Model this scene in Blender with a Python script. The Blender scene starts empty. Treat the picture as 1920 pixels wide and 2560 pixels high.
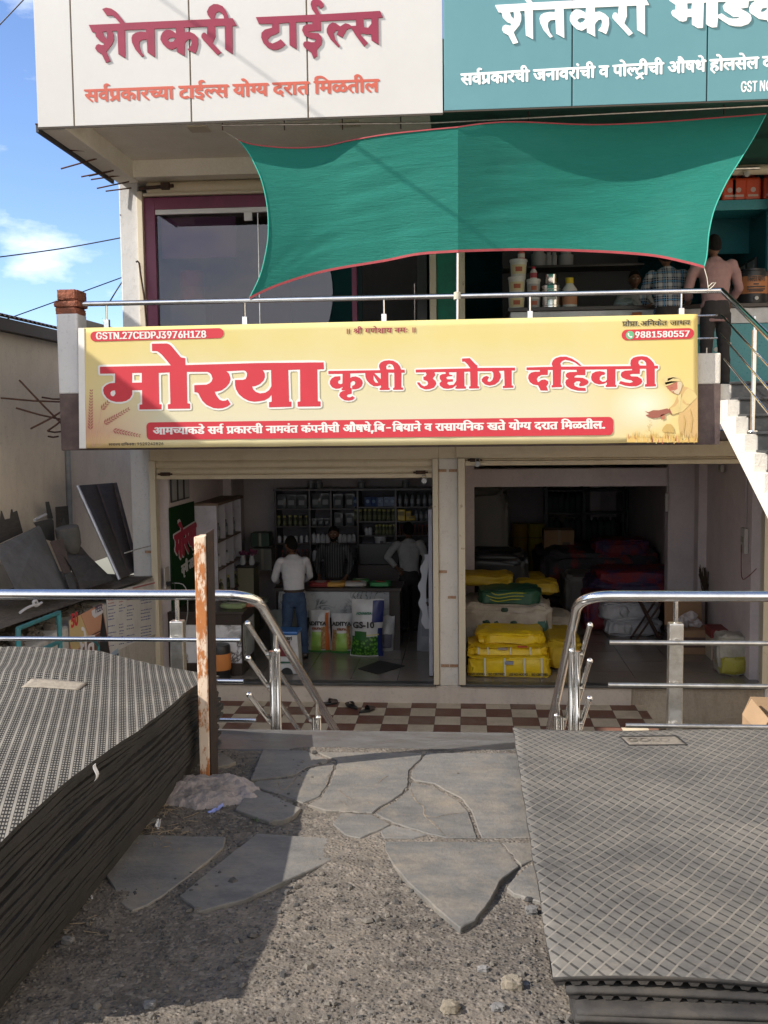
import bpy, bmesh, math, random
from mathutils import Vector, Matrix, Euler, noise
R = math.radians
PI = math.pi
random.seed(7)
sc = bpy.context.scene
COL = sc.collection

# ---------------------------------------------------------------- camera, sky, sun, exposure
F_PX, PITCH, YAW, ROLL = 2563.6, 0.08339, 0.08190, 0.01073
fwd = Vector((-math.sin(YAW)*math.cos(PITCH), math.cos(YAW)*math.cos(PITCH), -math.sin(PITCH)))
rt = Vector((math.cos(YAW), math.sin(YAW), 0)); dn = fwd.cross(rt)
r2 = rt*math.cos(ROLL)+dn*math.sin(ROLL); d2 = dn*math.cos(ROLL)-rt*math.sin(ROLL)
EYE = Vector((0, 0, 1.5))
cd = bpy.data.cameras.new('camera'); cam = bpy.data.objects.new('camera', cd); COL.objects.link(cam)
cam.matrix_world = Matrix(((r2.x, -d2.x, -fwd.x, 0), (r2.y, -d2.y, -fwd.y, 0), (r2.z, -d2.z, -fwd.z, 1.5), (0, 0, 0, 1)))
cd.sensor_fit = 'VERTICAL'; cd.sensor_height = 36; cd.lens = 36*F_PX/2560
cd.clip_start = .05; cd.clip_end = 3000
sc.camera = cam

SUN_EL = R(36.7); SUN_H = Vector((.933, .36, 0)).normalized()      # the way the light travels
w = bpy.data.worlds.new("World"); sc.world = w; w.use_nodes = True
nt = w.node_tree; bg = nt.nodes['Background']
sky = nt.nodes.new('ShaderNodeTexSky'); sky.sky_type = 'NISHITA'; sky.sun_disc = False
sky.sun_elevation = SUN_EL; sky.sun_rotation = math.atan2(-SUN_H.x, -SUN_H.y)
sky.altitude = 2200; sky.air_density = 1.1; sky.dust_density = .25; sky.ozone_density = 3.5
tc = nt.nodes.new('ShaderNodeTexCoord'); mp = nt.nodes.new('ShaderNodeMapping')
mp.inputs['Scale'].default_value = (3.2, 3.2, 7.5); mp.inputs['Location'].default_value = (2.36, .4, .12)
nz = nt.nodes.new('ShaderNodeTexNoise'); nz.inputs['Scale'].default_value = 1.6; nz.inputs['Detail'].default_value = 9; nz.inputs['Roughness'].default_value = .58
cr = nt.nodes.new('ShaderNodeValToRGB'); cr.color_ramp.elements[0].position = .57; cr.color_ramp.elements[1].position = .82
mx = nt.nodes.new('ShaderNodeMixRGB'); mx.inputs['Color2'].default_value = (7.9, 8.0, 8.1, 1)
tint = nt.nodes.new('ShaderNodeMixRGB'); tint.blend_type = 'MULTIPLY'; tint.inputs['Fac'].default_value = 1; tint.inputs['Color2'].default_value = (.93, .92, 1.0, 1)
nt.links.new(tc.outputs['Generated'], mp.inputs['Vector']); nt.links.new(mp.outputs['Vector'], nz.inputs['Vector'])
sxyz = nt.nodes.new('ShaderNodeSeparateXYZ'); nt.links.new(tc.outputs['Generated'], sxyz.inputs[0])
southern = nt.nodes.new('ShaderNodeMath'); southern.operation = 'MULTIPLY_ADD'; southern.inputs[1].default_value = -.34; southern.use_clamp = True; nt.links.new(sxyz.outputs[1], southern.inputs[0]); southern.inputs[2].default_value = -.02
fill_cloud = nt.nodes.new('ShaderNodeMath'); fill_cloud.operation = 'ADD'; nt.links.new(nz.outputs['Fac'], fill_cloud.inputs[0]); nt.links.new(southern.outputs[0], fill_cloud.inputs[1])      # clouds added behind the viewer to brighten the shaded facade and shops
nt.links.new(fill_cloud.outputs[0], cr.inputs['Fac']); nt.links.new(cr.outputs['Color'], mx.inputs['Fac'])
nt.links.new(sky.outputs['Color'], tint.inputs['Color1']); nt.links.new(tint.outputs['Color'], mx.inputs['Color1']); nt.links.new(mx.outputs['Color'], bg.inputs['Color'])
bg.inputs['Strength'].default_value = .125
sd = bpy.data.lights.new('sun', 'SUN'); sd.energy = 4.6; sd.angle = R(.5); sd.color = (1, .925, .82)
so = bpy.data.objects.new('sun', sd); COL.objects.link(so)
sdir = Vector((SUN_H.x*math.cos(SUN_EL), SUN_H.y*math.cos(SUN_EL), -math.sin(SUN_EL)))
so.rotation_euler = sdir.to_track_quat('-Z', 'Y').to_euler(); so.location = (-20, -8, 25)
sc.view_settings.view_transform = 'Standard'; sc.view_settings.look = 'None'
sc.view_settings.exposure = .92; sc.view_settings.gamma = 1
sc.render.engine = 'CYCLES'
try:
    sc.cycles.use_denoising = True; sc.cycles.max_bounces = 10; sc.cycles.diffuse_bounces = 8; sc.cycles.glossy_bounces = 4; sc.cycles.transparent_max_bounces = 8
    sc.cycles.caustics_reflective = False; sc.cycles.caustics_refractive = False; sc.cycles.sample_clamp_indirect = 8
except Exception: pass

# ---------------------------------------------------------------- measuring: a pixel of the 1920x2560 photo and one known coordinate give the place
def ray(px, py): return r2*((px-960)/F_PX)+d2*((py-1280)/F_PX)+fwd
def pY(px, py, Y): d = ray(px, py); return EYE+d*(Y/d.y)
def pX(px, py, X): d = ray(px, py); return EYE+d*(X/d.x)
def pZ(px, py, Z): d = ray(px, py); return EYE+d*((Z-1.5)/d.z)

# ---------------------------------------------------------------- objects
def wloc(o):
    v = Vector((0, 0, 0))
    while o: v += o.location; o = o.parent
    return v
def thing(name, label, cat, loc=(0, 0, 0), rz=0, group=None):
    o = bpy.data.objects.new(name, None); COL.objects.link(o); o.location = loc; o.rotation_euler = (0, 0, rz)
    o.empty_display_size = .1; o['label'] = label; o['category'] = cat
    if group: o['group'] = group
    return o
def tag(o, label, cat, group=None):
    o['label'] = label; o['category'] = cat
    if group: o['group'] = group
    return o
def kind(o, k): o['kind'] = k; return o
def link(name, me, m, parent=None, local=False, smooth=False, bev=0, seg=2):
    o = bpy.data.objects.new(name, me); COL.objects.link(o)
    if parent:
        o.parent = parent
        if not local: me.transform(Matrix.Translation(-wloc(parent)))
    if m and not me.materials: me.materials.append(m)
    if smooth:
        for p in me.polygons: p.use_smooth = True
        try: me.set_sharp_from_angle(angle=R(40))
        except Exception: pass
    if bev:
        b = o.modifiers.new('bevel', 'BEVEL'); b.width = bev; b.segments = seg; b.limit_method = 'ANGLE'; b.angle_limit = R(40)
    return o
def copy_tree(o, loc, rz=0, label=None, cat=None, group=None, scale=None):
    c = o.copy(); COL.objects.link(c); c.location = loc; c.rotation_euler = (0, 0, rz)
    if scale: c.scale = scale
    if label: c['label'] = label
    if group: c['group'] = group
    def rec(src, dst):
        for ch in src.children:
            k = ch.copy(); COL.objects.link(k); k.parent = dst; rec(ch, k)
    rec(o, c); return c
class MB:
    def __init__(s): s.v = []; s.f = []
    def add(s, vs, fs):
        n = len(s.v); s.v += [tuple(v) for v in vs]; s.f += [tuple(i+n for i in f) for f in fs]; return s
    def box(s, x0, x1, y0, y1, z0, z1, M=None):
        vs = [Vector((x, y, z)) for z in (z0, z1) for y in (y0, y1) for x in (x0, x1)]
        if M: vs = [M @ v for v in vs]
        return s.add(vs, [(0, 2, 3, 1), (4, 5, 7, 6), (0, 1, 5, 4), (2, 6, 7, 3), (0, 4, 6, 2), (1, 3, 7, 5)])
    def tube(s, pts, r, n=10, caps=True):
        pts = [Vector(p) for p in pts]; rs = r if isinstance(r, (list, tuple)) else [r]*len(pts)
        vs = []; prev = None
        for i, p in enumerate(pts):
            a = pts[max(i-1, 0)]; b = pts[min(i+1, len(pts)-1)]; t = (b-a).normalized()
            if prev is None:
                u = t.cross(Vector((0, 0, 1)))
                if u.length < 1e-4: u = Vector((1, 0, 0))
            else: u = prev-t*prev.dot(t)
            u.normalize(); prev = u; q = t.cross(u)
            for k in range(n):
                a_ = 2*PI*k/n; vs.append(p+(u*math.cos(a_)+q*math.sin(a_))*rs[i])
        fs = [(i*n+k, i*n+(k+1) % n, (i+1)*n+(k+1) % n, (i+1)*n+k) for i in range(len(pts)-1) for k in range(n)]
        if caps: fs += [tuple(range(n))[::-1], tuple(range((len(pts)-1)*n, len(pts)*n))]
        return s.add(vs, fs)
    def lathe(s, prof, c=(0, 0, 0), n=16, M=None):
        vs = []; c = Vector(c)
        for r, z in prof:
            for k in range(n):
                v = Vector((r*math.cos(2*PI*k/n), r*math.sin(2*PI*k/n), z))
                vs.append((M @ v if M else v)+c)
        m = len(prof)
        fs = [(i*n+k, i*n+(k+1) % n, (i+1)*n+(k+1) % n, (i+1)*n+k) for i in range(m-1) for k in range(n)]
        fs += [tuple(range(n))[::-1], tuple(range((m-1)*n, m*n))]
        return s.add(vs, fs)
    def prism(s, poly, d):
        """poly: 3-D points of one face, pushed along vector d"""
        n = len(poly); p = [Vector(q) for q in poly]; d = Vector(d)
        return s.add(p+[q+d for q in p], [tuple(range(n)), tuple(range(2*n-1, n-1, -1))]+[(i, i+n, (i+1) % n+n, (i+1) % n) for i in range(n)])
    def grid(s, fn, nu, nv):
        vs = [fn(i/nu, j/nv) for j in range(nv+1) for i in range(nu+1)]
        return s.add(vs, [(j*(nu+1)+i, j*(nu+1)+i+1, (j+1)*(nu+1)+i+1, (j+1)*(nu+1)+i) for j in range(nv) for i in range(nu)])
    def blob(s, c, rad, n=14, amp=.12, fr=2.5, seed=0, sq=1, M=None, flat=None):
        """rounded, lumpy body (sq>1: boxier)"""
        c = Vector(c); vs = []
        for j in range(n+1):
            th = PI*j/n
            for i in range(2*n):
                ph = PI*i/n
                d = Vector((math.sin(th)*math.cos(ph), math.sin(th)*math.sin(ph), math.cos(th)))
                e = Vector([math.copysign(abs(k)**(1/sq), k) for k in d])
                k = 1+amp*noise.noise(d*fr+Vector((seed*7.3, seed*3.1, 0)))+amp*.4*noise.noise(d*fr*3+Vector((seed, 9, 2)))
                v = Vector((e.x*rad[0]*k, e.y*rad[1]*k, e.z*rad[2]*k))
                if M: v = M @ v
                v = c+v
                if flat is not None: v.z = max(v.z, flat)
                vs.append(v)
        m = 2*n
        return s.add(vs, [(j*m+i, (j+1)*m+i, (j+1)*m+(i+1) % m, j*m+(i+1) % m) for j in range(n) for i in range(m)])
    def mesh(s, name):
        me = bpy.data.meshes.new(name); me.from_pydata(s.v, [], s.f); me.validate()
        bm = bmesh.new(); bm.from_mesh(me); bmesh.ops.remove_doubles(bm, verts=bm.verts, dist=1e-5); bmesh.ops.recalc_face_normals(bm, faces=bm.faces); bm.to_mesh(me); bm.free()
        return me
    def build(s, name, m, parent=None, **k): return link(name, s.mesh(name), m, parent, **k)
def B(x0, x1, y0, y1, z0, z1): return MB().box(x0, x1, y0, y1, z0, z1)

# ---------------------------------------------------------------- materials
class NT:
    def __init__(s, name):
        s.m = bpy.data.materials.new(name); s.m.use_nodes = True; s.t = s.m.node_tree; s.b = s.t.nodes['Principled BSDF']; s.out = s.t.nodes['Material Output']
        s.tc = s.t.nodes.new('ShaderNodeTexCoord')
    def put(s, sock, v):
        if isinstance(v, bpy.types.NodeSocket): s.t.links.new(v, sock)
        elif v is not None:
            if isinstance(v, (tuple, list)) and len(v) == 3 and sock.type == 'RGBA': v = (*v, 1)
            sock.default_value = v
    def n(s, ty, ins=None, **at):
        q = s.t.nodes.new('ShaderNode'+ty)
        for k, v in at.items(): setattr(q, k, v)
        for k, v in (ins or {}).items(): s.put(q.inputs[k], v)
        return q
    def map(s, scale=(1, 1, 1), loc=(0, 0, 0), rot=(0, 0, 0), src='Object'):
        return s.n('Mapping', {'Vector': s.tc.outputs[src], 'Scale': scale, 'Location': loc, 'Rotation': rot}).outputs[0]
    def noise(s, scale, detail=5, rough=.6, vec=None, dist=0):
        return s.n('TexNoise', {'Vector': vec or s.tc.outputs['Object'], 'Scale': scale, 'Detail': detail, 'Roughness': rough, 'Distortion': dist}).outputs['Fac']
    def ramp(s, f, a, b, ca=(0, 0, 0), cb=(1, 1, 1)):
        q = s.n('ValToRGB', {'Fac': f}); e = q.color_ramp.elements
        e[0].position = a; e[1].position = b; e[0].color = (*ca, 1); e[1].color = (*cb, 1); return q.outputs[0]
    def mix(s, f, a, b, blend='MIX'):
        q = s.n('MixRGB', {'Fac': f, 'Color1': a, 'Color2': b}, blend_type=blend); return q.outputs[0]
    def math(s, op, a, b=0, c=None):
        q = s.n('Math', {0: a, 1: b}, operation=op)
        if c is not None: s.put(q.inputs[2], c)
        return q.outputs[0]
    def xyz(s, vec=None):
        q = s.n('SeparateXYZ', {0: vec or s.tc.outputs['Object']}); return q.outputs
    def bump(s, h, strength=.3, dist=.01):
        q = s.n('Bump', {'Height': h, 'Strength': strength, 'Distance': dist}); s.put(s.b.inputs['Normal'], q.outputs[0]); return q
    def set(s, col=None, rough=None, metal=None, spec=None):
        s.put(s.b.inputs['Base Color'], col); s.put(s.b.inputs['Roughness'], rough); s.put(s.b.inputs['Metallic'], metal); s.put(s.b.inputs['Specular IOR Level'], spec)
        return s.m
MC = {}
def mat(name, col, rough=.8, metal=0, col2=None, ns=6, lo=.4, hi=.65, bump=0, bs=60, bd=.01, stretch=None, spec=None, coat=0, fine=.16):
    """worn surface: two tones by noise, fine roughness, bump"""
    if name in MC: return MC[name]
    t = NT(name); vec = t.map(stretch) if stretch else None
    f = t.ramp(t.noise(ns, 7, .65, vec), lo, hi)
    c2 = col2 or tuple(k*.78 for k in col)
    c = t.mix(f, col, c2)
    fn_ = t.noise(ns*14, 3, .6)
    c = t.mix(fine, c, t.ramp(fn_, .3, .75, (.35, .35, .35), (1.0, 1.0, 1.0)), 'MULTIPLY')
    rr = t.math('MULTIPLY_ADD', fn_, .2, max(rough-.1, .02))
    if bump: t.bump(t.noise(bs, 5, .65), bump, bd)
    t.set(c, rr, metal, spec)
    if coat: t.b.inputs['Coat Weight'].default_value = coat
    MC[name] = t.m; return t.m
def flat(name, col, rough=.6, metal=0):
    return mat(name, col, rough, metal, tuple(k*.93 for k in col), 3, fine=.05)

# outlines of the letters on the signs: x, z origin, unit, points
L = {
 'sw1': (-3.684, 5.046, 0.004, [
  [0,101,79,0,-11,13,-8,7,-14,0,-11,16,10,3,13,-3,12,-8,12,-15,9,-12,213,0,-7,10,-2,8,6,11,11,6,11,-1,11,-5,7,-10,5,-11,2,-8,10,0,10,-18,-11,0,-1,-66,-18,12,0,55,-24,0,1,-24,-8,-15,21,-23,-10,-6,-33,36,-5,7,0,6,4,5,5,0,5,-5,1,19,-57,0,1,-11,11,1,13,-6,8,-9,1,-14,-4,-14,-4,-9,-19,10,8,8,3,10,-3,6,-7,-1,-7,-6,-1,-5,-1,-27,-19,11,0,10,-12,-5,-12,4,-10,10,-6,11,1,8,5,9,9,6,10,-1,8,-4,6,-5,0,13,-53,0,-1,-67,-18,12,-1,31,-13,-1,-5,-4,-1,-8,4,-15,7,-10,-6,-3,-15,18,-8,17,-1,11,3,7,8,5,12,2,14,-2,0,7,-53,0,-1,-66,-17,10,-1,55,-13,0,4,-9,0,-11,-5,-11,-15,-17,10,-23,-12,-3,-10,21,-11,6,-5,8,3,7,6,3,8,-3,5,0,1,5,-10,4,-10,11,-2,11,-7,1],
  [34,83,10,1,1,-9,-1,-9,-6,7],
  [196,57,4,4,7,2,9,-2,-5,-7,-9,-2],
  [314,103,1,8,4,6,6,2,6,-4,5,-7,1,-6],
  [415,102,146,0,-9,13,-3,11,1,6,6,6,10,1,9,-6,5,-7,1,-6,-9,-5,-5,8,-4,-2,2,-5,7,-14,144,2,7,-15,-11,-1,0,-62,-17,11,-1,14,-10,0,-13,3,-3,-3,18,-20,-9,-8,-21,28,-9,16,-4,0,-8,-4,-10,-17,-14,8,5,9,-7,0,-5,-6,3,-14,11,-16,-4,-3,-18,19,-9,16,0,9,5,9,9,5,8,-2,11,-8,12,7,8,-2,7,-5,11,0,0,14,-85,0,0,-22,-13,0,-15,-1,-4,-1,10,-2,16,-2,6,-7,3,-9,-3,-11,-11,-11,1,-14,-9,-6,-6,15,-11,7,-7,8,-1,5,3,5,8,1,9,-3,8,0,4,6,-5,1,-9,2,-14,7,-6,13,3,9,8,4,14,0,1,6,-40,0,0,-63,-17,11,0,52,-25,-1,0,-20,-9,-5,-11,-3,-8,-8,3,-7,9,-3,11,4,9,5,11,-13,-9,-7,-11,-4,-11,0,-13,6,-10,11,-5,13,1,11,8,7,18,4,1,9,-33,1],
  [676,87,19,0,0,-12,-8,-9,-10,2],
 ]),
 'sw2': (-3.7574, 4.6941, 0.003, [
  [396,0,-13,6,-8,2,-5,5,0,3,4,1,8,-3,6,1,3,2,-1,3,-9,-1,-2,1,-7,6,-2,4,0,4,3,3,5,2,9,0,0,1,-21,0,0,-32,-2,-2,-4,1,-5,3,0,30,-9,0,-1,-11,-12,-3,-3,-3,-1,-4,1,-3,3,-1,5,0,9,2,4,-3,2,-4,-8,-3,-9,0,-6,2,-6,3,-4,5,-1,6,1,5,1,3,7,4,6,1,1,4,-15,0,-4,4,0,3,1,2,67,0,1,1,-2,5,1,6,4,3,8,1,5,-1,4,-4,-1,-4,-7,1,-3,-1,-1,-5,2,-2,84,-1,5,-3,0,-5,-7,-1,0,-31,-2,-2,-4,0,-4,3,0,12,-15,2,-2,-1,13,-13,-3,-3,-2,0,-12,10,-11,12,-4,-2,-4,-7,-5,2,-4,2,1,5,-3,0,-2,-2,-1,-3,1,-4,11,-9,-3,-4,-2,0,-10,8,-5,6,-3,5,1,4,1,3,4,3,4,1,6,0,6,-3,5,3,7,0,10,-4,1,3,0,5,-49,0,-1,-9,-14,0,-3,-2,1,-1,7,0,4,-1,7,-5,2,-2,1,-4,-1,-4,-6,-4,4,-4,-2,-4],
  [658,2,-4,4,-3,4,-11,2,-9,7,-2,6,2,7,4,3,10,3,1,1,-1,1,-15,0,-4,3,0,4,1,1,118,0,5,-4,0,-4,-7,-1,0,-32,-2,-1,-4,0,-5,3,0,16,-9,0,-4,-2,0,-3,2,-4,7,-7,-3,-4,-5,3,-8,7,-3,5,0,5,2,5,8,4,13,0,0,5,-27,0,0,-32,-2,-1,-4,0,-5,3,0,30,-6,0,0,-6,-1,-4,-3,-4,-6,-3,14,-13,-4,-4,-16,13,-8,10,0,4,3,2,3,0,4,-2,2,0,2,4,0,3,-21,0,-1,-9,-13,-2,-2,-2,-1,-4,1,-3,5,-1,2,5,6,1,7,-5,1,-3,-3,-5,4,-6],
  [92,7,-3,2,-4,4,9,6,-6,7,-1,15,-6,-1,0,-32,-1,-1,-5,0,-3,3,-2,5,-7,0,-7,2,-5,5,-2,3,0,6,3,5,8,3,11,0,-1,2,-26,0,0,-32,-1,-2,-5,0,-4,4,0,11,-15,2,-2,-1,13,-12,-3,-4,-1,0,-16,13,-7,9,0,3,2,3,4,0,4,-1,2,6,-1,1,-10,1,-4,2,0,4,1,1,67,0,-2,6,1,6,2,2,6,3,7,-1,6,-4,-1,-4,-7,1,-3,-2,0,-4,2,-3,220,0,5,-4,0,-4,-7,-1,0,-32,-1,-1,-5,0,-4,3,-1,30,-6,0,0,-32,-2,-1,-4,0,-4,3,-1,6,-7,-1,-9,3,-7,-3,-7,-1,-6,2,-6,6,-2,2,0,5,-3,1,-3,3,0,4,21,1,3,-1,5,-4,4,2,1,3,-1,2,-36,0,0,-7,-2,-3,-3,-4,-6,-3,14,-13,-4,-4,-14,11,-7,8,-3,4,0,3,4,3,2,0,4,-2,2,0,2,4,0,3,-17,0,-1,-32,-1,-1,-5,0,-4,4,0,29,-21,0,0,-5,7,-1,8,-5,2,-4,0,-6,-4,-9,-2,0,-4,2,-4,3,3,5,1,6,-1,1,-2,0,-5,-4,0,-15,-5,-1,-5,3,0,5,-7,-1,-8,3,-5,5,-2,5,1,6,4,3,7,3,10,-1,0,2,-25,1,-1,-1,0,-32,-6,-1,-3,3,-2,6],
  [887,5,-12,11,-3,5,0,4,2,4,5,3,6,2,11,0,0,4,-1,1,-32,0,0,-5,7,-7,1,-8,-2,-5,-3,-3,-7,-2,-7,1,-5,3,-6,-3,-5,-1,-4,1,-8,6,-2,5,0,8,4,5,5,2,5,0,9,-4,7,4,0,3,-34,0,-1,-32,-1,-2,-5,1,-4,3,-1,12,-9,0,-1,-5,-3,-1,-4,1,-3,3,-4,4,-1,3,1,2,4,1,0,10,-8,0,-1,-33,-1,0,-5,0,-4,3,0,30,-6,4,0,4,4,1,-1,5,1,5,3,3,5,2,10,1,8,-2,5,-2,15,-12,82,-1,1,1,-1,9,1,3,7,4,5,0,5,-2,6,-4,5,-11,49,0,5,-3,0,-4,-1,-1,-6,-1,0,-32,-1,-1,-5,0,-4,3,-1,17,-2,-1,-3,-5,-1,-1,-5,1,-3,3,0,4,-4,0,-1,-1,-1,-3,1,-4,11,-10,-4,-3,-5,2,-9,8,-4,7,0,6,4,5,5,2,4,0,8,-3,4,2,5,1,1,3,-1,1,-34,0,-1,-33,-1,-1,-5,0,-4,4,0,29,-6,1,-1,-1,0,-32,-6,-1,-4,3,0,17,-9,0,-3,-2,-1,-4,1,-4,8,-7,-3,-3],
  [527,6,-4,3,-1,6,-7,-1,-4,1,-9,7,-3,4,-1,5,7,4,1,4,-1,1,-6,0,-4,4,0,3,2,1,42,0,-3,8,-7,0,-4,4,-1,3,1,1,8,1,5,-2,6,-5,6,-10,60,0,5,-3,0,-5,-7,-1,0,-32,-1,-1,-5,0,-4,3,-1,6,-7,-1,-4,1,-9,6,-3,4,-1,6,6,3,2,5,-2,1,-7,0,-2,-1,0,-19,-1,-2,-3,-1,-7,4,-5,6,1,4,5,1,0,7,-10,0,0,-32,-2,-1,-4,0,-4,3,0,30,-7,1,0,-33,-1,-1],
  [833,18,3,0,2,1,4,6,-1,2,-4,1,-3,-1,-2,-5],
  [852,18,4,0,3,1,1,4,0,5,-3,0,-3,-2,-3,-7],
  [60,23,5,0,4,2,2,2,0,4,-4,0,-6,-1,-2,-3],
  [135,23,5,0,3,2,2,2,0,3,-4,1,-6,-2,-1,-3],
  [236,22,6,1,3,1,1,2,-1,3,-3,0,-4,-1,-2,-3],
  [257,23,8,1,4,3,0,13,-7,0,1,-8,-2,-3,-4,-3],
  [511,23,6,0,5,3,0,14,-7,-1,1,-4,0,-4,-2,-3,-4,-3],
  [585,23,6,0,6,3,0,13,-7,0,1,-9,-3,-3,-4,-2],
  [99,25,5,0,5,3,0,13,-11,-1],
  [797,29,10,0,0,10,-10,0],
  [25,31,9,1,-1,9,-8,0],
  [458,30,9,1,-1,9,-9,0],
  [776,48,25,0,-3,3,-6,3,-9,2,-4,-1,-3,-2,-1,-3],
  [904,48,8,-1,-3,9,-3,0,-2,-2,-1,-2],
 ]),
 'tw1': (0.2764, 5.0966, 0.004, [
  [0,91,77,1,-11,13,-9,6,-13,0,-11,17,10,3,12,-3,12,-9,13,-15,8,-11,207,1,-7,9,-1,9,4,10,11,6,11,0,11,-6,7,-10,5,-11,3,-8,10,0,9,-17,-10,0,1,-67,-18,12,-2,55,-23,0,1,-23,-6,-16,20,-23,-9,-6,-33,36,-5,7,0,6,3,5,5,0,5,-5,1,19,-56,0,1,-11,11,1,12,-6,9,-9,1,-14,-3,-14,-4,-9,-18,10,7,8,2,10,-2,6,-7,-1,-6,-6,-2,-5,1,-27,-19,11,-1,10,-11,-6,-12,4,-10,10,-6,11,0,9,4,9,9,6,10,-1,8,-4,6,-5,0,13,-52,0,2,-67,-19,11,-2,32,-12,-1,-5,-5,-1,-8,5,-15,7,-9,-6,-3,-15,18,-8,17,-2,11,3,7,7,4,13,2,13,-1,0,7,-52,0,1,-67,-17,10,-3,56,-12,0,4,-9,0,-11,-4,-12,-14,-16,11,-24,-12,-3,-11,21,-11,6,-4,8,2,7,6,3,7,-2,5,-1,2,5,-10,4,-10,11,-3,11,-7,1],
  [34,73,9,1,2,-9,-1,-8,-6,6],
  [192,47,3,5,8,2,8,-3,-5,-7,-8,-2],
  [305,95,1,8,4,5,6,3,6,-4,4,-8,1,-5],
  [719,18,-17,11,-15,14,-4,-11,-5,-8,-7,0,-17,11,-1,-15,-4,-1,-10,1,-10,7,-2,4,-18,3,-19,14,-3,6,0,8,5,8,8,5,-4,1,-11,-1,-1,-14,-18,-2,13,-7,10,-7,3,-8,-1,-6,-6,-7,-16,-5,-14,1,-13,3,-15,10,-11,8,-2,-21,-11,-1,-10,5,-4,5,0,45,-1,2,-5,0,-1,-56,-3,-1,-9,0,-13,9,-1,17,-10,0,-2,-8,-8,-2,-8,2,-16,13,-3,8,3,4,7,1,0,11,-14,10,-1,9,4,1,47,1,-4,9,-10,0,-11,9,-3,7,8,2,10,0,11,-3,14,-11,10,-14,6,1,-1,11,3,7,4,4,14,5,14,0,14,-3,12,-5,27,-20,191,0,9,-5,4,-5,0,-7,-11,-1,-1,-2,0,-54,-4,-1,-8,0,-13,8,-1,19,-4,-4,-5,-1,-8,3,-13,9,-2,-7,4,-6,19,-15,-6,-6],
  [548,37,11,0,5,2,1,2,-14,0,-21,15,-3,11,7,9,-19,0,0,-29,9,3,14,-10],
  [654,39,4,5,2,7,-6,-5],
  [614,49,6,1,7,5,0,4,-10,-1,-4,-5],
  [681,58,4,9,9,5,14,1,14,-4,17,6,-85,1,0,-5,14,-4],
  [446,63,10,0,0,13,-11,0],
  [511,95,40,0,-3,4,-9,4,-15,2,-9,-3,-4,-3],
 ]),
 'tw2': (-0.055, 4.7301, 0.003, [
  [553,0,-3,3,-3,3,11,7,-6,4,-3,4,-1,4,0,6,-3,-1,-3,-6,-1,-1,-4,1,-3,3,1,3,-3,0,-1,-1,-1,-4,1,-2,8,-8,-3,-4,-7,6,-5,5,-2,5,0,4,3,5,4,2,5,0,4,-2,5,2,5,0,4,-3,8,3,0,4,-41,-1,0,-28,-1,-2,-4,0,-3,3,-1,27,-4,0,-1,-1,0,-29,-4,0,-3,2,-1,6,-4,0,-4,0,-6,5,-2,5,0,11,-5,3,1,4,33,2,-2,6,-5,0,-3,2,-2,4,1,1,7,1,3,-2,6,-5,3,-7,43,0,-1,8,2,3,4,3,5,1,4,-2,5,-4,4,-8,23,0,1,1,-1,7,2,4,4,3,5,0,4,-2,4,-4,4,-8,3,-1,4,-2,0,-4,-6,-1,0,-28,-1,-2,-4,0,-3,4,0,26,-5,-1,0,-28,-2,-1,-3,0,-3,2,-1,5,-6,-1,-5,3,-5,5,0,5,-2,1,-3,3,0,3,1,1,15,0,5,-2,0,5,-24,-1,0,-28,-2,-1,-3,0,-4,3,0,26,-7,0,0,-10,-10,-2,-3,-4,0,-4,1,-2,2,0,5,0,6,2,3,-2,2,-5,-8,-3,7,-10,-3,-2,-2,0,-6,7],
  [790,9,-4,4,-7,7,-1,6,2,6,-2,7,2,3,3,2,10,1,0,1,-15,0,-3,3,0,3,1,1,30,1,-2,7,-5,-1,-3,3,-1,3,1,2,6,0,4,-2,4,-4,5,-8,62,1,0,2,-2,5,-2,0,-4,0,-3,2,-1,3,1,2,6,0,4,-1,4,-4,5,-9,37,1,5,-3,-1,-4,-5,-1,0,-28,-1,-1,-4,0,-3,2,0,15,-2,-1,-2,-5,-1,0,-3,1,-4,2,1,4,-3,0,-1,-1,-1,-3,1,-3,9,-9,-4,-3,-11,9,-3,6,0,6,3,4,4,1,3,1,7,-3,7,3,-1,3,-26,-1,0,-28,-1,-1,-4,0,-3,3,0,10,-13,1,-1,-1,2,-2,9,-8,-3,-4,-4,3,-9,9,-5,8,-1,2,2,2,3,1,4,-1,1,5,-1,1,-11,0,0,-28,-1,-1,-4,-1,-3,3,-1,15,-1,-1,-3,-5,-4,1,-3,2,0,4,-2,0,-2,-1,-1,-4,2,-3,8,-8,-3,-3,-8,6,-6,6,-1,4,1,5,2,3,5,2,5,0,4,-2,7,3,0,3,-27,-1,0,-28,-1,-1,-4,0,-3,3,0,26,-5,0,-1,-8,-13,-1,-1,-1,7,0,3,-2,5,-4,2,-3,0,-4,-2,-3,-1,-1,-4,-2,-4,2,-1,3,3,3,0,3,-5,0,-3,-1,-1,-4,1,-4,7,-6,-2,-3],
  [960,17,-3,2,-2,4,-5,0,-4,2,-7,6,-1,3,0,4,1,4,5,4,6,1,1,1,-1,1,-11,0,-4,2,0,4,1,1,92,2,4,-3,0,-4,-6,-1,0,-28,-1,-1,-3,0,-4,2,0,15,-7,0,-3,-3,0,-3,1,-2,6,-7,-3,-3,-1,1,-8,7,-3,5,0,5,3,5,5,2,10,0,0,5,-21,-1,0,-28,-2,-1,-3,0,-3,3,0,26,-1,1,-4,-1,0,-6,-1,-4,-7,-5,11,-11,-4,-3,-5,4,-9,9,-4,6,0,3,2,2,2,0,5,-1,2,3,0,3,-17,0,0,-8,-10,-2,-2,-2,-1,-3,1,-3,4,-1,1,4,5,1,6,-4,0,-4,-2,-3,3,-5],
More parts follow.
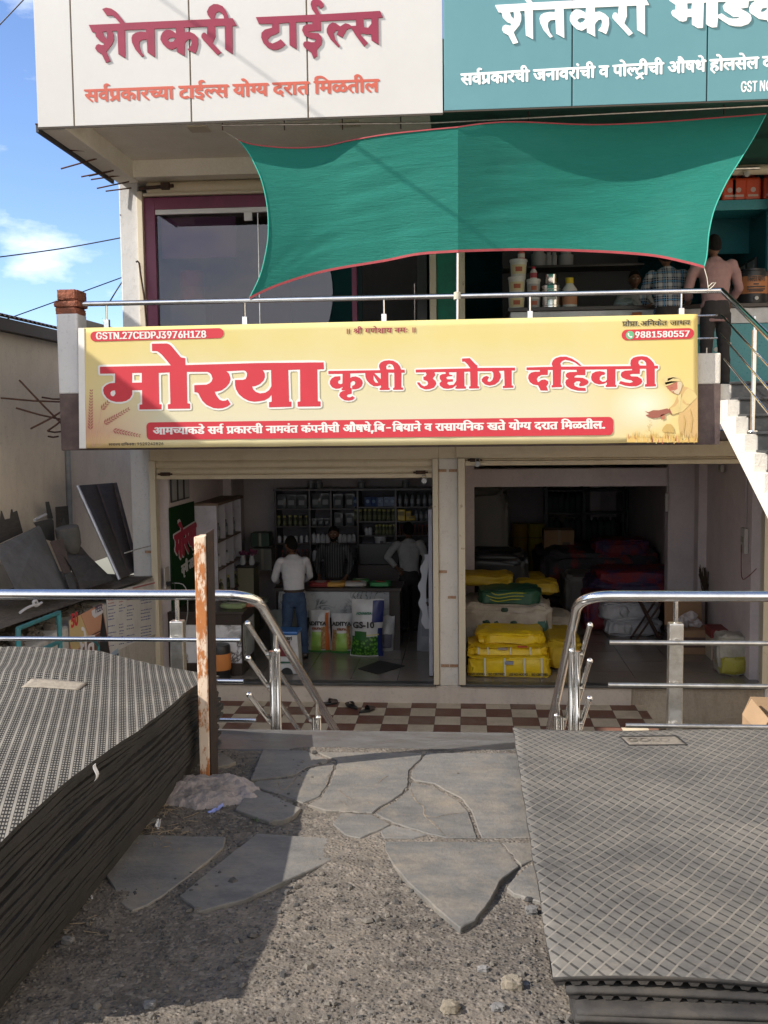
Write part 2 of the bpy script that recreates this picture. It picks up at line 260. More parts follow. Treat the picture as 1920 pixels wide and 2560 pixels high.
  [72,3,-3,2,-2,4,6,5,-4,6,-1,13,-4,-1,0,-28,-2,-1,-3,0,-3,2,-1,5,-6,-1,-5,2,-5,4,-1,3,0,6,2,4,7,3,8,0,0,2,-20,-1,0,-28,-2,-1,-3,0,-3,2,-1,11,-11,1,-2,-1,11,-11,-3,-3,-1,0,-12,11,-6,8,0,3,2,2,3,1,3,-2,1,6,0,1,-8,0,-3,3,0,3,1,1,52,1,-1,5,0,5,2,2,4,3,6,-1,5,-3,-1,-4,-6,1,-2,-2,0,-4,1,-2,129,3,1,0,-1,7,1,3,4,4,6,0,4,-1,4,-5,4,-8,3,0,4,-3,0,-4,-6,-1,0,-28,-1,-1,-4,0,-3,3,0,26,-5,0,0,-28,-2,-1,-3,0,-3,2,-1,4,-5,0,-5,2,-5,5,-1,6,-2,0,-3,3,0,4,1,0,16,1,4,-3,0,5,-23,0,0,-6,-2,-4,-2,-3,-5,-3,11,-11,-3,-3,-11,9,-6,7,-2,3,0,3,3,2,2,0,3,-1,1,0,2,3,0,4,-13,-1,-1,-28,-1,-1,-3,0,-4,3,0,26,-16,0,-1,-5,7,0,5,-5,2,-4,0,-5,-3,-8,-1,0,-4,2,-3,3,2,4,1,5,-1,1,-1,0,-4,-4,0,-13,-4,-1,-4,3,0,4,-6,-1,-5,3,-4,4,-2,4,1,5,3,4,5,2,8,0,0,1,-19,0,-1,0,0,-29,-4,0,-3,2,-1,5],
  [359,8,-11,11,-7,9,0,3,3,2,2,0,3,-2,1,1,2,3,0,3,-14,0,0,-29,-1,-1,-4,0,-3,2,-1,5,-5,-1,-6,2,-4,4,-2,3,0,6,3,4,6,3,9,0,0,1,-21,0,0,-28,-2,-1,-3,0,-3,2,0,27,-5,0,0,-28,-2,-2,-3,0,-3,3,-1,13,-5,0,-1,-5,-3,-1,-5,4,-4,5,1,3,2,1,15,1,0,6,-20,-1,0,-28,-1,-1,-3,0,-4,3,-1,16,-4,0,3,-7,-2,-5,-4,-3,-4,0,-6,2,-5,5,-6,12,1,1,4,1,3,-2,5,-11,4,-1,1,2,0,2,-1,3,-4,5,1,3,2,1,12,0,0,2,-26,0,-3,3,0,3,1,1,166,3,0,1,-1,6,2,5,5,3,6,0,6,-5,4,-9,4,0,3,-3,0,-4,-5,-1,0,-1,-1,-28,-4,0,-4,3,0,26,-5,0,0,-28,-1,-2,-3,0,-4,3,0,4,-8,0,-5,3,-3,4,-1,6,-2,0,-3,3,0,3,1,1,16,0,4,-2,1,5,-24,-1,-1,0,0,-28,-1,-1,-4,0,-3,3,0,26,-4,0,-1,0,0,-6,-1,-3,-2,-3,-5,-4,11,-11,-2,-3],
  [457,10,-3,3,0,4,-7,0,-4,1,-5,4,-2,5,1,5,3,4,6,2,8,0,0,2,-17,0,-3,2,0,5,29,0,4,-2,0,-4,-5,-1,0,-1,0,-28,-1,-1],
  [680,14,-3,3,-1,12,-2,0,-1,-6,-2,-3,-4,-1,-4,0,-6,2,-4,4,-6,10,5,2,3,-2,5,-9,4,0,1,1,1,2,-1,3,-3,1,-3,3,0,3,5,2,1,1,0,2,-2,0,-6,-1,-3,2,-1,3,1,2,6,1,5,0,5,-3,3,-5,-1,-6,4,0,0,6,-3,4,0,3,1,1,6,1,-2,2,-1,3,3,2,-2,5,1,1,6,1,4,-2,4,-4,5,-8,32,0,3,-2,5,3,3,0,3,-2,5,-4,0,-3,-1,-4,2,-2,0,-3,-1,-1,-5,-2,-1,-2,1,-2,4,1,4,3,0,13,-3,4,0,3,3,2,-3,6,-5,0,-3,2,-1,4,7,1,3,-1,6,-5,3,-8,3,0,4,-3,0,-4,-6,-1,0,-28,-1,-1,-4,0,-3,3,0,3,-9,0,-5,3,-2,2,-1,3,1,6,-3,4,-3,5,-2,-1,0,-28,0,-1,-4,0,-3,3,-1,5,-5,0,-3,0,-7,6,-2,4,0,11,-1,0,-3,0,-1,-1,0,-27,-1,-1,-4,0,-3,3,0,26,-5,0,0,-1,0,-28,-1,-1],
  [47,17,4,0,3,2,1,1,0,4,-3,0,-4,-1,-2,-3],
  [105,18,4,0,3,2,1,1,0,4,-3,0,-4,-1,-2,-4],
  [184,19,5,0,2,2,2,2,0,3,-7,-2,-2,-3],
  [321,21,5,1,3,2,1,1,0,4,-3,0,-5,-1,-1,-3],
  [390,23,4,0,2,2,2,2,0,2,-7,-1,-2,-2],
  [445,24,5,0,2,2,2,2,0,3,-3,0,-5,-1,-2,-3,0,-2],
  [601,27,5,0,2,2,2,1,0,3,-5,0,-3,-2,-1,-2],
  [77,19,4,0,4,3,0,11,-8,0],
  [489,26,4,1,4,2,0,12,-8,-1],
  [712,30,3,0,2,1,-6,8,0,-6],
  [19,23,7,1,0,8,-7,0],
  [871,39,7,1,-1,7,-6,0],
  [719,37,1,1,0,6,-5,0],
  [740,41,3,0,-3,4,-1,-2],
  [199,43,7,0,-3,7,-2,0,-2,-1,-1,-3],
  [404,47,7,0,-3,7,-2,0,-2,-1,-1,-4],
  [569,50,7,0,-3,7,-2,0,-2,-2,0,-2],
  [616,50,6,1,-2,7,-2,0,-2,-2],
  [370,47,-6,5,0,3,3,2,3,-1,4,-4,-1,-3],
 ]),
 'tw3': (2.5623, 4.5786, 0.004, [
  [7,0,-3,1,-2,2,-1,4,-1,4,0,5,1,5,2,3,3,1,3,0,2,-2,1,-2,1,-4,-1,0,-2,0,-1,2,-2,2,-1,0,-2,-1,-1,-3,0,-4,0,-3,1,-4,2,-2,1,0,1,1,1,2,1,3,-3,0,0,3,5,1,1,-1,0,-5,-1,-3,-1,-2,-2,-2],
  [19,0,-2,1,-2,1,-1,3,0,2,1,1,2,-1,1,-2,2,-1,2,1,0,2,0,1,-1,2,-4,2,-1,2,-1,2,-1,3,1,3,1,2,2,1,2,1,2,-1,1,-2,1,-2,1,-2,-1,-1,-2,0,-1,3,-2,1,-1,-2,-1,-2,1,-2,4,-2,2,-2,1,-2,0,-4,-1,-2,-1,-3,-3,-1],
  [63,1,-3,1,-1,2,-2,5,0,4,0,5,2,4,1,2,1,1,3,1,3,-1,2,-3,1,-5,0,-5,0,-4,-1,-3,-3,-3],
  [73,1,-1,1,0,3,0,1,2,0,1,-1,0,-2,-1,-2],
  [31,1,-1,0,0,20,-4,1,0,3,1,0,10,0,0,-3,-4,-1,0,-20,-1,0],
  [44,1,-1,1,0,23,1,0,3,0,5,-15,0,15,1,1,2,-1,0,-24,-1,0,-2,0,-6,16,0,-16,-1,0],
  [63,5,2,0,1,1,1,2,0,4,0,3,0,3,-2,3,-1,1,-1,0,-2,-1,-1,-3,0,-3,0,-4,1,-4,0,-1],
 ]),
 'bn1': (-3.6542, 1.693, 0.003, [
  [0,143,241,1,-15,18,-15,18,-13,10,-6,2,-13,0,0,24,51,0,8,-3,7,-6,25,-31,4,-5,4,-2,12,-2,0,-23,63,1,180,2,217,-1,1,-22,-22,-1,0,-103,9,-1,0,-16,-76,0,0,16,9,1,1,104,-39,-1,1,-103,8,0,-1,-17,-74,-1,0,17,9,1,0,23,-9,-10,-15,-8,-19,-3,-15,-1,-18,3,-18,9,-15,13,-9,16,-3,13,0,18,27,0,9,3,4,9,1,9,-4,7,-7,3,-58,-2,8,-7,4,-11,1,-8,-4,-13,-12,-14,-16,-10,-22,-4,6,-13,10,-13,11,-4,10,1,6,4,10,-16,-12,-8,-15,-5,-16,-1,-16,2,-15,7,-8,4,-13,13,-7,13,-5,11,-5,4,-9,1,0,23,41,1,10,4,8,7,3,9,-4,13,-6,6,-8,3,-68,1,-1,-103,9,-2,0,-16,-75,0,0,15,9,1,0,104,-37,-1,-1,-103,8,-1,-1,-16,-75,0,1,16,9,1,1,47,-33,0,-1,-15,-8,-12,-13,-8,-16,-3,-19,0,-18,5,-13,9,-9,13,-3,13,3,9,8,7,13,6,18,1,1,31,-51,0],
  [109,121,33,0,-1,-32,-33,0],
  [49,64,1,-10,-5,-8,-6,-1,-5,4,-1,8,4,5,6,2],
  [548,124,28,0,0,-53,-8,-13,-13,-8,-17,-2,-14,5,-9,9,-3,9,10,1,15,6,13,11,5,12,0,11,-4,8],
 ]),
 'bn2': (-1.3582, 1.7541, 0.0025, [
  [0,117,204,0,-4,12,0,9,7,9,13,6,19,2,18,-3,15,-9,9,-11,5,-14,14,-1,0,-11,-13,0,-1,-57,7,-1,0,-8,-39,0,0,8,5,1,0,57,-23,1,0,-59,5,0,-1,-8,-39,0,1,8,5,1,-1,9,-14,-3,-14,0,-15,9,-12,14,-5,13,-1,16,-59,-1,0,-17,9,4,13,1,16,-6,9,-10,2,-9,-4,-13,-12,-9,-13,-3,-13,0,0,14,9,3,4,8,-4,7,-7,0,-8,-6,-1,-20,5,-1,0,-21,-6,-2,-9,-2,-5,-5,4,-5,10,-1,9,5,10,-7,-10,-8,-16,-3,-16,2,-14,9,-7,10,4,11,10,6,13,2,-17,1,0,7,4,1,0,5,-13,-6,-14,-1,-14,6,-9,13,1,12,7,10,13,7,21,1,0,-14,-7,-3,-3,-6,3,-6,9,-2,6,3,1,37,-56,0],
  [177,98,19,-30,-11,1,-7,11],
  [181,106,25,0,0,-24],
  [229,120,-2,11,6,8,10,2,9,-4,5,-9,2,-9],
  [343,117,212,2,-11,15,-11,11,-10,0,0,12,30,1,22,-24,7,-4,0,-10,145,-1,0,-11,-13,0,0,-57,6,-1,0,-8,-40,-1,0,8,7,1,-2,58,-21,-1,8,-12,0,-13,-8,-16,-15,-11,-20,-4,-18,5,-11,11,-2,9,8,9,12,4,9,-5,-6,-11,1,-6,9,-1,9,7,4,13,-1,14,-5,6,-55,1,0,-57,6,-2,-1,-7,-38,0,0,8,5,1,-1,56,-23,0,1,-56,6,-1,-1,-8,-40,0,0,7,4,1,-1,6,-15,-11,-17,-3,-18,2,-14,11,-1,9,8,8,-7,9,0,12,9,6,14,1,0,7,-43,0,3,-12,-10,-12,11,-10,3,-11,-9,-14,-16,-6,-21,-1,-17,8,-10,13,-3,6,10,1,7,-10,11,-6,12,4,4,7,-4,9,-14,5,-1,12,8,1,5,7,-3,9,-39,0],
  [472,105,29,0,-1,-34,-10,-14,-16,-2,-10,7,4,6,19,1,0,9,-22,0,-4,7,7,4,17,1,0,4,-12,2],
  [771,119,100,1,-4,11,4,12,11,10,18,5,22,0,22,-8,22,-14,15,-14,-9,0,-17,13,-18,7,-19,4,-12,-5,-6,-9,3,-12,264,-2,-2,10,2,13,10,9,15,4,18,1,18,-3,14,-11,11,-13,3,-10,13,0,0,-11,-12,0,1,-58,4,-1,0,-8,-41,-1,0,9,6,1,-2,58,-24,0,0,-19,-30,0,-8,-3,6,-6,23,-1,15,-9,4,-11,-6,-9,-16,-8,-22,0,-22,3,-16,6,-7,2,7,10,16,-5,19,-3,12,4,-7,6,-20,4,-15,7,-5,9,3,11,13,6,27,1,0,5,-63,0,0,-59,4,-1,0,-7,-40,0,0,8,4,0,0,10,-12,-6,-18,-2,-17,5,-11,11,-2,13,4,13,13,7,16,2,17,-4,4,-4,-4,-7,-9,0,-8,-8,0,-11,10,-7,11,1,6,6,0,40,-82,0,0,-21,-32,1,-8,-4,-2,-5,32,-2,18,-8,5,-8,-5,-9,-15,-6,-15,-1,-1,9,5,5,-3,5,-13,0,-9,-7,3,-10,15,-7,26,-2,1,-11,-30,1,-26,7,-17,11,-5,13,3,11,9,4,-9,7,-2,9,6,7,11,3,26,0,-1,8,-59,1,-1,-58,4,-1,0,-7,-39,-1,0,8,5,1,-1,58,-19,0,0,-19,-25,0,-13,-7,-4,-9,5,-12,12,9,14,2,13,-7,0,-10,-7,-9,7,-17,-29,1,-10,20,-18,3,-13,9,-7,15,2,13,9,9,16,3,18,0,0,6,-51,1],
  [1201,120,-6,9,2,9,9,4,11,-4,7,-9,1,-10],
 ]),
 'bn1o': (-3.6749, 1.6739, 0.004, [
  [302,0,-12,2,-19,8,-12,12,-9,17,-9,3,-2,3,0,19,2,3,5,2,28,0,5,2,4,3,2,5,-2,6,-6,6,-44,0,-2,-2,-1,-64,6,-7,0,-13,-2,-3,-5,-1,-52,0,-6,3,0,13,6,5,1,7,0,60,-3,2,-14,-1,-1,-2,-1,-64,5,-7,-1,-14,-6,-2,-52,0,-5,1,-2,4,0,12,7,4,1,2,0,21,-2,3,-13,-1,-2,-8,-7,-10,-10,-6,-16,-4,-14,1,-14,4,-13,10,-5,7,-3,8,1,13,11,9,19,6,0,11,-2,2,-29,0,-5,1,-2,4,0,19,7,3,166,1,1,1,-4,5,-16,17,-4,3,-10,0,-5,3,0,20,2,3,5,2,34,0,12,-4,8,-8,18,-23,12,-4,2,-14,2,-1,145,2,165,0,30,-2,3,-4,0,-18,-5,-3,-10,0,-1,-3,0,-63,6,-8,0,-12,-2,-3,-5,-2,-52,0,-6,3,-1,15,7,7,0,63,-3,3,-14,0,-2,-3,1,-63,5,-7,0,-13,-2,-3,-29,-2,-28,0,-6,3,-1,16,-21,-5,-12,0,-17,4,-11,6,-14,12,-6,14,-3,9,0,12,-2,-1,-3,-8,-10,-10,-11,-8,-13,-5,9,-11,8,-2,7,3,4,-2,9,-12,0,-3,-13,-9,-13,-4],
  [408,46,12,1,6,5,6,8,0,32,-6,0,0,-14,-4,-9,-11,-10,-14,-6,4,-5],
  [92,77,13,0,1,13,-14,0],
  [341,77,7,2,20,1,3,3,1,6,-2,3,-2,1,-30,-2],
 ]),
 'bn2o': (-1.3726, 1.7405, 0.003, [
  [65,0,-17,5,-12,12,-1,9,6,13,-14,0,-9,3,-5,3,-6,9,-3,6,0,9,5,10,8,7,-11,1,-5,3,-1,12,3,4,5,1,155,0,3,2,2,14,7,8,11,5,17,2,15,-2,16,-7,9,-11,4,-10,10,-2,2,-3,0,-12,-9,-4,-1,-2,0,-33,4,-7,1,-5,-2,-5,-5,-2,-29,0,-7,4,-9,-4,-31,1,-3,3,-1,7,-19,4,-9,5,-8,7,-6,9,-4,18,-19,0,10,-5,8,-10,3,-10,-3,-9,-4,-7,-8,-6,-22,-5,-1,-10,9,-8,2,-4,-2,-4,-6,-5,-8,-3],
  [809,22,-23,6,-16,12,-5,12,5,15,-3,11,4,11,-3,0,-4,0,-1,-3,-2,-33,4,-8,-2,-9,-6,-2,-26,0,-6,2,-2,8,4,9,0,20,-2,14,-3,2,-4,-13,-5,-2,-18,0,-8,-7,19,3,14,-8,2,-12,-5,-9,4,-9,0,-4,-8,-4,-18,0,-6,2,-9,15,-14,4,-10,6,-7,12,-2,12,3,7,4,7,-10,4,-1,2,0,9,5,4,72,2,8,20,7,5,22,7,14,0,24,-8,19,-12,15,-13,138,0,3,1,3,15,8,8,16,5,15,1,15,-3,8,-3,16,-15,5,-9,10,-4,1,-2,0,-10,-9,-7,0,-33,3,-13,-2,-5,-3,-2,-30,-1,-7,3,-1,10,3,8,1,32,-2,3,-5,0,-3,-2,-1,-9,-5,-5,9,-8,4,-12,-7,-11,-15,-6,-20,-2,-18,3,-20,7,-4,-8,-4,-2,-30,0,-6,2,-3,7,-13,-1,-12,3,-16,10,-6,-9,-7,-5,3,-12,-2,-5,-6,-2],
  [318,33,-18,8,-10,16,2,7,6,2,9,-2,5,-7,5,-3,5,1,2,3,-2,3,-9,3,-3,5,1,11,7,5,0,2,-24,0,-7,3,-1,13,6,4,161,2,2,3,-6,6,-12,5,-1,13,7,5,20,0,9,-4,21,-20,4,-7,110,-1,6,-2,2,-3,0,-11,-9,-4,-1,-3,0,-33,5,-7,0,-5,-2,-5,-4,-1,-29,-1,-7,2,-1,8,5,9,-1,16,-9,-13,-14,-10,-19,-4,-20,6,-10,14,1,10,9,8,12,3,9,-5,2,-3,-3,-7,2,-1,5,8,-1,10,-4,3,-32,0,-3,-2,0,-33,4,-12,-2,-5,-4,-1,-28,-2,-9,4,-14,-4,-21,0,-10,4,-13,-3,-13,0,-11,3,-8,7,-5,7,-9,-11,-13,-5,-6,-2],
  [209,46,3,0,3,6,0,33,-3,3,-5,-1,-1,-2,0,-33],
  [807,46,3,0,-1,5,-4,-2],
  [455,49,3,-1,3,5,0,32,-3,3,-4,-1,-2,-2,0,-32],
  [935,54,12,8,-6,10,2,14,-1,2,-9,-2],
  [890,60,3,0,4,3,0,8,-7,0,-4,-3,-1,-4],
  [362,62,4,2,-3,7,0,7,3,8,-3,2,-4,-1,-1,-6,-4,-6],
  [845,64,2,0,1,9,5,15,-14,-1,-1,-11,-5,-5],
  [42,66,3,0,-1,1],
  [413,73,3,-1,0,3,0,10,-1,1],
  [1015,109,3,1,-3,6,-4,1,-4,-1,1,-5],
  [201,110,10,0,1,2,-6,5,-5,-3],
  [762,110,33,0,3,2,-14,6,-14,2,-7,-2,-2,-5],
 ]),
 'bn3': (-3.6844, 2.3899, 0.0018, [
  [16,1,-5,1,-5,1,-3,6,-2,4,-1,5,1,9,1,5,4,5,-1,1,3,1,7,2,12,-1,4,-2,0,-2,3,-5,0,-3,-8,0,-5,6,-2,1,-3,0,-4,-3,-2,-5,-1,-6,1,-6,2,-5,2,-2,4,-2,3,1,3,3,2,6,-1,1,-8,0,0,4,18,0,0,-8,-2,-4,-3,-4,0,-2,-5,-1],
  [47,1,-5,1,-3,1,-2,5,-1,3,9,1,3,-5,3,-1,5,3,1,2,0,2,-2,3,-12,5,-5,3,-1,6,2,7,3,2,6,2,7,0,6,-2,3,-2,-1,-1,2,-2,1,-4,-9,0,-3,4,-3,2,-4,-3,-1,-4,3,-4,10,-3,5,-4,2,-4,-1,-6,-2,-3,1,-1,-3,-2,-6,-1],
  [226,1,-5,0,-4,2,-4,7,-3,10,1,8,2,4,3,4,0,1,3,2,6,1,11,-1,5,-2,0,-1,3,-4,1,-4,-9,0,-4,6,-3,1,-3,-1,-4,-3,-2,-4,0,-4,0,-8,3,-6,5,-3,5,2,3,6,9,-1,0,-2,-5,-8,-4,-2],
  [351,0,-5,1,-4,2,1,1,-2,4,-1,6,3,1,6,-1,1,-5,1,-2,2,-1,3,2,1,3,0,25,-2,1,0,2,40,0,3,0,0,-2,-2,-1,-10,-13,6,-2,4,-5,1,-6,-3,-7,-4,-2,-6,-1,-8,1,-5,2,0,1,-2,4,0,3,8,0,3,-4,3,-2,4,3,1,4,-1,3,-1,3,-3,1,-6,0,-1,1,0,4,9,10,-14,1,-1,1,-2,1,-2,-1,0,-25,-1,-3,-2,-4,1,-1,-4,-2],
  [475,0,-5,1,-3,2,0,1,-2,3,-1,4,1,7,2,5,8,12,-1,2,1,2,13,0,-1,-2,-3,-2,-6,-10,6,-1,5,-4,2,-6,-1,-7,-2,-3,0,-1,-2,-2],
  [604,0,-8,2,-3,6,-1,4,1,3,2,3,3,3,-3,2,-1,3,-1,4,3,6,-1,0,3,2,5,2,7,0,5,-2,3,-2,0,-1,1,-2,1,-4,-1,-5,-4,-3,2,-2,3,-3,1,-4,0,-4,-3,-4,0,-1,-1,-1,-6,-2],
  [138,1,-3,1,-4,-1,-11,1,-1,2,1,1,-11,18,0,-18,2,-1,0,-2,-3,-1,-10,1,0,2,2,1,0,31,-1,1,-2,-2,-10,-1,0,-29,2,-1,0,-2,-3,-1,-10,1,0,2,2,1,0,29,-11,1,-1,2,-1,0,0,2,3,1,43,-1,2,-2,-1,-1,11,-18,0,18,-2,1,0,2,3,1,10,-1,0,-2,-2,-1,0,-32,3,0,1,3,5,2,4,-1,2,-4,2,0,14,17,3,4,1,3,-1,5,-3,2,-3,-2,-2,-4,-8,0,0,3,2,4,-1,2,4,2,5,0,6,0,6,-1,2,-1,0,-2,1,-3,1,-5,-1,-3,-3,-5,-11,-13,15,-1,1,-2,1,0,0,-2,-22,-1,-9,1],
  [184,1,-3,1,3,2,14,30,-17,1,-1,2,-1,0,0,2,3,1,27,-1,1,-2,-2,-1,0,-2,-14,-29,1,-2,0,-1,-4,-1],
  [248,1,-3,1,1,2,1,1,0,31,-2,1,1,2,51,0,6,-2,0,-1,4,-6,2,-8,-1,-8,-2,-5,-5,-6,-8,-2],
  [312,1,-3,1,0,1,2,1,0,32,-2,1,0,2,21,0,7,-2,0,-1,2,-4,1,-4,0,-4,-3,-5,-5,-4,-11,0,-1,-11,2,-1,0,-1],
  [407,1,-2,0,0,1,0,1,3,1,6,11,-7,2,-3,2,-2,3,-1,5,1,5,2,4,-1,1,3,2,6,1,6,0,6,-2,2,-1,0,-2,2,-6,0,-5,-2,-6,-9,-14,1,-1,-1,-2],
  [436,1,-2,0,-1,1,3,2,14,30,-17,1,-1,1,-1,1,0,2,3,0,28,0,0,-2,-2,-1,-14,-31,0,-1,1,-1,-1,-1,-3,-1],
  [496,1,-3,1,0,1,2,1,0,31,-2,1,0,2,3,1,10,0,0,-3,-2,-1,1,-12,12,0,1,1,0,11,-2,1,0,2,3,1,10,0,0,-3,-2,-1,0,-31,2,-1,0,-2,-3,0,-9,0,-1,2,2,1,0,14,-13,0,-1,-1,0,-13,2,-1,0,-2],
  [533,1,-3,1,0,1,2,0,0,2,9,0,0,1,0,24,-3,-2,-4,0,-1,0,0,5,5,5,3,1,11,-1,0,-2,-1,-1,0,-29,7,-1,1,-2,2,0,19,31,-19,0,0,2,-2,0,0,2,3,1,30,-1,0,-2,-2,0,-18,-30,18,-1,1,-2,1,0,0,-2],
  [274,4,2,0,0,1,0,31,-2,1,-1,-2,-3,0,-13,-1,0,-11,15,0,0,-4,0,-1,-3,0,-12,0,0,-12,16,0],
  [606,5,4,1,2,4,-1,5,-4,3,-3,-2,-3,-4,1,-4],
  [477,5,3,2,2,5,-1,6,-4,2,-2,-2,-2,-4,1,-5],
  [286,6,4,0,4,1,3,4,2,5,1,7,-1,5,-4,4,-4,3,-5,-1],
  [321,20,6,0,3,3,1,6,-1,3,-3,2,-7,0],
  [414,20,1,0,2,2,2,4,0,5,-2,2,-2,2,-3,-2,-2,-4,1,-5,1,-2],
  [606,23,3,1,2,4,-1,5,-4,2,-2,-2,-1,-3,0,-4],
 ]),
 'bn4': (1.5969, 2.3145, 0.0018, [
  [39,0,-5,1,-3,1,0,1,-3,5,0,3,1,3,2,2,3,2,-4,3,-1,2,0,3,2,4,-1,1,3,2,5,1,10,-1,4,-1,-1,-2,2,-3,-1,-6,-3,-3,2,-2,3,-3,0,-3,0,-3,-2,-4,0,-1,-2,-1,-5,-1],
  [68,0,-5,1,-4,1,0,1,-2,4,0,4,1,3,1,2,3,2,-3,2,-1,3,0,4,2,3,-1,1,2,2,6,1,10,-1,3,-2,2,-4,-1,-5,-1,-2,-3,-2,3,-2,2,-2,1,-3,0,-4,-3,-5,-4,-1],
  [125,0,-6,1,-2,1,0,1,-2,3,-1,3,3,0,5,0,2,-3,3,-1,4,3,0,3,0,3,-2,2,-2,2,-6,-1,-6,1,1,13,-1,0,0,2,3,1,21,-1,1,-1,-2,-1,0,-1,-13,-1,-1,-7,7,0,3,-1,4,-3,1,-4,0,-6,-3,-4,0,-2,-3,-1],
  [154,0,-5,1,-4,1,0,2,-2,4,-1,3,2,3,2,3,2,1,-3,3,-1,3,0,3,1,4,0,1,3,1,5,1,9,0,4,-2,0,-1,2,-4,-1,-5,-4,-4,3,-1,2,-3,1,-4,0,-2,-3,-4,1,-1,-2,-1,-5,-1],
  [182,1,-4,0,-4,2,1,1,-3,4,-1,4,0,11,1,4,3,4,-1,1,1,0,3,2,4,0,8,0,4,-2,0,-1,2,-4,2,-6,-1,-9,-1,-5,-2,-3,0,-1,-4,-2],
  [211,1,-6,0,-2,2,0,1,-2,2,-1,3,3,1,5,-1,3,-3,2,-1,2,2,2,2,0,5,-2,3,-3,2,-6,-2,-5,1,1,13,-1,1,0,1,3,1,21,0,1,-2,-2,-1,0,-1,-14,-1,0,-6,7,0,4,-2,3,-3,2,-6,-1,-4,-3,-5,-3,-2],
  [239,1,-5,1,-3,1,1,1,-2,2,-1,3,3,1,5,0,2,-3,3,-2,3,4,1,2,-1,3,-1,3,-3,2,-6,-2,-5,1,1,13,-1,1,0,1,3,1,21,0,0,-2,-1,0,-1,-2,-13,0,-1,-7,8,0,3,-1,3,-4,2,-4,0,-6,-3,-4,0,-1,-4,-2],
  [5,0,-2,1,0,1,3,1,6,9,-7,2,-3,3,-2,3,0,4,1,3,2,3,-1,1,3,2,5,1,8,-1,3,-1,2,-1,-1,-1,2,-2,1,-4,-1,-4,-2,-5,-7,-12,1,-1,-1,-1],
  [87,1,-2,1,0,1,1,0,1,1,8,1,0,20,0,1,-3,-2,-4,0,-1,4,6,5,12,0,0,-2,-1,-1,0,-25,7,-1,0,-1,2,0,0,-2,-3,0],
  [261,1,-2,1,-1,0,1,1,2,1,13,26,-16,0,-1,2,-1,0,0,2,3,0,25,0,0,-2,-1,0,-1,-3,-12,-25,1,-1,-1,-1,-3,-1],
  [41,4,3,2,2,3,-1,4,-4,2,-3,-1,-2,-4,2,-4],
  [69,4,2,1,2,1,2,4,-2,4,-3,2,-4,-2,-1,-4,1,-4],
  [155,5,4,1,1,4,-1,4,-3,2,-4,-2,-1,-4,1,-4],
  [184,5,2,1,2,2,1,7,0,5,-1,6,-1,2,-3,2,-2,-1,-1,-2,-2,-7,1,-9,1,-4],
  [12,17,1,0,2,1,2,4,-2,5,-2,2,-3,-2,-2,-3,1,-5],
  [40,20,2,0,1,1,2,3,-1,3,-3,3,-3,-2,-1,-3,1,-3],
  [69,20,2,0,1,1,1,4,-1,3,-2,2,-3,-2,-1,-3,1,-3],
  [155,20,1,0,2,1,1,4,0,3,-3,2,-3,-2,-1,-3,1,-3],
 ]),
 'bn5': (-1.1708, 2.402, 0.0016, [
  [1,0,-1,1,0,29,1,1,4,0,1,-1,0,-29,-1,-1],
  [14,0,-1,1,0,29,1,1,4,0,1,-1,0,-29,-1,-1],
  [71,0,-1,1,0,9,-16,-8,-3,3,0,1,12,7,-8,2,-11,-5,-3,4,8,4,-4,4,-1,4,3,4,5,2,6,-1,3,-1,2,-2,1,-5,-3,-5,9,-1,0,9,-3,1,-1,1,0,3,3,1,-2,4,1,4,1,2,3,2,8,1,4,-2,3,-2,5,-9,6,-1,0,-3,-1,-1,-4,0,-1,-1,0,-25,-5,-1,-1,1,0,25,-8,1,-1,-1,0,-25,-2,-1],
  [135,0,-1,1,0,26,-9,0,0,-16,-3,-2,-2,0,-5,3,-2,3,1,3,4,1,0,7,-7,1,0,4,64,1,1,0,-1,3,-3,4,-3,1,-5,0,-1,3,3,2,4,0,6,-2,3,-4,3,-7,6,0,1,-1,0,-4,-6,0,0,-1,-1,-25,-4,-1,-2,1,0,26,-6,-1,0,-11,-1,-4,-4,-3,-6,-1,-6,1,-3,4,-1,4,-1,11,-7,0,-1,-1,0,-25,-1,-1],
  [217,0,-1,1,0,25,0,1,-4,0,0,5,64,0,2,-1,0,-4,-6,0,0,-1,-1,-25,-5,0,-1,7,-9,-1,-5,1,-4,2,-2,3,-1,5,5,2,2,2,-1,3,-2,2,-10,0,0,-26,-2,-1,-4,1,-1,25,-7,1,-1,-1,0,-25,-2,-1],
  [315,1,-1,1,-1,13,-8,0,-1,-4,-3,-1,-5,1,-3,5,1,2,2,1,17,1,0,7,-21,0,-1,1,0,3,70,1,0,-4,-6,-1,0,-1,-1,-25,-5,0,-1,12,-10,0,-2,-4,-2,-1,-5,2,-3,3,0,2,1,1,4,2,0,9,-10,0,-1,-1,0,-25,-1,-1],
  [402,1,-1,1,0,29,1,1,4,0,1,-1,0,-29,0,-1],
  [415,1,-1,1,0,29,1,1,4,0,1,-1,0,-29,-1,-1],
  [207,1,-9,8,-6,1,-3,2,0,3,2,1,4,1,4,-2,4,3,-4,1,-5,1,-3,3,0,6,2,1,4,2,4,0,5,-2,2,-1,2,-3,1,-5,-1,-3,-2,-3,-4,-4,6,-6,2,-2,-3,-2],
  [366,3,-2,2,-1,3,2,2,3,0,3,-1,0,-3,-2,-2],
  [255,12,5,0,5,2,0,13,-8,0,0,-6,-1,-2,-5,-4],
  [157,12,4,0,2,2,0,13,-8,-1,0,-9,1,-3],
  [337,17,11,0,0,10,-11,0],
  [367,18,-3,2,-1,3,2,2,2,1,4,-2,1,-3,-2,-2],
  [203,19,1,4,-1,3,-2,1,-4,0,-1,-1,1,-2,6,-1],
  [54,21,2,0,2,3,-1,3,-3,0,-2,0,-2,-2],
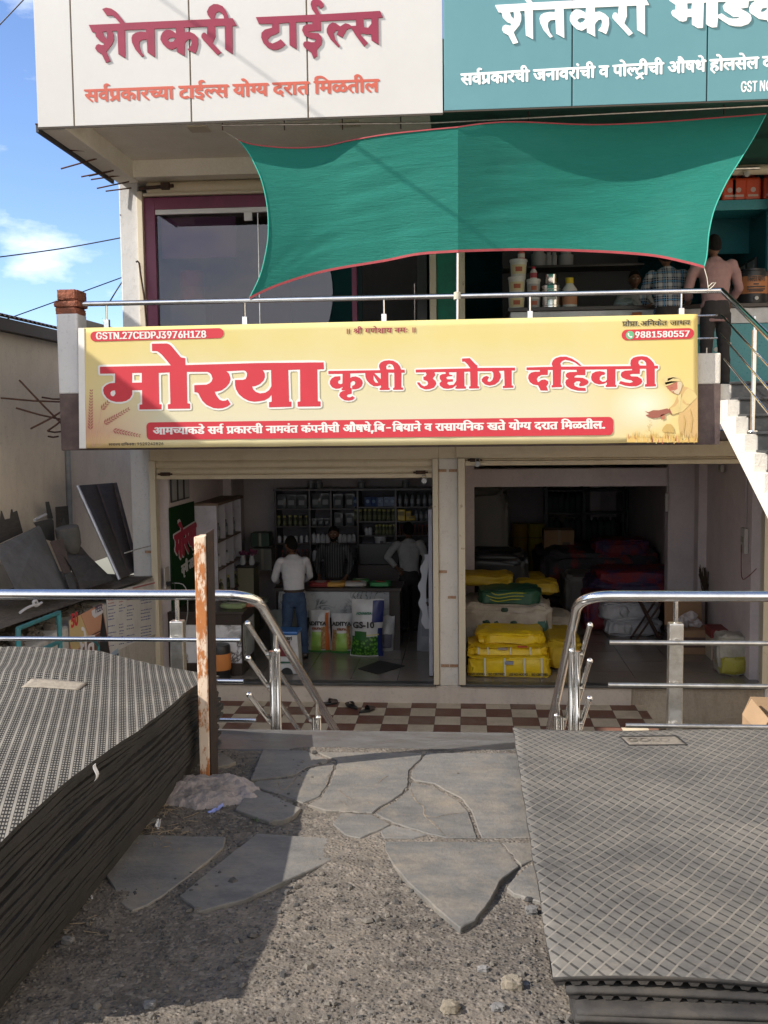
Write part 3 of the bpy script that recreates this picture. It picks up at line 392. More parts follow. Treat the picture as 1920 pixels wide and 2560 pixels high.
  [75,32,10,0,-2,5,-3,3,-4,0,-1,-2,-1,-2],
 ]),
 'bn6': (1.4744, 2.4257, 0.0016, [
  [6,0,-4,3,8,4,-4,3,-1,2,-1,12,-4,1,0,3,1,1,34,0,-2,4,-2,3,-7,0,-1,3,1,1,6,0,5,-1,3,-4,3,-6,50,0,1,-1,0,-3,-6,-1,0,-22,-1,-1,-3,0,-1,0,-1,23,-8,0,0,-23,-5,0,-1,7,-15,-8,-2,1,-1,3,7,3,-3,2,-2,4,-1,11,-8,0,0,-23,-4,-1,-1,1,0,23,-8,0,-1,0,0,-23,-5,0,-1,7],
  [97,0,-3,2,0,3,2,1,3,1,3,-2,0,-2,-2,-2],
  [243,1,-4,3,-4,4,-1,3,1,3,2,3,3,1,5,1,8,1,1,4,-1,1,-37,0,0,-7,5,1,6,-1,3,-2,1,-5,-2,-6,-2,-2,-1,0,-4,2,3,6,-1,3,-2,1,-4,-1,-2,-2,0,-10,-1,-1,-4,0,-1,6,-5,-1,-5,0,-5,2,-2,4,0,4,3,4,6,2,8,-1,0,3,-1,1,-22,-1,0,-22,-1,-1,-4,0,-1,0,0,13,-8,0,-1,-4,-3,-1,-5,2,-2,3,1,3,2,1,16,0,0,7,-24,-1,0,-22,-2,-1,-3,0,-1,0,-1,24,-7,-1,0,-22,-1,-1,-4,0,-1,0,0,12,-6,0,0,-5,-2,-2,-4,-2,-5,0,-4,2,-4,3,-6,8,5,1,7,-8,2,-1,5,0,1,2,-1,2,-3,3,-3,0,-1,3,1,1,5,1,1,1,0,2,-2,1,-3,0,-6,-1,-1,3,6,2,8,-1,2,-1,2,-3,0,-3,-3,-4,8,0,1,7,-4,1,0,4,16,0,0,4,1,4,2,1,5,2,7,1,7,-2,7,-3,7,-7,36,0,1,1,-3,5,-3,2,-5,-1,-1,3,0,1,1,0,6,1,5,-2,6,-10,37,0,0,-4,-5,0,-1,-1,0,-23,-4,0,-1,1,-1,13,-9,0,-3,-1,-1,-2,2,-4,6,-5,-3,-2],
  [311,1,-1,1,0,15,-7,0,2,-4,0,-5,-4,-3,-6,-1,-5,2,-3,2,-4,6,-2,5,1,1,4,0,6,-10,3,-1,3,0,1,1,1,2,-2,3,-4,3,1,3,2,0,13,0,0,4,-30,0,-1,1,0,3,57,0,0,-4,-6,0,0,-1,0,-23,-4,0,-2,1,0,23,-7,0,-1,-1,0,-22,-1,-1],
  [359,1,-1,1,0,5,-5,-1,-6,0,-4,1,-2,2,-1,3,1,4,-3,3,-2,3,0,3,2,3,4,2,3,0,4,-1,2,-2,1,-3,-2,-3,-2,0,-3,1,1,3,-1,1,-3,-1,-1,-2,1,-2,2,-1,7,0,2,-1,0,-3,-6,-1,-2,-2,1,-2,1,-1,5,0,3,1,3,2,0,11,-3,2,0,3,44,0,0,-3,-5,-1,0,-1,-1,-22,-5,0,0,6,-6,-2,-6,1,-4,2,-3,4,1,5,3,2,4,2,7,0,3,-1,0,-3,-9,0,-2,-2,-1,-3,2,-2,3,-1,4,1,3,2,1,1,0,11,-24,0,0,-1,0,-22,-2,-1],
  [202,10,4,0,4,3,0,5,-8,0,-3,-2,0,-3,1,-2],
  [13,11,5,0,4,3,-1,10,-11,0,0,-10,1,-2],
  [58,11,4,0,4,2,0,11,-11,0,0,-9,1,-2],
  [156,29,22,0,-7,5,-4,2,-6,1,-4,-1,-2,-2,0,-2],
 ]),
 'bn7': (-3.1315, 1.4288, 0.0019, [
  [1153,0,-3,2,1,7,-1,2,1,4,3,2,2,1,8,0,2,-5,-1,-2,-3,-2,-2,-8,-3,-1],
  [2014,10,-4,3,-3,3,-7,1,-5,3,-5,6,0,6,1,3,6,4,8,2,0,3,-18,1,-1,2,1,3,4,1,112,0,4,-1,0,-4,-5,-1,-1,-2,0,-24,2,-2,-1,-4,-9,0,-6,2,-4,-2,-7,0,-4,4,-4,6,-1,6,2,4,5,4,15,1,1,5,-1,2,-25,-1,0,-25,2,-2,-1,-3,-4,-1,-10,0,-6,0,-5,1,-3,2,-10,11,-4,5,0,2,2,2,5,2,6,-1,1,4,-1,3,-18,0,-1,0,-1,-8,-12,-2,-2,-1,-2,-4,2,-4,3,-2,4,4,4,2,5,-1,4,-3,0,-3,-2,-4,4,-5,-5,-3],
  [38,7,-3,1,0,3,2,2,-1,9,-2,0,0,-5,-3,-3,-7,-3,-6,0,-8,4,-5,4,-5,7,0,2,2,1,5,1,3,0,7,-10,3,-2,3,1,-1,5,-2,2,-5,1,-1,4,1,1,6,1,1,3,0,2,-4,1,-8,-2,-3,4,3,2,7,2,9,0,5,-3,2,2,3,1,222,0,1,2,-3,7,-2,1,-7,0,-2,3,1,2,1,0,8,1,7,-2,4,-3,5,-10,6,-1,1,-1,-1,-4,-6,-1,-1,-8,-15,-1,-1,-1,1,-3,6,1,6,-2,4,-2,3,-2,0,-5,-1,-5,-8,-3,-12,0,-6,1,-5,2,-6,5,-2,-2,0,-4,-6,0,-4,1,-2,1,3,7,0,5,-1,2,-3,-1,-2,-2,0,-9,2,-2,0,-4,-4,-1,-10,1,-1,3,2,2,-1,2,-8,-1,-5,1,-4,3,-3,5,0,5,4,5,8,3,8,0,1,2,-2,1,-21,-1,-1,-24,2,-3,0,-3,-4,-1,-10,1,-1,3,2,2,0,25,-1,1,-4,0,-1,-1,0,-25,2,-2,0,-2,-4,-2,-8,0,-3,2,0,2,2,2,-1,2,-8,0,-8,2,-9,-3,-11,1,-4,3,-2,3,-1,3,1,4,-7,2,0,3,4,1,21,0,3,0,1,-4,1,0,2,1,2,3,-2,4,-33,1,-1,-2,0,-24,1,-2,0,-2,-4,-2,-7,0,-3,2,0,2,1,2,0,8,-7,0,-3,-4,-4,-1,-6,1,-3,3,-2,4,2,2,3,2,1,9,-1,1,-6,1,-2,-2,0,-24,2,-2,0,-3,-4,-1,-7,0,-3,0,-1,2,2,4,0,24,-1,1,-3,0,-1,-1,0,-24,1,-2,1,-3,-4,-1],
  [311,8,-14,14,-4,5,1,3,3,1,7,1,1,3,0,3,-13,2,-1,2,1,3,3,1,62,0,-1,5,0,3,3,5,8,2,4,0,7,-2,0,-3,-2,-1,-7,0,-2,-2,0,-4,2,-3,8,-1,1,-1,-1,-4,-5,-1,-1,-1,0,-24,2,-3,-1,-3,-4,0,-9,0,0,3,1,3,0,1,-7,0,-7,0,-4,3,-3,4,-1,5,3,6,9,3,9,0,1,3,-24,0,-1,-1,0,-24,2,-2,-1,-3,-4,-2,-6,0,-4,2,-3,-2],
  [396,8,-3,4,10,5,-6,7,-1,15,-5,2,0,4,3,1,154,0,1,1,-1,7,3,5,5,2,7,1,8,-3,4,-4,4,-8,6,-1,1,-1,0,-4,-6,-2,0,-24,2,-4,-1,-2,-3,-1,-7,0,-4,2,0,3,2,2,0,24,-2,1,-3,0,-1,-1,0,-24,1,-5,0,-1,-3,-1,-11,1,0,3,1,2,0,2,-9,-1,-6,2,-5,5,0,7,-6,1,-1,1,0,3,3,2,23,-1,1,4,-1,1,-28,0,0,-6,-1,-4,-9,-7,8,-7,7,-4,0,-1,-4,-3,-8,1,-5,3,-1,2,-11,12,-1,4,2,2,5,1,5,-1,1,1,1,6,-2,1,-13,0,-1,-1,-1,-25,2,-2,0,-3,-1,-1,-9,0,-4,1,-1,3,2,2,0,26,-19,0,-1,-2,0,-5,10,-1,3,-1,3,-4,1,-7,-2,-8,-6,-1,-6,2,4,9,-1,4,-2,1,-4,-4,0,-9,2,-2,0,-3,-4,-1,-6,0,-4,1,1,6,-9,0,-6,2,-4,2,-2,5,1,6,3,4,8,2,8,1,1,2,-23,1,-1,-2,0,-24,2,-2,-1,-3,-4,-1,-9,0,-1,2,2,4,-1,2,-12,-8],
  [626,8,-3,2,0,3,1,2,0,10,-5,0,-2,-4,-5,-2,-7,3,-4,6,2,3,4,1,17,0,0,8,-24,1,-1,1,0,3,1,1,167,1,4,-1,0,-1,0,-3,-5,-1,-1,-2,0,-24,2,-2,-1,-3,-1,-1,-9,0,-5,2,-3,-2,-8,0,-4,4,-5,7,0,6,2,4,9,4,11,0,1,5,-1,2,-25,-1,0,-25,1,-4,-1,-2,-3,0,-10,0,-1,3,2,3,0,1,-10,0,-5,1,-5,4,-2,2,1,8,4,4,7,2,9,0,1,3,-24,0,-1,-25,2,-2,0,-3,-4,-1,-6,-1,-4,1,-1,1,0,3,2,2,0,8,-7,0,-3,-4,-4,-2,-6,2,-3,3,-2,4,5,3,0,2,0,9,-2,0,-5,0,-1,-1,0,-24,2,-2,0,-3,-4,-2,-9,1,-2,1,0,2,2,3,0,24,-1,1,-3,0,-1,-1,0,-24,1,-2,0,-3,-3,-2],
  [810,9,-4,2,2,5,-9,0,-5,1,-4,3,-3,5,1,5,4,5,7,3,8,0,1,2,-23,1,-1,5,3,1,106,0,1,1,-1,7,2,4,3,2,7,2,6,-1,5,-2,4,-5,4,-8,27,0,1,1,-1,8,3,4,5,3,7,0,8,-2,4,-4,4,-9,6,-1,1,-1,-1,-4,-5,-1,0,-25,1,-4,0,-2,-3,0,-8,-1,-3,2,0,3,1,2,0,24,-1,1,-4,0,-1,-1,0,-24,2,-3,0,-2,-1,-1,-9,-1,-4,1,-1,3,2,4,-10,0,-5,1,-5,5,0,7,-8,2,0,4,4,1,23,0,1,1,-1,3,-28,0,-1,-25,2,-4,-1,-2,-3,-1,-7,0,-3,1,0,4,1,2,0,24,-1,1,-4,0,-1,-25,2,-2,0,-3,-4,-2,-6,0,-4,1,-1,1,0,3,2,2,-1,10,-4,0,-2,-4,-5,-2,-6,2,-3,3,-2,3,2,3,3,1,17,1,1,8,-23,0,-2,-1,0,-24,2,-3,0,-2,-4,-2,-7,0,-3,1,-1,1,0,2,2,3,-1,2,-11,1,-4,1,-3,3,-2,5,0,12,-9,1,-10,0,-1,-6,1,-1,10,-1,5,-3,2,-4,0,-4,-3,-7,1,-2,-6,-1,-7,2,3,8,0,4,-2,2,-3,-4,-1,-9,2,-2,0,-3,-4,-1],
  [1042,10,-3,1,0,3,2,2,-1,10,-1,-1,-1,-4,-3,-4,-7,-3,-5,0,-7,2,-5,4,-7,11,5,2,5,0,7,-10,3,-2,2,0,1,3,0,3,-3,2,-4,1,-1,3,1,2,6,2,0,4,-3,1,-9,-2,-2,5,2,1,8,2,8,0,5,-3,2,2,3,1,15,0,-3,2,-6,-1,-4,2,-1,3,5,2,-3,2,-1,3,1,1,9,1,7,-1,5,-5,5,-9,40,0,4,-1,10,2,8,-3,3,2,-2,7,-3,2,-7,1,-2,3,0,1,5,2,6,0,5,-2,4,-2,6,-12,7,-1,0,-4,-5,-1,-1,-2,0,-24,2,-4,-1,-1,-4,-1,-9,0,-1,2,1,5,-10,-1,-7,3,-4,5,1,7,-5,4,-1,6,-1,1,-1,-2,0,-24,1,-2,0,-3,-4,-1,-10,0,-1,4,2,2,0,3,-12,0,-4,1,-3,4,-2,4,0,12,-2,2,-3,-1,0,-1,0,-24,1,-2,0,-3,-4,-1,-10,0,0,4,1,2,0,24,-1,1,-3,1,-1,-2,0,-24,2,-2,0,-3,-4,-1],
  [1171,10,-2,1,-1,1,2,4,0,25,-1,1,-4,1,-1,3,1,1,3,1,0,8,5,5,9,3,12,-1,11,-6,10,-9,6,0,4,-1,0,-4,-6,-1,-1,-1,0,-24,2,-3,-1,-3,-4,-1,-9,1,-1,3,2,2,-1,2,-7,-1,-8,2,-4,2,-3,3,0,7,4,5,9,3,9,0,0,3,-23,0,-2,-1,0,-24,2,-3,0,-2,-4,-2],
  [1268,10,-3,1,-1,2,2,4,0,24,-1,1,-4,1,-1,3,1,2,4,1,-1,5,2,5,6,4,12,1,11,-3,9,-5,8,-7,80,0,2,1,-3,6,-3,2,-7,0,-2,4,1,1,4,1,6,0,5,-1,4,-2,6,-12,6,-1,2,-1,-1,-4,-6,-1,-1,-1,0,-24,2,-2,0,-3,-1,-1,-9,0,-4,1,0,3,1,2,0,11,-5,0,-1,-5,-6,-1,-5,1,-5,5,0,3,2,2,20,1,0,7,-1,1,-23,0,-1,-25,2,-4,-1,-2,-3,0,-7,0,-4,1,0,3,2,2,0,25,-4,0,-1,-1,0,-24,1,-2,0,-3,-3,-1,-7,-1,-3,1,-1,1,0,3,1,2,0,2,-8,-1,-6,1,-7,5,-3,8,7,3,1,5,-2,2,-7,0,-1,-1,0,-24,1,-2,0,-3,-3,-2,-7,0,-4,2,1,6,-11,0,-5,1,-5,4,-2,4,2,6,4,4,7,2,10,0,0,3,-24,0,-2,-1,0,-24,2,-2,0,-3,-4,-2],
  [1452,11,-3,2,1,5,-7,0,-8,1,-5,4,-2,5,1,4,3,4,8,3,10,1,0,2,-23,1,-2,1,1,4,3,1,35,0,4,-1,0,-4,-6,-1,-1,-2,0,-24,2,-2,0,-3,-4,-1],
  [1502,11,-5,4,-1,2,-9,9,-3,4,0,3,2,2,5,1,5,-1,1,3,0,5,-15,1,-1,4,4,1,141,1,2,0,-1,4,0,4,4,4,9,3,7,0,8,-1,6,-3,14,-11,53,0,4,-1,1,-1,0,-3,-2,-1,-19,-1,0,-6,7,0,5,-2,4,-3,1,-6,-2,-11,-6,-1,-7,2,0,-3,-4,-1,-10,0,-1,3,2,3,-1,1,-6,0,-8,1,-6,5,0,6,2,5,7,4,11,0,1,2,-2,1,-22,0,0,-25,1,-4,-1,-2,-3,-1,-7,0,-3,2,0,3,1,2,0,10,-5,0,-2,-4,-5,-2,-5,2,-5,5,0,3,2,2,20,1,0,7,-1,1,-23,0,-1,-25,2,-4,-1,-2,-3,-1,-7,0,-4,2,0,3,2,2,0,24,-1,1,-3,0,-1,-1,0,-24,2,-3,-1,-3,-4,-1,-9,1,-1,3,1,2,0,3,-8,-1,-6,1,-6,5,-4,7,2,1,4,2,2,2,0,4,-3,2,-6,0,-1,-1,0,-24,1,-2,0,-4,-4,-1,-9,1,-1,3,2,3,0,24,-1,1,-5,0,0,-1,0,-24,1,-2,0,-4,-3,-1,-7,0,-5,2,-6,-2,-4,0,-5,4,-1,3,-9,8,-3,5,0,2,3,2,4,1,4,0,1,3,-1,3,-12,1,-1,-1,0,-24,1,-3,0,-3,-4,-1,-10,1],
  [1790,12,-16,1,-11,3,-11,10,-4,6,1,2,3,2,7,1,1,2,-1,4,-12,1,-1,5,4,1,73,0,1,1,-3,7,-2,1,-7,1,-2,4,6,2,4,0,7,-2,5,-5,4,-8,6,-2,1,-1,0,-3,-5,-1,-1,-1,0,-25,1,-2,0,-3,-4,-1,-7,0,-4,2,-3,-2,-9,1,-4,3,-5,8,1,7,3,3,5,2,14,1,0,6,-1,1,-23,0,-2,-2,0,-24,2,-2,0,-2,-4,-2],
  [1884,12,-3,2,0,3,2,2,-1,2,-5,-1,-7,1,-4,1,-5,4,-2,7,6,4,1,5,-2,2,-7,1,-1,3,1,1,3,1,38,1,0,4,-3,3,-2,2,-7,0,-2,3,1,2,10,1,6,-2,4,-3,6,-11,58,1,4,-2,0,-3,-5,-2,-1,-1,0,-24,2,-3,-1,-3,-4,-1,-9,1,-1,3,2,2,-1,3,-8,-1,-6,1,-6,5,-3,7,1,1,4,2,2,2,0,4,-2,2,-6,0,-1,-17,-2,-3,-4,-1,-6,1,-5,6,1,3,5,3,0,8,-8,0,0,-25,1,-2,0,-4,-4,-1,-9,1,-1,3,2,3,0,24,-1,1,-4,0,-1,-1,0,-24,1,-2,0,-3,-3,-2],
  [2128,13,-2,1,-1,1,2,4,0,24,-1,1,-5,2,0,3,4,2,-1,7,2,3,5,4,8,2,9,-1,9,-2,6,-4,10,-9,76,0,1,1,-1,5,1,4,3,4,7,2,8,-1,3,-1,4,-3,6,-10,46,0,4,-1,0,-4,-5,-2,-1,-1,0,-25,2,-1,5,4,5,1,4,-1,4,-4,-2,-3,-4,-2,-9,1,-3,3,-1,-3,-3,-1,-10,1,-1,3,2,3,-1,12,-4,-5,-4,-1,-6,2,1,4,-3,2,-2,-2,0,-5,6,-6,6,-3,0,-1,-3,-3,-2,-1,-7,1,-4,4,-6,8,-2,3,1,5,4,4,6,2,6,0,6,-2,6,2,1,1,0,3,-1,1,-30,0,-2,-1,0,-24,2,-2,0,-3,-4,-2,-10,1,-1,3,2,3,0,24,-1,1,-3,0,-1,-1,0,-24,2,-3,-1,-3,-10,-1,-5,2,-3,-2,-8,0,-4,4,-6,8,-3,-4,-6,-4,-11,0,-5,3,-5,-3,-10,0,-4,2,-4,5,-1,6,2,6,4,3,7,2,12,-3,5,2,0,4,-1,1,-31,0,-1,-1,0,-25,1,-2,0,-2,-4,-2,-7,0,-3,2,0,2,1,2,0,8,-7,0,-3,-4,-4,-1,-5,1,-5,4,0,4,5,4,0,8,-1,2,-6,0,-1,-2,0,-24,2,-2,0,-2,-4,-2],
  [319,13,4,0,0,9,-14,1,1,-2],
  [748,14,4,0,2,1,0,12,-1,1,-9,-1,-2,-1,1,-6],
  [1511,16,2,0,0,2,0,24,-1,1,-3,0,-1,-7,-2,-4,-7,-6],
  [1553,17,4,0,0,8,-14,1,0,-1],
  [1713,17,2,0,3,7,0,4,-2,3,-4,-3],
  [1820,17,4,0,1,1,0,12,0,1,-9,0,-2,-2,0,-6],
  [2050,18,2,0,1,1,0,24,-2,1,-3,0,0,-4,-2,-6,-8,-6],
  [2085,18,3,0,2,1,0,12,-1,1,-8,-1,-3,-2,1,-6],
  [2247,19,4,-1,1,1,0,12,0,1,-9,0,-2,-2,0,-5],
  [254,14,8,1,1,2,-1,3,-3,0,-9,-1,-6,6,-2,4,1,3,3,2,13,3,0,2,-40,0,0,-7,11,0,5,-4,2,-9,4,2,3,0],
  [1778,19,6,0,3,1,1,2,-8,0,-6,1,-4,4,-1,4,-5,-3,0,-2,5,-4,5,-2],
  [2214,23,2,1,2,4,-1,4,-2,2,-3,-1,-3,-7],
  [2193,24,1,-1,2,2,4,6,-1,1,-3,2,-3,0,-2,-3,0,-4],
  [1126,23,5,0,4,2,1,15,-2,2,-1,0,-3,-6,4,-2,0,-4,-8,-2,-1,-3],
  [126,20,3,0,4,3,-1,5,-5,0,-3,-2,0,-4],
  [201,20,2,0,5,3,-1,6,-6,0,-2,-1,0,-6],
  [352,21,4,0,4,2,0,7,-8,0,-2,-1,-1,-5,1,-2],
  [445,21,2,0,5,3,0,6,-7,0,-2,-1,-1,-5],
  [544,21,2,0,5,3,0,6,-6,-1,-2,-1,-2,-3],
  [708,22,3,0,5,3,0,6,-7,0,-3,-1,0,-6],
  [801,22,2,0,5,3,0,6,-7,0,-2,-1,0,-6],
  [947,23,4,0,3,2,0,6,-6,0,-3,-2,0,-4],
  [1198,23,1,0,0,1,-4,4,1,-3],
  [1294,24,2,0,-4,4,0,-2],
  [1442,24,4,0,4,3,0,6,-7,0,-2,-1,-2,-4,1,-2],
  [1693,25,3,0,5,3,-1,6,-5,0,-3,-1,-1,-5],
  [147,21,4,0,5,3,0,14,-1,1,-5,-1,0,-7,-6,-6],
  [1333,25,4,0,4,2,0,14,0,1,-5,0,-1,-8,-6,-6],
  [1604,26,3,0,5,3,0,13,0,1,-6,-1,1,-3,-1,-4,-5,-6],
  [1874,26,4,0,5,4,0,13,-1,1,-5,-1,1,-3,-1,-5,-6,-5],
  [1947,27,4,0,5,2,0,14,-1,1,-5,0,0,-8,-6,-6],
  [410,23,2,-1,4,3,1,13,-1,1,-7,1,-2,-1,0,-13],
  [853,24,4,0,3,3,0,13,-1,1,-7,0,-2,-1,0,-12],
  [1088,25,3,1,-6,6,0,-5],
  [1232,26,-2,1,-1,1,0,3,3,1,19,1,4,-1,0,-1,0,-4,-3,-1],
  [1782,28,3,0,3,1,0,5,-1,1,-4,0,-2,-1,-1,-4],
  [2229,32,1,0,4,4,5,2,13,1,0,6,-30,0,-1,-5,5,-4],
  [1302,30,1,0,0,2,-3,1],
  [1205,30,1,0,0,2,-2,1],
  [84,28,8,0,0,10,-8,0],
  [315,29,7,-1,1,1,0,10,-7,0],
  [672,30,8,0,0,10,-8,0],
  [1549,32,6,0,2,1,0,10,-7,0],
  [2157,34,8,0,0,11,-8,-1],
  [30,29,6,0,1,8,-1,1,-3,0,0,-3],
  [1035,32,5,1,1,7,-1,1,-2,0,0,-3],
  [1123,35,2,1,-4,2,0,-2],
  [1772,38,5,2,10,1,1,2,-1,1,-15,0,-1,-2],
  [1094,36,1,0,0,5,-5,0],
  [561,47,5,-1,1,1,-2,6,-3,3,-2,-3,0,-4],
  [906,48,5,-1,1,1,-3,6,-3,3,-2,-3,0,-4],
  [964,48,5,0,1,0,-3,8,-2,1,-2,-1,-1,-1,0,-5],
  [1180,48,21,0,1,1,-8,6,-5,2,-5,1,-3,-1,-2,-2,0,-4],
  [1277,49,20,0,1,0,-3,4,-5,3,-5,2,-5,0,-3,-1,-2,-3],
  [1640,50,20,0,1,0,-8,7,-5,2,-5,0,-3,-1,-2,-3,0,-3],
  [2137,51,20,0,2,1,-7,6,-7,2,-4,0,-3,-1,-2,-1,0,-5],
  [2262,52,5,-1,1,1,-3,7,-2,2,-2,-1,-1,-3],
  [721,50,-5,3,0,3,5,3,5,-1,2,-3,0,-2,-3,-2],
  [827,50,-4,3,-1,2,1,2,5,2,5,-1,2,-3,-1,-2,-2,-2],
 ]),
 'bn8': (-3.5912, 1.334, 0.0012, [
  [114,0,-2,2,0,1,9,5,0,10,-1,0,-4,0,-1,-10,-1,-1,-2,0,-2,1,-1,3,1,1,2,1,0,5,-4,0,0,3,1,0,29,0,1,1,0,4,0,2,3,1,3,1,4,0,5,-1,3,-2,5,-6,56,1,2,-1,-1,-2,-3,-1,0,-16,-1,-1,-3,0,0,8,-10,1,0,-2,6,-5,0,-1,-2,-1,-3,2,-7,8,-4,-1,-2,-1,0,-7,-1,-1,-3,0,0,5,-5,-1,-4,1,-2,3,0,3,1,2,4,2,4,0,2,0,0,2,-1,1,-22,-1,0,-4,4,0,3,-1,2,-2,0,-4,-2,-4,-2,0,-1,1,1,3,0,3,-1,1,-3,0,-1,-2,0,-7,-2,-1,-2,0,0,5,-6,0,-3,2,-2,3,0,7,-4,0,-1,0,0,-17,-2,0,-1,1,0,15,-1,1,-4,0,-1,0,0,-17,-1,0,-2,-1,-1,2,0,16,-1,0,-3,0,-1,-1,0,-16,-1,-1,-2,1,-1,3],
  [28,0,-1,5,-3,-1,-3,0,-3,1,-2,3,-8,1,0,-1,6,-6,-2,-2,-2,1,-6,6,-2,4,0,1,1,1,4,0,1,4,-1,1,-6,0,-1,2,1,1,97,0,2,-1,-1,-2,-3,0,0,-16,-1,-2,-3,1,0,4,-5,0,-2,0,-4,3,-2,3,1,2,3,1,0,1,0,3,-2,0,-26,0,0,-17,-1,-1,-2,0,-1,1,0,17,-5,0,0,-3,0,-3,-5,-4,7,-6,0,-1,-2,-1,-8,7,-3,4,0,1,2,2,3,-2,1,1,2,2,-1,3,-10,0,-1,-1,0,-16,-1,-1],
  [226,1,-1,1,0,18,1,2,1,0,1,-1,1,-1,0,-18,-1,-1],
  [249,1,-1,1,6,8,-5,1,-2,1,-2,2,-1,4,1,3,2,3,3,1,4,1,3,-1,3,-3,1,-3,0,-3,-2,-4,-7,-10,-1,-1],
  [273,1,-4,2,-2,3,0,1,1,1,2,0,3,-3,4,-1,2,2,1,1,0,4,-1,2,-2,1,-3,0,-4,-1,-2,0,1,12,1,0,13,0,0,-1,0,-2,-10,0,-1,0,0,-5,5,0,3,-1,4,-3,1,-4,-2,-4,-2,-3,-4,-1],
  [291,1,-1,1,0,2,11,10,2,5,-1,2,-3,2,-3,-1,-3,-4,-3,1,1,2,1,2,3,2,3,1,4,0,4,-3,1,-5,-2,-4,-8,-8,0,-1,10,0,0,-1,0,-2,-1,-1],
  [317,1,0,2,6,7,-6,1,-2,3,-2,2,0,4,2,3,2,2,3,1,3,0,3,-1,3,-3,1,-3,0,-2,-2,-5,-7,-10,-1,-1],
  [337,2,-1,0,0,2,10,9,3,5,-1,3,-3,2,-4,-1,-1,-4,-3,0,-1,2,1,2,2,3,2,1,4,0,4,-1,3,-3,1,-5,-3,-4,-8,-7,10,-1,1,-1,0,-2,-1,0],
  [371,2,-1,4,-11,1,-1,1,0,2,10,15,1,1,2,0,1,-1,-9,-15,1,0,6,0,0,6,1,1,3,0,0,-7,3,0,0,-2,0,-1,-3,-1,-1,-4],
  [383,2,-1,1,0,2,11,10,2,3,0,2,-1,2,-4,1,-3,-1,-1,-3,-3,0,-1,0,1,3,2,3,3,1,2,0,3,0,3,-2,2,-1,1,-2,0,-3,-2,-4,-9,-9,10,0,1,-1,0,-2,-1,0],
  [411,2,-4,2,-2,2,-1,2,1,3,3,4,-2,3,-1,3,1,2,3,2,3,1,3,0,3,-1,3,-3,1,-2,-1,-2,-2,-3,3,-4,1,-4,-2,-2,-3,-2,-2,-1],
  [428,2,0,1,0,2,11,10,2,4,0,2,-1,1,-4,1,-3,-1,-2,-3,-2,0,-1,1,1,2,2,3,3,1,2,1,4,-1,4,-3,1,-2,0,-2,-3,-5,-8,-8,10,0,1,-1,0,-2,-1,-1],
  [457,2,-3,1,-2,3,-1,2,0,4,2,4,7,10,4,0,0,-1,-5,-7,4,-1,3,-2,2,-3,0,-4,-1,-3,-4,-2],
  [67,3,-2,1,-3,2,-3,6,0,2,3,0,4,-7,3,-1,1,0,1,2,-1,2,-3,3,1,2,1,0,9,0,0,-1,0,-1,-5,-1,1,-4,-1,-3,-2,-2],
  [411,5,4,0,3,1,1,3,-2,3,-4,1,-4,-2,-1,-3,1,-2],
  [458,5,3,0,3,3,0,4,-1,1,-1,1,-4,0,-2,-1,-1,-1,0,-4,1,-2],
  [22,7,3,0,2,2,0,4,-4,0,-3,-1,-1,-3,1,-1],
  [181,8,2,0,3,1,0,5,-2,-1,-3,0,-2,-1,-1,-3,2,-1],
  [85,8,4,0,3,2,0,8,-5,0,0,-3,-1,-2,-3,-3],
  [154,9,2,0,3,1,0,8,-1,0,-5,0,-1,0,0,-6,0,-2],
  [13,11,3,1,2,2,2,1,2,1,5,-1,0,2,0,1,-15,0,-1,-6],
  [208,12,4,1,0,6,-6,-1,-1,-5],
  [190,13,6,0,2,1,3,0,1,1,0,3,-1,1,-11,0,0,-1],
  [251,13,4,1,1,0,1,2,0,4,-3,2,-4,0,-2,-2,0,-2,0,-2,1,-2],
  [320,14,4,0,2,3,0,2,-1,2,-3,2,-4,-1,-1,-4,1,-3],
  [412,16,3,0,2,1,1,3,-1,1,-1,2,-3,0,-3,-1,0,-4,0,-1],
  [143,21,13,0,1,1,-4,3,-3,2,-3,0,-3,0,-1,-1,-1,-3],
 ]),
 'l_mor': (-0.0542, -0.0474, 0.014, [
  [92,0,-13,11,-15,16,0,5,3,2,10,-1,2,3,0,4,-16,-1,0,-37,-3,-2,-5,1,-6,5,0,32,-1,2,-3,-1,-1,-37,-2,-2,-4,0,-8,6,0,12,-7,0,-1,-5,-5,-2,-3,2,-10,8,-1,5,5,4,1,8,-9,7,0,5,2,1,46,0,-2,8,-6,0,-7,5,-1,5,7,1,5,0,4,-2,8,-8,6,-9,91,0,6,-5,0,-4,-1,-2,-5,0,-1,-2,0,-37,-7,0,-7,5,0,32,-3,2,-1,-2,-1,-37,-7,0,-6,4,-1,5,-8,0,-5,2,-8,7,-5,9,-5,-5,-6,-4,4,-5,11,-10,-2,-3],
  [109,21,5,0,5,4,0,14,-4,0,1,-6,-1,-4,-1,-2,-5,-4],
  [23,30,7,0,0,9,-7,0],
  [93,32,6,1,2,3,0,3,-8,0],
 ]),
 'l_kud': (-0.0297, -0.2807, 0.014, [
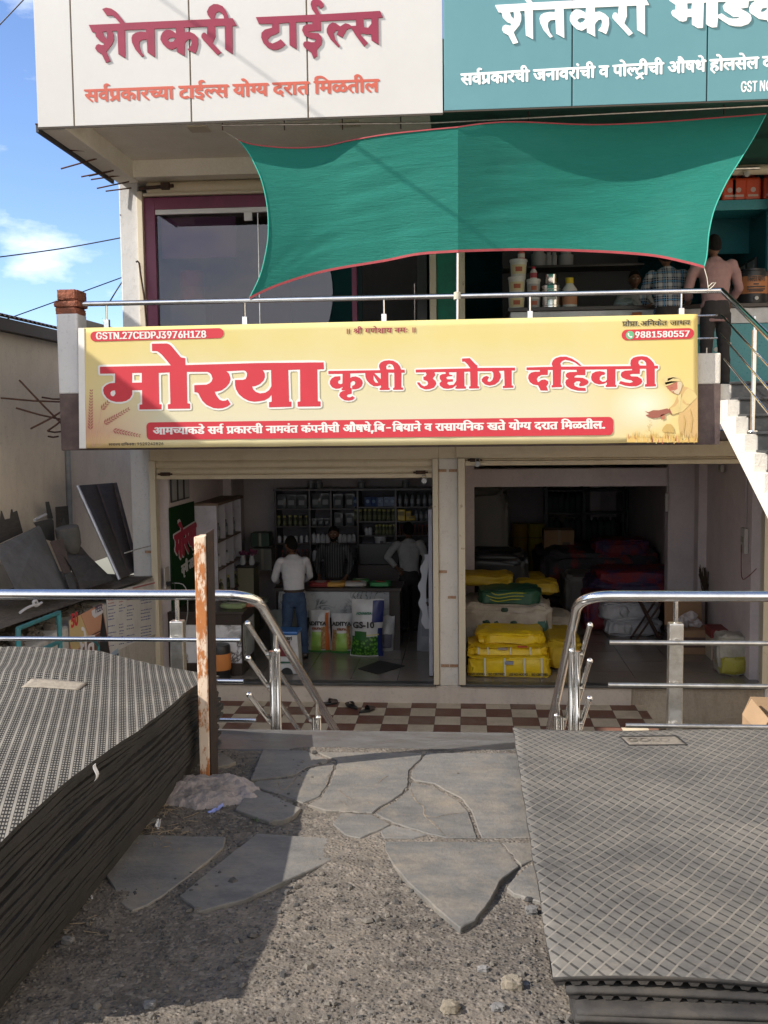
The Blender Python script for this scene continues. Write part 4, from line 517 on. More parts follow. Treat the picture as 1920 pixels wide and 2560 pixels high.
  [46,0,-7,3,-4,6,1,5,1,3,4,3,5,2,-4,4,3,8,-1,7,-1,1,-2,0,-4,-4,-1,-18,-3,-1,-6,1,-1,8,-9,-1,-7,2,-5,5,-2,4,1,8,4,5,10,4,8,-1,0,4,-24,0,-2,2,0,4,4,2,76,0,1,1,-1,8,3,7,8,3,6,0,5,-2,5,-6,4,-10,6,-1,3,-2,-1,-5,-6,-1,-1,-1,0,-37,-7,-1,-3,2,-1,37,-7,-1,0,-36,-3,-2,-4,0,-4,1,-1,10,-11,0,-5,2,-4,4,-2,6,-1,16,-21,0,-1,-9,7,1,6,-2,4,-4,2,-5,-1,-8,-4,-8,2,-6,-7,-3,-1,-4,3,-3,10,2,3,-5,-6,-3],
  [189,18,-7,3,-4,5,-1,4,2,6,-3,5,-1,6,1,3,4,3,10,2,0,3,-19,0,1,-8,-5,-6,5,-8,0,-9,-5,-6,-10,-2,-8,2,-5,4,-5,7,-4,10,6,3,2,-1,9,-14,4,-3,4,0,2,4,-1,5,-3,4,-6,1,-1,4,1,2,8,3,1,6,-3,2,-23,0,-2,2,0,5,92,1,1,2,-4,8,-2,2,-7,-1,-2,3,0,4,7,1,6,-1,5,-3,9,-15,43,0,4,-2,0,-4,-6,-2,-1,-1,0,-35,-1,-2,-7,-1,-3,2,0,37,-8,0,-1,-23,-1,-2,-4,-2,-6,3,-5,7,1,3,5,4,0,9,-2,1,-9,-1,0,-36,-3,-2,-6,1,-1,2,0,35,-7,1,-1,-1,-1,-37,-2,-2,-5,0,-2,2,-1,2,-11,-4],
  [190,26,9,1,9,8,0,23,-6,0,-1,-10,-15,-2,1,-4,9,1,7,-2,-1,-6,-11,0,-2,-1,-1,-5],
  [16,35,5,0,5,3,0,8,-8,1,-3,-2,-2,-5],
  [73,37,4,0,2,1,-8,10,0,-7],
  [82,49,1,1,0,8,-7,0],
  [92,66,9,1,-3,8,-3,3,-3,-1,-2,-3],
 ]),
 'l_ghe': (-0.0297, -0.0214, 0.014, [
  [60,0,-6,3,-6,7,-3,8,1,5,2,3,6,4,16,2,0,8,-29,-1,-1,-36,-1,-2,-6,-1,-3,2,0,8,-7,-1,-7,0,-5,2,-4,5,-1,4,2,7,-4,5,-2,7,-2,2,0,5,4,1,23,0,2,1,-4,9,-2,2,-8,0,-2,4,1,2,7,2,9,-3,5,-6,6,-11,44,0,3,-1,0,-5,-6,-1,-1,-2,0,-36,-4,-2,-6,2,-1,21,-10,1,-4,-3,0,-4,2,-5,8,-8,-3,-3],
  [18,17,7,0,5,3,0,18,-1,2,-15,-1,-1,-4,2,-2,9,-1,2,-2,-1,-4,-5,-1,-3,-2,-1,-3],
 ]),
 'l_jug': (-0.0333, -0.0214, 0.014, [
  [94,0,-7,5,-8,9,-2,9,2,5,4,3,6,2,5,0,7,-3,8,3,5,0,3,-1,1,-3,11,4,0,6,-72,1,-1,-9,7,0,7,-2,4,-5,1,-8,-4,-11,-3,-1,-3,1,-4,3,3,6,0,7,-2,3,-2,-1,-4,-4,0,-17,-6,-2,-4,2,0,10,-11,-1,-8,5,-3,6,0,17,-6,1,-1,-2,0,-36,-3,-1,-4,-1,-3,1,0,2,-1,36,-5,1,-1,2,0,4,5,2,-1,5,2,7,5,4,5,2,12,0,13,-5,14,-14,124,0,1,-6,-6,-2,0,-8,-2,-4,-9,-8,14,-14,0,-1,-3,-3,-3,-1,-4,3,-14,14,-5,7,1,3,2,3,5,1,6,-2,2,5,-1,5,-21,1,-2,-2,0,-11,-14,-4,-3,-3,0,-6,3,-4,3,-2,6,0,8,3,3,-1,2,-4,-1,-2,-12,-4,-11,2,-6,3,-5,7,0,6,1,7,-3,1,-3,-1,-4,-8,-3,-1,-7,2,1,6,-5,1,-2,-2,0,-6,12,-12,-3,-4],
  [224,1,-3,1,0,10,-11,-1,-5,2,-4,4,-2,6,0,16,-6,2,1,6,94,0,1,1,-1,9,2,4,4,4,8,2,10,-4,4,-5,4,-10,8,-2,0,-5,-6,-1,-1,-2,0,-35,-1,-2,-7,-1,-3,2,0,36,-1,2,-6,0,-1,-2,0,-35,-1,-2,-6,-1,-3,2,0,36,-2,2,-3,-1,0,-17,-2,-5,-4,-4,-6,-2,-7,0,-7,5,-3,7,0,16,-7,0,0,-37,-4,-2,-6,1,-1,2,0,35,-1,2,-5,0,-2,-2,0,-36,-3,-1],
  [37,18,4,0,5,3,0,17,-1,2,-10,-1,0,-15],
  [212,18,4,0,5,3,0,17,0,2,-11,-1,0,-17],
  [271,18,3,0,2,4,-1,18,-6,-1,0,-16],
  [16,48,25,-1,1,1,-9,8,-5,2,-7,1,-6,-3,-1,-4],
  [300,48,9,0,-3,8,-3,3,-2,0,-2,-2,0,-6],
 ]),
}
# ---------------------------------------------------------------- special surfaces
steel = mat('stainless steel', (.74, .73, .71), .16, 1, (.62, .6, .57), 9, .45, .7)
dull_steel = mat('weathered steel', (.6, .58, .54), .34, 1, (.42, .39, .34), 14)
dark_iron = mat('dark iron', (.05, .035, .03), .8, .3, (.1, .05, .03), 20, bump=.3)
black_plastic = flat('black plastic', (.02, .02, .022), .4)
white_plastic = flat('white plastic', (.78, .78, .77), .35)
rope_m = flat('pale rope', (.6, .57, .48), .9)
def stain_wall(name, col, dirt, streak=.5, bump=.25, base=.62, lo2=.55):
    """lime-washed wall: blotches and rain streaks"""
    t = NT(name)
    big = t.ramp(t.noise(1.6, 8, .7), .42, base)
    st = t.ramp(t.noise(1.6, 9, .72, t.map((2.2, 2.2, .7)), .8), .5, .78)
    fine = t.ramp(t.noise(24, 6, .75), lo2, .72)
    c = t.mix(t.math('MULTIPLY', big, .35), col, tuple(k*.8 for k in col))
    c = t.mix(t.math('MULTIPLY', st, streak), c, dirt)
    c = t.mix(t.math('MULTIPLY', fine, .55), c, tuple(k*.55 for k in col))
    t.bump(t.math('ADD', t.noise(9, 8, .7), t.math('MULTIPLY', t.noise(70, 4, .7), .35)), bump, .02)
    return t.set(c, .92, 0, .2)
wash = stain_wall('bluish whitewash', (.6, .6, .6), (.35, .37, .33), .3)
pierwash = stain_wall('worn white paint', (.66, .63, .58), (.42, .36, .28), .35, .15)
cream_wall = stain_wall('stained cream wall', (.72, .64, .53), (.4, .31, .23), .28, .3)
ledge_m = stain_wall('mouldy whitewash', (.52, .5, .46), (.06, .055, .05), .95, .5, .6, .5)
plinth_m = stain_wall('cracked plinth plaster', (.58, .52, .46), (.32, .28, .24), .45, .35)
rough_conc = stain_wall('crumbling concrete', (.4, .34, .27), (.16, .12, .09), .7, 1.0, .55, .45)
stucco = stain_wall('rough white stucco', (.62, .59, .53), (.4, .36, .32), .3, .7)
brown_p = mat('dark brown paint', (.075, .05, .048), .75, 0, (.12, .085, .075), 7, bump=.35, bs=50)
soffit_m = mat('white soffit paint', (.86, .82, .73), .9, 0, (.8, .75, .65), 2.5, bump=.05)
cream = mat('cream enamel', (.62, .53, .38), .5, 0, (.54, .45, .31), 5, .5, .75, .12, 30)
cream_l = mat('pale cream frame', (.62, .55, .42), .55, 0, (.36, .26, .17), 11, .62, .7, .15, 30)
fascia_w = mat('white composite panel', (.5, .495, .475), .45, 0, (.48, .475, .455), 1.2, fine=.03)
fascia_t = mat('teal composite panel', (.085, .225, .255), .45, 0, (.095, .24, .27), 1.2, fine=.03)
green_m = mat('green painted plaster', (.012, .2, .13), .75, 0, (.015, .13, .09), 4)
dgreen_m = mat('dark green soffit', (.02, .095, .07), .85, 0, (.015, .06, .05), 4)
purple = mat('purple window frame', (.2, .03, .085), .4, 0, (.16, .026, .07), 5)
maroon = mat('maroon acrylic letters', (.23, .011, .042), .6, 0, (.2, .01, .037), 4, fine=.04)
orange_l = mat('salmon red acrylic letters', (.45, .085, .05), .6, 0, (.41, .078, .048), 4, fine=.04)
white_l = mat('white acrylic letters', (.8, .8, .79), .4, 0, (.76, .76, .75), 6, fine=.04)
teal_in = mat('teal wall paint', (.02, .17, .2), .8, 0, (.02, .14, .16), 3)
teal_lam = mat('teal laminate', (.03, .27, .31), .3, 0, (.025, .24, .28), 3)
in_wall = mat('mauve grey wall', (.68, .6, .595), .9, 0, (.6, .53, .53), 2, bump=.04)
in_wall_d = mat('darker grey wall', (.56, .51, .51), .9, 0, (.48, .44, .445), 2)  # darker copy of the mauve grey, for back walls and ceilings
wood_d = mat('dark laminate', (.035, .024, .02), .35, 0, (.05, .034, .028), 8, stretch=(1, 1, 12))
red_p = flat('banner red', (.5, .026, .042), .6)
brick_m = mat('broken red brick', (.3, .1, .055), .95, 0, (.17, .07, .045), 9, bump=1, bs=18, bd=.04)
concrete = mat('grey concrete', (.3, .285, .26), .95, 0, (.2, .185, .165), 5, bump=.6, bs=30, bd=.02)
card_m = mat('brown cardboard', (.36, .22, .12), .85, 0, (.3, .18, .1), 4)
paper_m = mat('white paper', (.66, .66, .65), .8, 0, (.58, .58, .58), 5)
# rusted box section: chipped pale paint over rust
t = NT('chipped paint over rust')
v = t.map((9, 9, 3.2))
ch = t.ramp(t.noise(2.2, 9, .72, v), .48, .54)
rust = t.mix(t.noise(22, 6), (.26, .085, .025), (.46, .18, .055)); pnt = t.mix(t.noise(9, 5), (.66, .56, .44), (.52, .38, .27))
c = t.mix(ch, pnt, rust); t.bump(ch, .35, .006); rust_pole_m = t.set(c, .8, 0, .3)
# shop floor
t = NT('polished grey floor tile'); br = t.n('TexBrick', {'Vector': t.map((1, 1, 1), src='Object'), 'Color1': (.25, .225, .2, 1), 'Color2': (.235, .212, .19, 1), 'Mortar': (.08, .07, .065, 1), 'Scale': 1, 'Mortar Size': .004, 'Brick Width': .6, 'Row Height': .6}, offset=0)
floor_m = t.set(t.mix(.25, br.outputs[0], t.noise(6, 6), 'MULTIPLY'), t.math('MULTIPLY_ADD', t.noise(5, 4), .12, .09), 0, .5)
# checkerboard porch
t = NT('checkerboard porch tiles'); o = t.xyz()
fx = t.math('DIVIDE', t.math('ADD', o[0], .095+30.5), .305); fy = t.math('DIVIDE', t.math('ADD', o[1], .06+.345*2), .345)
par = t.math('MODULO', t.math('ADD', t.math('FLOOR', fx), t.math('FLOOR', fy)), 2)
g = t.math('MAXIMUM', t.math('GREATER_THAN', t.math('ABSOLUTE', t.math('SUBTRACT', t.math('FRACT', fx), .5)), .49), t.math('GREATER_THAN', t.math('ABSOLUTE', t.math('SUBTRACT', t.math('FRACT', fy), .5)), .49))
bs_ = t.n('TexBrick', {'Vector': t.map((1, 1, 1), rot=(0, 0, R(45))), 'Color1': (1, 1, 1, 1), 'Color2': (.8, .8, .8, 1), 'Mortar': (.3, .3, .3, 1), 'Scale': 9, 'Mortar Size': .03})
c = t.mix(t.math('GREATER_THAN', par, .5), (.17, .075, .055), (.6, .52, .4)); c = t.mix(g, c, (.1, .08, .07)); c = t.mix(t.math('MULTIPLY', t.ramp(t.noise(2.5, 7, .7), .45, .7), .55), c, (.27, .22, .17)); c = t.mix(.12, c, bs_.outputs[0], 'MULTIPLY')
t.bump(bs_.outputs[0], .25, .005); checker_m = t.set(c, .6, 0, .35)
# granite / slate
t = NT('dark grey granite'); sp = t.noise(60, 6, .8); lg = t.noise(5, 8, .7, t.map((1, 5, 5)))
c = t.mix(t.ramp(lg, .4, .65), (.055, .056, .058), (.1, .1, .1)); c = t.mix(.5, c, t.ramp(sp, .3, .7, (.4, .4, .4), (1.3, 1.3, 1.3)), 'MULTIPLY'); c = t.mix(t.math('MULTIPLY', t.ramp(t.noise(7, 8, .7), .62, .76), .5), c, (.2, .185, .165))
granite_m = t.set(c, t.ramp(lg, .35, .7, (.3,)*3, (.55,)*3), 0, .4)
def slate(i):
    if ('slate%d' % i) in MC: return MC['slate%d' % i]
    t = NT('grey flagstone %d' % i); k = (1, .9, 1.1, .95)[i]
    lg = t.noise(3.5, 9, .72, t.map((1, 2.6, 1), loc=(i*3, 0, 0))); fi = t.noise(45, 7, .75)
    c = t.mix(t.ramp(lg, .36, .66), (.095*k, .093*k, .089*k), (.155*k, .147*k, .133*k)); c = t.mix(.45, c, t.ramp(fi, .25, .75, (.55,)*3, (1.15,)*3), 'MULTIPLY')
    c = t.mix(t.math('MULTIPLY', t.ramp(t.noise(4, 9, .78), .48, .7), .85), c, (.2, .17, .13))
    t.bump(t.math('ADD', t.noise(12, 8, .7), t.math('MULTIPLY', fi, .4)), .55, .014)
    MC['slate%d' % i] = t.set(c, .72, 0, .35); return t.m
# dirt and gravel
t = NT('stony brown dirt')
vo = t.n('TexVoronoi', {'Vector': t.map((1, 1, 1)), 'Scale': 70}); big = t.ramp(t.noise(1.9, 9, .72), .4, .6); mid = t.noise(14, 8, .75)
c = t.mix(big, (.056, .05, .043), (.13, .112, .092)); c = t.mix(t.ramp(mid, .42, .7), c, (.175, .15, .122)); c = t.mix(t.math('MULTIPLY', t.ramp(t.noise(38, 6, .8), .5, .62), .7), c, (.085, .075, .068))
pk = t.ramp(vo.outputs['Distance'], .0, .5, (1, 1, 1), (0, 0, 0)); c = t.mix(t.math('MULTIPLY', t.math('GREATER_THAN', t.xyz(vo.outputs['Color'])[0], .72), .6), c, t.mix(t.xyz(vo.outputs['Color'])[1], (.04, .04, .041), (.21, .185, .155)))
t.bump(t.math('ADD', t.math('MULTIPLY', pk, .8), t.math('ADD', mid, t.noise(34, 4, .7))), .6, .012); dirt_m = t.set(c, .97, 0, .15)
t = NT('gravel stones'); oi = t.n('ObjectInfo'); at = t.n('Attribute', attribute_name='tone')
c = t.mix(at.outputs['Fac'], (.05, .049, .049), (.165, .148, .124)); c = t.mix(.4, c, t.noise(50, 5), 'MULTIPLY'); t.bump(t.noise(90, 5), .4, .004); gravel_m = t.set(c, .9, 0, .25)
# rubber mats
rub = mat('black rubber', (.009, .0085, .008), .75, 0, (.026, .021, .017), 9, .42, .68, .4, 120, .004, stretch=(1, 1, 6))
rub_d = mat('dusty black rubber', (.014, .013, .0125), .8, 0, (.042, .036, .03), 7, .4, .62, .4, 120, .004)
t = NT('ribbed mat top'); o = t.xyz()
cx = t.math('DIVIDE', t.math('ADD', t.math('ADD', t.math('MULTIPLY', o[0], .945), t.math('MULTIPLY', o[1], .326)), 20), .034); cy = t.math('DIVIDE', t.math('ADD', t.math('SUBTRACT', t.math('MULTIPLY', o[1], .945), t.math('MULTIPLY', o[0], .326)), 20), .026)
ux = t.math('FRACT', cx); uy = t.math('FRACT', t.math('ADD', cy, t.math('MULTIPLY', ux, .55)))
strip = t.math('LESS_THAN', ux, .24)
vb = t.math('FRACT', t.math('MULTIPLY', t.math('SUBTRACT', ux, .24), 3.95))
blk = t.math('MULTIPLY', t.math('LESS_THAN', t.math('ABSOLUTE', t.math('SUBTRACT', uy, .5)), .3), t.math('LESS_THAN', t.math('ABSOLUTE', t.math('SUBTRACT', vb, .5)), .31))
hgt = t.math('MAXIMUM', t.math('MULTIPLY', strip, .85), t.math('MULTIPLY', blk, .7))
dust = t.ramp(t.noise(2.2, 7, .7), .35, .68)
top = t.mix(dust, (.19, .178, .156), (.3, .28, .24)); c = t.mix(hgt, (.014, .013, .012), top); c = t.mix(.3, c, t.noise(60, 5, .7), 'MULTIPLY')
t.bump(hgt, 1, .006); rib_m = t.set(c, .85, 0, .25)
t = NT('diamond mat top'); wob = t.n('TexNoise', {'Vector': t.tc.outputs['Object'], 'Scale': 1.3, 'Detail': 3}); o = t.xyz(t.n('VectorMath', {0: t.tc.outputs['Object'], 1: t.n('VectorMath', {0: wob.outputs['Color'], 1: (.09, .09, 0)}, operation='MULTIPLY').outputs[0]}, operation='ADD').outputs[0])
p_ = .045
a1 = t.math('FRACT', t.math('DIVIDE', t.math('ADD', t.math('MULTIPLY_ADD', o[0], 1.0, t.math('MULTIPLY', o[1], .66)), 30), p_)); a2 = t.math('FRACT', t.math('DIVIDE', t.math('ADD', t.math('SUBTRACT', o[0], t.math('MULTIPLY', o[1], .66)), 30), p_))
l1 = t.math('LESS_THAN', a1, .2); l2 = t.math('LESS_THAN', a2, .15)
brk = t.math('GREATER_THAN', t.noise(30, 2), .3)
h = t.math('MAXIMUM', l1, l2)
lg = t.ramp(t.noise(2.1, 8, .72, t.map((1, 1.7, 1), rot=(0, 0, .5))), .36, .66)
base = t.mix(lg, (.07, .068, .065), (.142, .133, .118)); base = t.mix(.5, base, t.ramp(t.noise(26, 8, .8), .25, .75, (.55,)*3, (1.15,)*3), 'MULTIPLY')
base = t.mix(t.math('MULTIPLY', t.ramp(t.noise(6, 8, .75), .58, .75), .75), base, (.2, .168, .13))
c = t.mix(t.math('MULTIPLY', t.math('MULTIPLY', l1, t.math('SUBTRACT', 1, l2)), t.ramp(t.noise(6, 7, .75), .3, .6, (1,)*3, (.7,)*3)), base, (.014, .013, .012)); c = t.mix(t.math('MULTIPLY', l2, t.ramp(t.noise(5, 7, .75, t.map(loc=(5, 1, 0))), .32, .62, (.1,)*3, (.75,)*3)), c, t.mix(lg, (.145, .133, .113), (.22, .197, .16)))
t.bump(t.math('SUBTRACT', 1, h), .8, .004); dia_m = t.set(c, .8, 0, .3)
# tarp: woven green shade cloth, lets some light through
t = NT('green shade cloth'); wv = t.n('TexWave', {'Vector': t.map((1, 1, 1)), 'Scale': 55, 'Distortion': 1.5, 'Detail': 2}, bands_direction='Z'); wr = t.noise(4, 8, .68, t.map((1.0, 1.0, 6.5)), .5)
c = t.mix(wr, (.012, .175, .137), (.017, .225, .176)); c = t.mix(.3, c, t.noise(120, 4, .85), 'MULTIPLY'); c = t.mix(t.math('MULTIPLY', t.ramp(t.noise(.9, 8, .7), .5, .8), .35), c, (.05, .2, .17))
t.bump(t.math('ADD', t.math('MULTIPLY', wr, 1.0), t.math('MULTIPLY', wv.outputs['Fac'], .08)), .5, .035)
t.set(c, .75, 0, .25); tr = t.n('BsdfTranslucent', {'Color': (.02, .32, .25, 1)}); ms = t.n('MixShader', {0: .22, 1: t.b.outputs[0], 2: tr.outputs[0]}); t.put(t.out.inputs['Surface'], ms.outputs[0]); tarp_m = t.m
hem_m = mat('red hem tape', (.34, .05, .06), .8, 0, (.27, .045, .05), 20)
# tinted window glass
t = NT('tinted glass'); fr = t.n('Fresnel', {'IOR': 1.45}); tp = t.n('BsdfTransparent', {'Color': (.62, .61, .67, 1)}); gl = t.n('BsdfGlossy', {'Color': (.9, .9, .95, 1), 'Roughness': .01})
ms = t.n('MixShader', {0: t.math('ADD', fr.outputs[0], .015), 1: tp.outputs[0], 2: gl.outputs[0]}); t.put(t.out.inputs['Surface'], ms.outputs[0]); glass_m = t.m
# marble laminate
def marble(name, base, vein, sc_=1.6):
    t = NT(name); n1 = t.noise(sc_, 7, .6, None, 1.2); a = t.math('ABSOLUTE', t.math('SUBTRACT', n1, .5))
    ve = t.ramp(a, .0, .035, (1, 1, 1), (0, 0, 0)); sm = t.ramp(t.noise(sc_*1.3, 6, .65, t.map(loc=(4, 2, 1))), .5, .75)
    c = t.mix(t.math('MULTIPLY', sm, .55), base, vein); c = t.mix(t.math('MULTIPLY', ve, t.ramp(t.noise(1.5, 2), .42, .56)), c, tuple(k*.25 for k in vein)); return t.set(c, .18, 0, .5)
marble_w = marble('white marble laminate', (.72, .73, .76), (.22, .22, .24)); marble_g = marble('grey marble laminate', (.42, .44, .46), (.13, .12, .11), 3.5)
# banner print: yellow to cream gradient is printed on the flex
t = NT('banner print'); g_ = t.xyz(t.map(src='Generated'))
up = t.ramp(g_[2], .12, .85, (.56, .535, .42), (.56, .475, .185)); lft = t.ramp(g_[0], .0, .14, (1, 1, 1), (0, 0, 0)); rgt = t.ramp(g_[0], .8, .97, (0, 0, 0), (1, 1, 1)); lowb = t.ramp(g_[2], .0, .45, (1, 1, 1), (0, 0, 0))
c = t.mix(t.ramp(t.noise(1.5, 4), .35, .7, (0, 0, 0), (.35, .35, .35)), up, (.6, .55, .34)); c = t.mix(t.math('MULTIPLY', rgt, .75), c, (.64, .48, .145)); c = t.mix(t.math('MULTIPLY', lft, .6), c, (.63, .48, .175)); c = t.mix(t.math('MULTIPLY', t.math('MULTIPLY', lft, lowb), .9), c, (.45, .13, .12))
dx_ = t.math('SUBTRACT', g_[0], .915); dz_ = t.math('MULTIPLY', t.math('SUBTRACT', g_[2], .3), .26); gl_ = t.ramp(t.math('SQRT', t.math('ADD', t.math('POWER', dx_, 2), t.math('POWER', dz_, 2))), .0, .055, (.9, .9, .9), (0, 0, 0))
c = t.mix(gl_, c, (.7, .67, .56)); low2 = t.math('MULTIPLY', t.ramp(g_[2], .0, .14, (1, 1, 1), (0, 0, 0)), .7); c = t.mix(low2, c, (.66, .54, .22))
banner_m = t.set(c, .42, 0, .4)
halo_m = flat('white print', (.7, .69, .66), .5)
ink_k = flat('black ink', (.03, .028, .028), .6)
ink_r = flat('maroon ink', (.28, .03, .05), .6)
SOL = {}
def solid(r, g, b, rough=.6):
    k = '%.3f %.3f %.3f' % (r, g, b)
    if k not in SOL: SOL[k] = flat('colour '+k, (r, g, b), rough)
    return SOL[k]

# ---------------------------------------------------------------- lettering
def polys(key):
    """outline points: the first is measured from the origin, every next one from the point before"""
    x0, z0, s, d = L[key]; out = []
    for p in d:
        x = y = 0; q = []
        for i in range(0, len(p), 2): x += p[i]; y += p[i+1]; q.append((x0+x*s, z0+y*s))
        out.append(q)
    return out
def filled(pl, depth, M):
    """flat letters cut from a sheet of the given thickness; M places the (x, y, thickness) sheet"""
    cu = bpy.data.curves.new('c', 'CURVE'); cu.dimensions = '2D'; cu.fill_mode = 'BOTH'; cu.extrude = depth/2
    for p in pl:
        s = cu.splines.new('POLY'); s.points.add(len(p)-1); s.use_cyclic_u = True
        for q, (x, y) in zip(s.points, p): q.co = (x, y, 0, 1)
    return _tomesh(cu, M)
def _tomesh(cu, M):
    o = bpy.data.objects.new('c', cu); COL.objects.link(o); dg = bpy.context.evaluated_depsgraph_get()
    me = bpy.data.meshes.new_from_object(o.evaluated_get(dg)); bpy.data.objects.remove(o); bpy.data.curves.remove(cu)
    me.transform(M); return me
def upright(Y, ox=0, oz=0): return Matrix(((1, 0, 0, ox), (0, 0, -1, Y), (0, 1, 0, oz), (0, 0, 0, 1)))
def lett(key, Y, depth, name, m, parent, **k): return link(name, filled(polys(key), depth, upright(Y)), m, parent, **k)
def words(txt, size, depth, M, bold=0, sx=1):
    cu = bpy.data.curves.new('t', 'FONT'); cu.body = txt; cu.size = size; cu.extrude = depth/2; cu.align_x = 'CENTER'; cu.offset = bold; cu.resolution_u = 3
    return _tomesh(cu, M @ Matrix.Diagonal((sx, 1, 1, 1)))
def rounded(x0, x1, z0, z1, r, dz=0, n=5):
    """rounded rectangle, its right side lifted by dz"""
    o = []
    for cx, cz, a in ((x1-r, z1-r, 0), (x0+r, z1-r, 90), (x0+r, z0+r, 180), (x1-r, z0+r, 270)):
        for i in range(n+1):
            q = R(a+90*i/n); x = cx+r*math.cos(q); o.append((x, cz+r*math.sin(q)+dz*(x-x0)/(x1-x0)))
    return o
def trace(pts, o, s, Y): return [(lambda v: (v.x, v.z))(pY(o[0]+x/s, o[1]+y/s, Y)) for x, y in pts]
# ================================================================ the setting
FY = 12.7; ZF = -1.71; ZP = -1.96
mb = MB()
NX, NY = 150, 120
def gz(x, y):
    k = max(max(0, min(1, (y-3.3)/.12))*max(0, min(1, (x+.62)/.12)), max(0, min(1, (y-3.8)/.1))*max(0, min(1, (x+.86)/.08)))
    return k*(.0165+.003*noise.noise(Vector((x*17, y*17, 1))))+(1-k)*gz0(x, y)
def gz0(x, y): return .004+.011*noise.noise(Vector((x*1.1, y*1.1, 0)))+.01*noise.noise(Vector((x*4, y*4, 3)))+.006*noise.noise(Vector((x*13, y*13, 7)))-.002
x0, x1, y0, y1 = -3.4, 3.0, 1.0, 4.62
mb.grid(lambda u, v: Vector((x0+(x1-x0)*u, y0+(y1-y0)*v, gz(x0+(x1-x0)*u, y0+(y1-y0)*v))), NX, NY)
Fr = -.022
def quad(a, b, c, d): mb.add([(a, c, Fr), (b, c, Fr), (b, d, Fr), (a, d, Fr)], [(0, 1, 2, 3)])
quad(-900, 900, -900, 1.05); quad(-900, -3.35, 1.05, 4.66); quad(2.95, 900, 1.05, 4.66)
mb.add([(-900, 4.6, Fr), (-3.95, 4.6, Fr), (-3.95, 12.7, -.36), (-5.2, 12.7, -.36), (-8, 40, -.4), (-900, 40, -.4)], [(0, 1, 2, 3, 4, 5)])
quad(4.3, 900, 4.6, 40)
quad(-900, 900, 40, 1500)
kind(mb.build('ground', dirt_m, smooth=True), 'structure')
kind(MB().box(-70, 70, -40, .2, -.03, -.012).build('road', mat('pale bounce road', (.6, .54, .46), .95, 0, (.53, .47, .4), 1.5, bump=.2)), 'structure')  # unseen road, made pale to bounce sunlight up at soffit and shops
# sunken forecourt in front of the shops
kind(MB().box(-3.95, 2.15, 7.6, 12.62, ZP-.1, ZP).build('porch_floor', checker_m), 'structure')
kind(MB().box(2.15, 4.3, 4.6, 12.62, ZP-.45, ZP-.3).build('pit_floor', dirt_m), 'structure')
s_ = MB()
for i in range(11): s_.box(-1.35, .75, 4.93+.27*i, 4.93+.27*(i+1), ZP-.1, -.02-.178*(i+1)+.005)
kind(s_.build('entrance_steps', concrete), 'structure')
kind(MB().box(-3.95, -1.36, 4.62, 4.9, ZP, -.03).box(.76, 4.3, 4.62, 4.9, ZP-.4, -.03).build('kerb', concrete), 'structure')

# ================================================================ building
bld = thing('shop_building', 'two storey row of shops with cream shutters, white canopy soffit and a projecting balcony', 'building', (-.3, FY, ZF))
def bp(name, m, mb, parent=bld, **k): return mb.build(name, m, parent, **k)
bp('floor', floor_m, B(-4.0, -.2, 12.72, 17.6, ZF-.1, ZF).box(-.2, 3.6, 12.72, 25, ZF-.1, ZF))
bp('threshold', granite_m, B(-3.9, -.4, 12.56, 12.72, ZF-.03, ZF+.002).box(-.1, 3.55, 12.56, 12.72, ZF-.03, ZF+.002), bev=.004)
bp('plinth', plinth_m, B(-4.0, 2.0, 12.6, 12.74, ZP-.05, ZF-.03), bev=.01)
bp('plinth', rough_conc, B(2.0, 4.3, 12.62, 12.76, ZP-.4, ZF-.03), bev=.02)
bp('pillar', wash, B(-4.23, -3.975, 12.6, 12.95, ZP-.3, 1.28), bev=.012)
bp('pillar', pierwash, B(-.36, -.12, 12.6, 12.95, ZF-.03, 1.1), bev=.012)
bp('pillar', pierwash, B(3.6, 3.95, 12.6, 12.95, ZP-.4, 1.1), bev=.012)
bp('lintel', cream, B(-3.97, -.36, 12.57, 12.9, 1.1, 1.285).box(-.14, 4.3, 12.57, 12.9, 1.1, 1.285).box(-.36, -.14, 12.6, 12.9, 1.1, 1.285), bev=.006)
for xs in ((-3.975, -3.895), (-.43, -.362), (-.118, -.035), (3.54, 3.605)):
    bp('shutter_guide', cream_l, B(xs[0], xs[1], 12.53, 12.66, ZF, 1.1), bev=.005)
def shutter(x0, x1, z0, z1, n):
    m_ = MB(); h = (z1-z0)/n
    m_.grid(lambda u, v: Vector((x0+(x1-x0)*u, 12.6-.022*abs(math.sin(PI*v*n)), z0+(z1-z0)*v)), 1, n*6)
    s = bp('shutter', cream, m_, smooth=True)
    MB().box(x0, x1, 12.565, 12.62, z0-.055, z0).build('bottom_rail', cream, s, bev=.006)
    for x in (x0+.12, x1-.14):
        MB().box(x-.06, x+.06, 12.545, 12.563, z0-.01, z0+.035).tube([(x-.09, 12.55, z0+.012), (x+.09, 12.55, z0+.012)], .011, 8).build('latch', dark_iron, s)
    return s
s1 = shutter(-3.89, -.435, .92, 1.1, 2); s2 = shutter(-.033, 3.54, 1.065, 1.1, 1)
for x in (-2.15, -1.75): MB().box(x-.11, x+.11, 12.55, 12.572, .955, .985).build('pull_handle', cream_l, s1, bev=.004)
def padlock(x, z, par):
    MB().lathe([(0, -.012), (.033, -.012), (.035, 0), (.033, .012), (0, .012)], (x, 12.51, z), 16, Matrix.Rotation(R(90), 3, 'X')).tube([(x-.025, 12.51, z+.03), (x-.02, 12.51, z+.07), (x+.02, 12.51, z+.07), (x+.025, 12.51, z+.03)], .007, 6).build('padlock', mat('dull padlock', (.3, .3, .3), .45, .8), par, smooth=True)
padlock(-.53, .83, s1); padlock(.12, 1.03, s2)
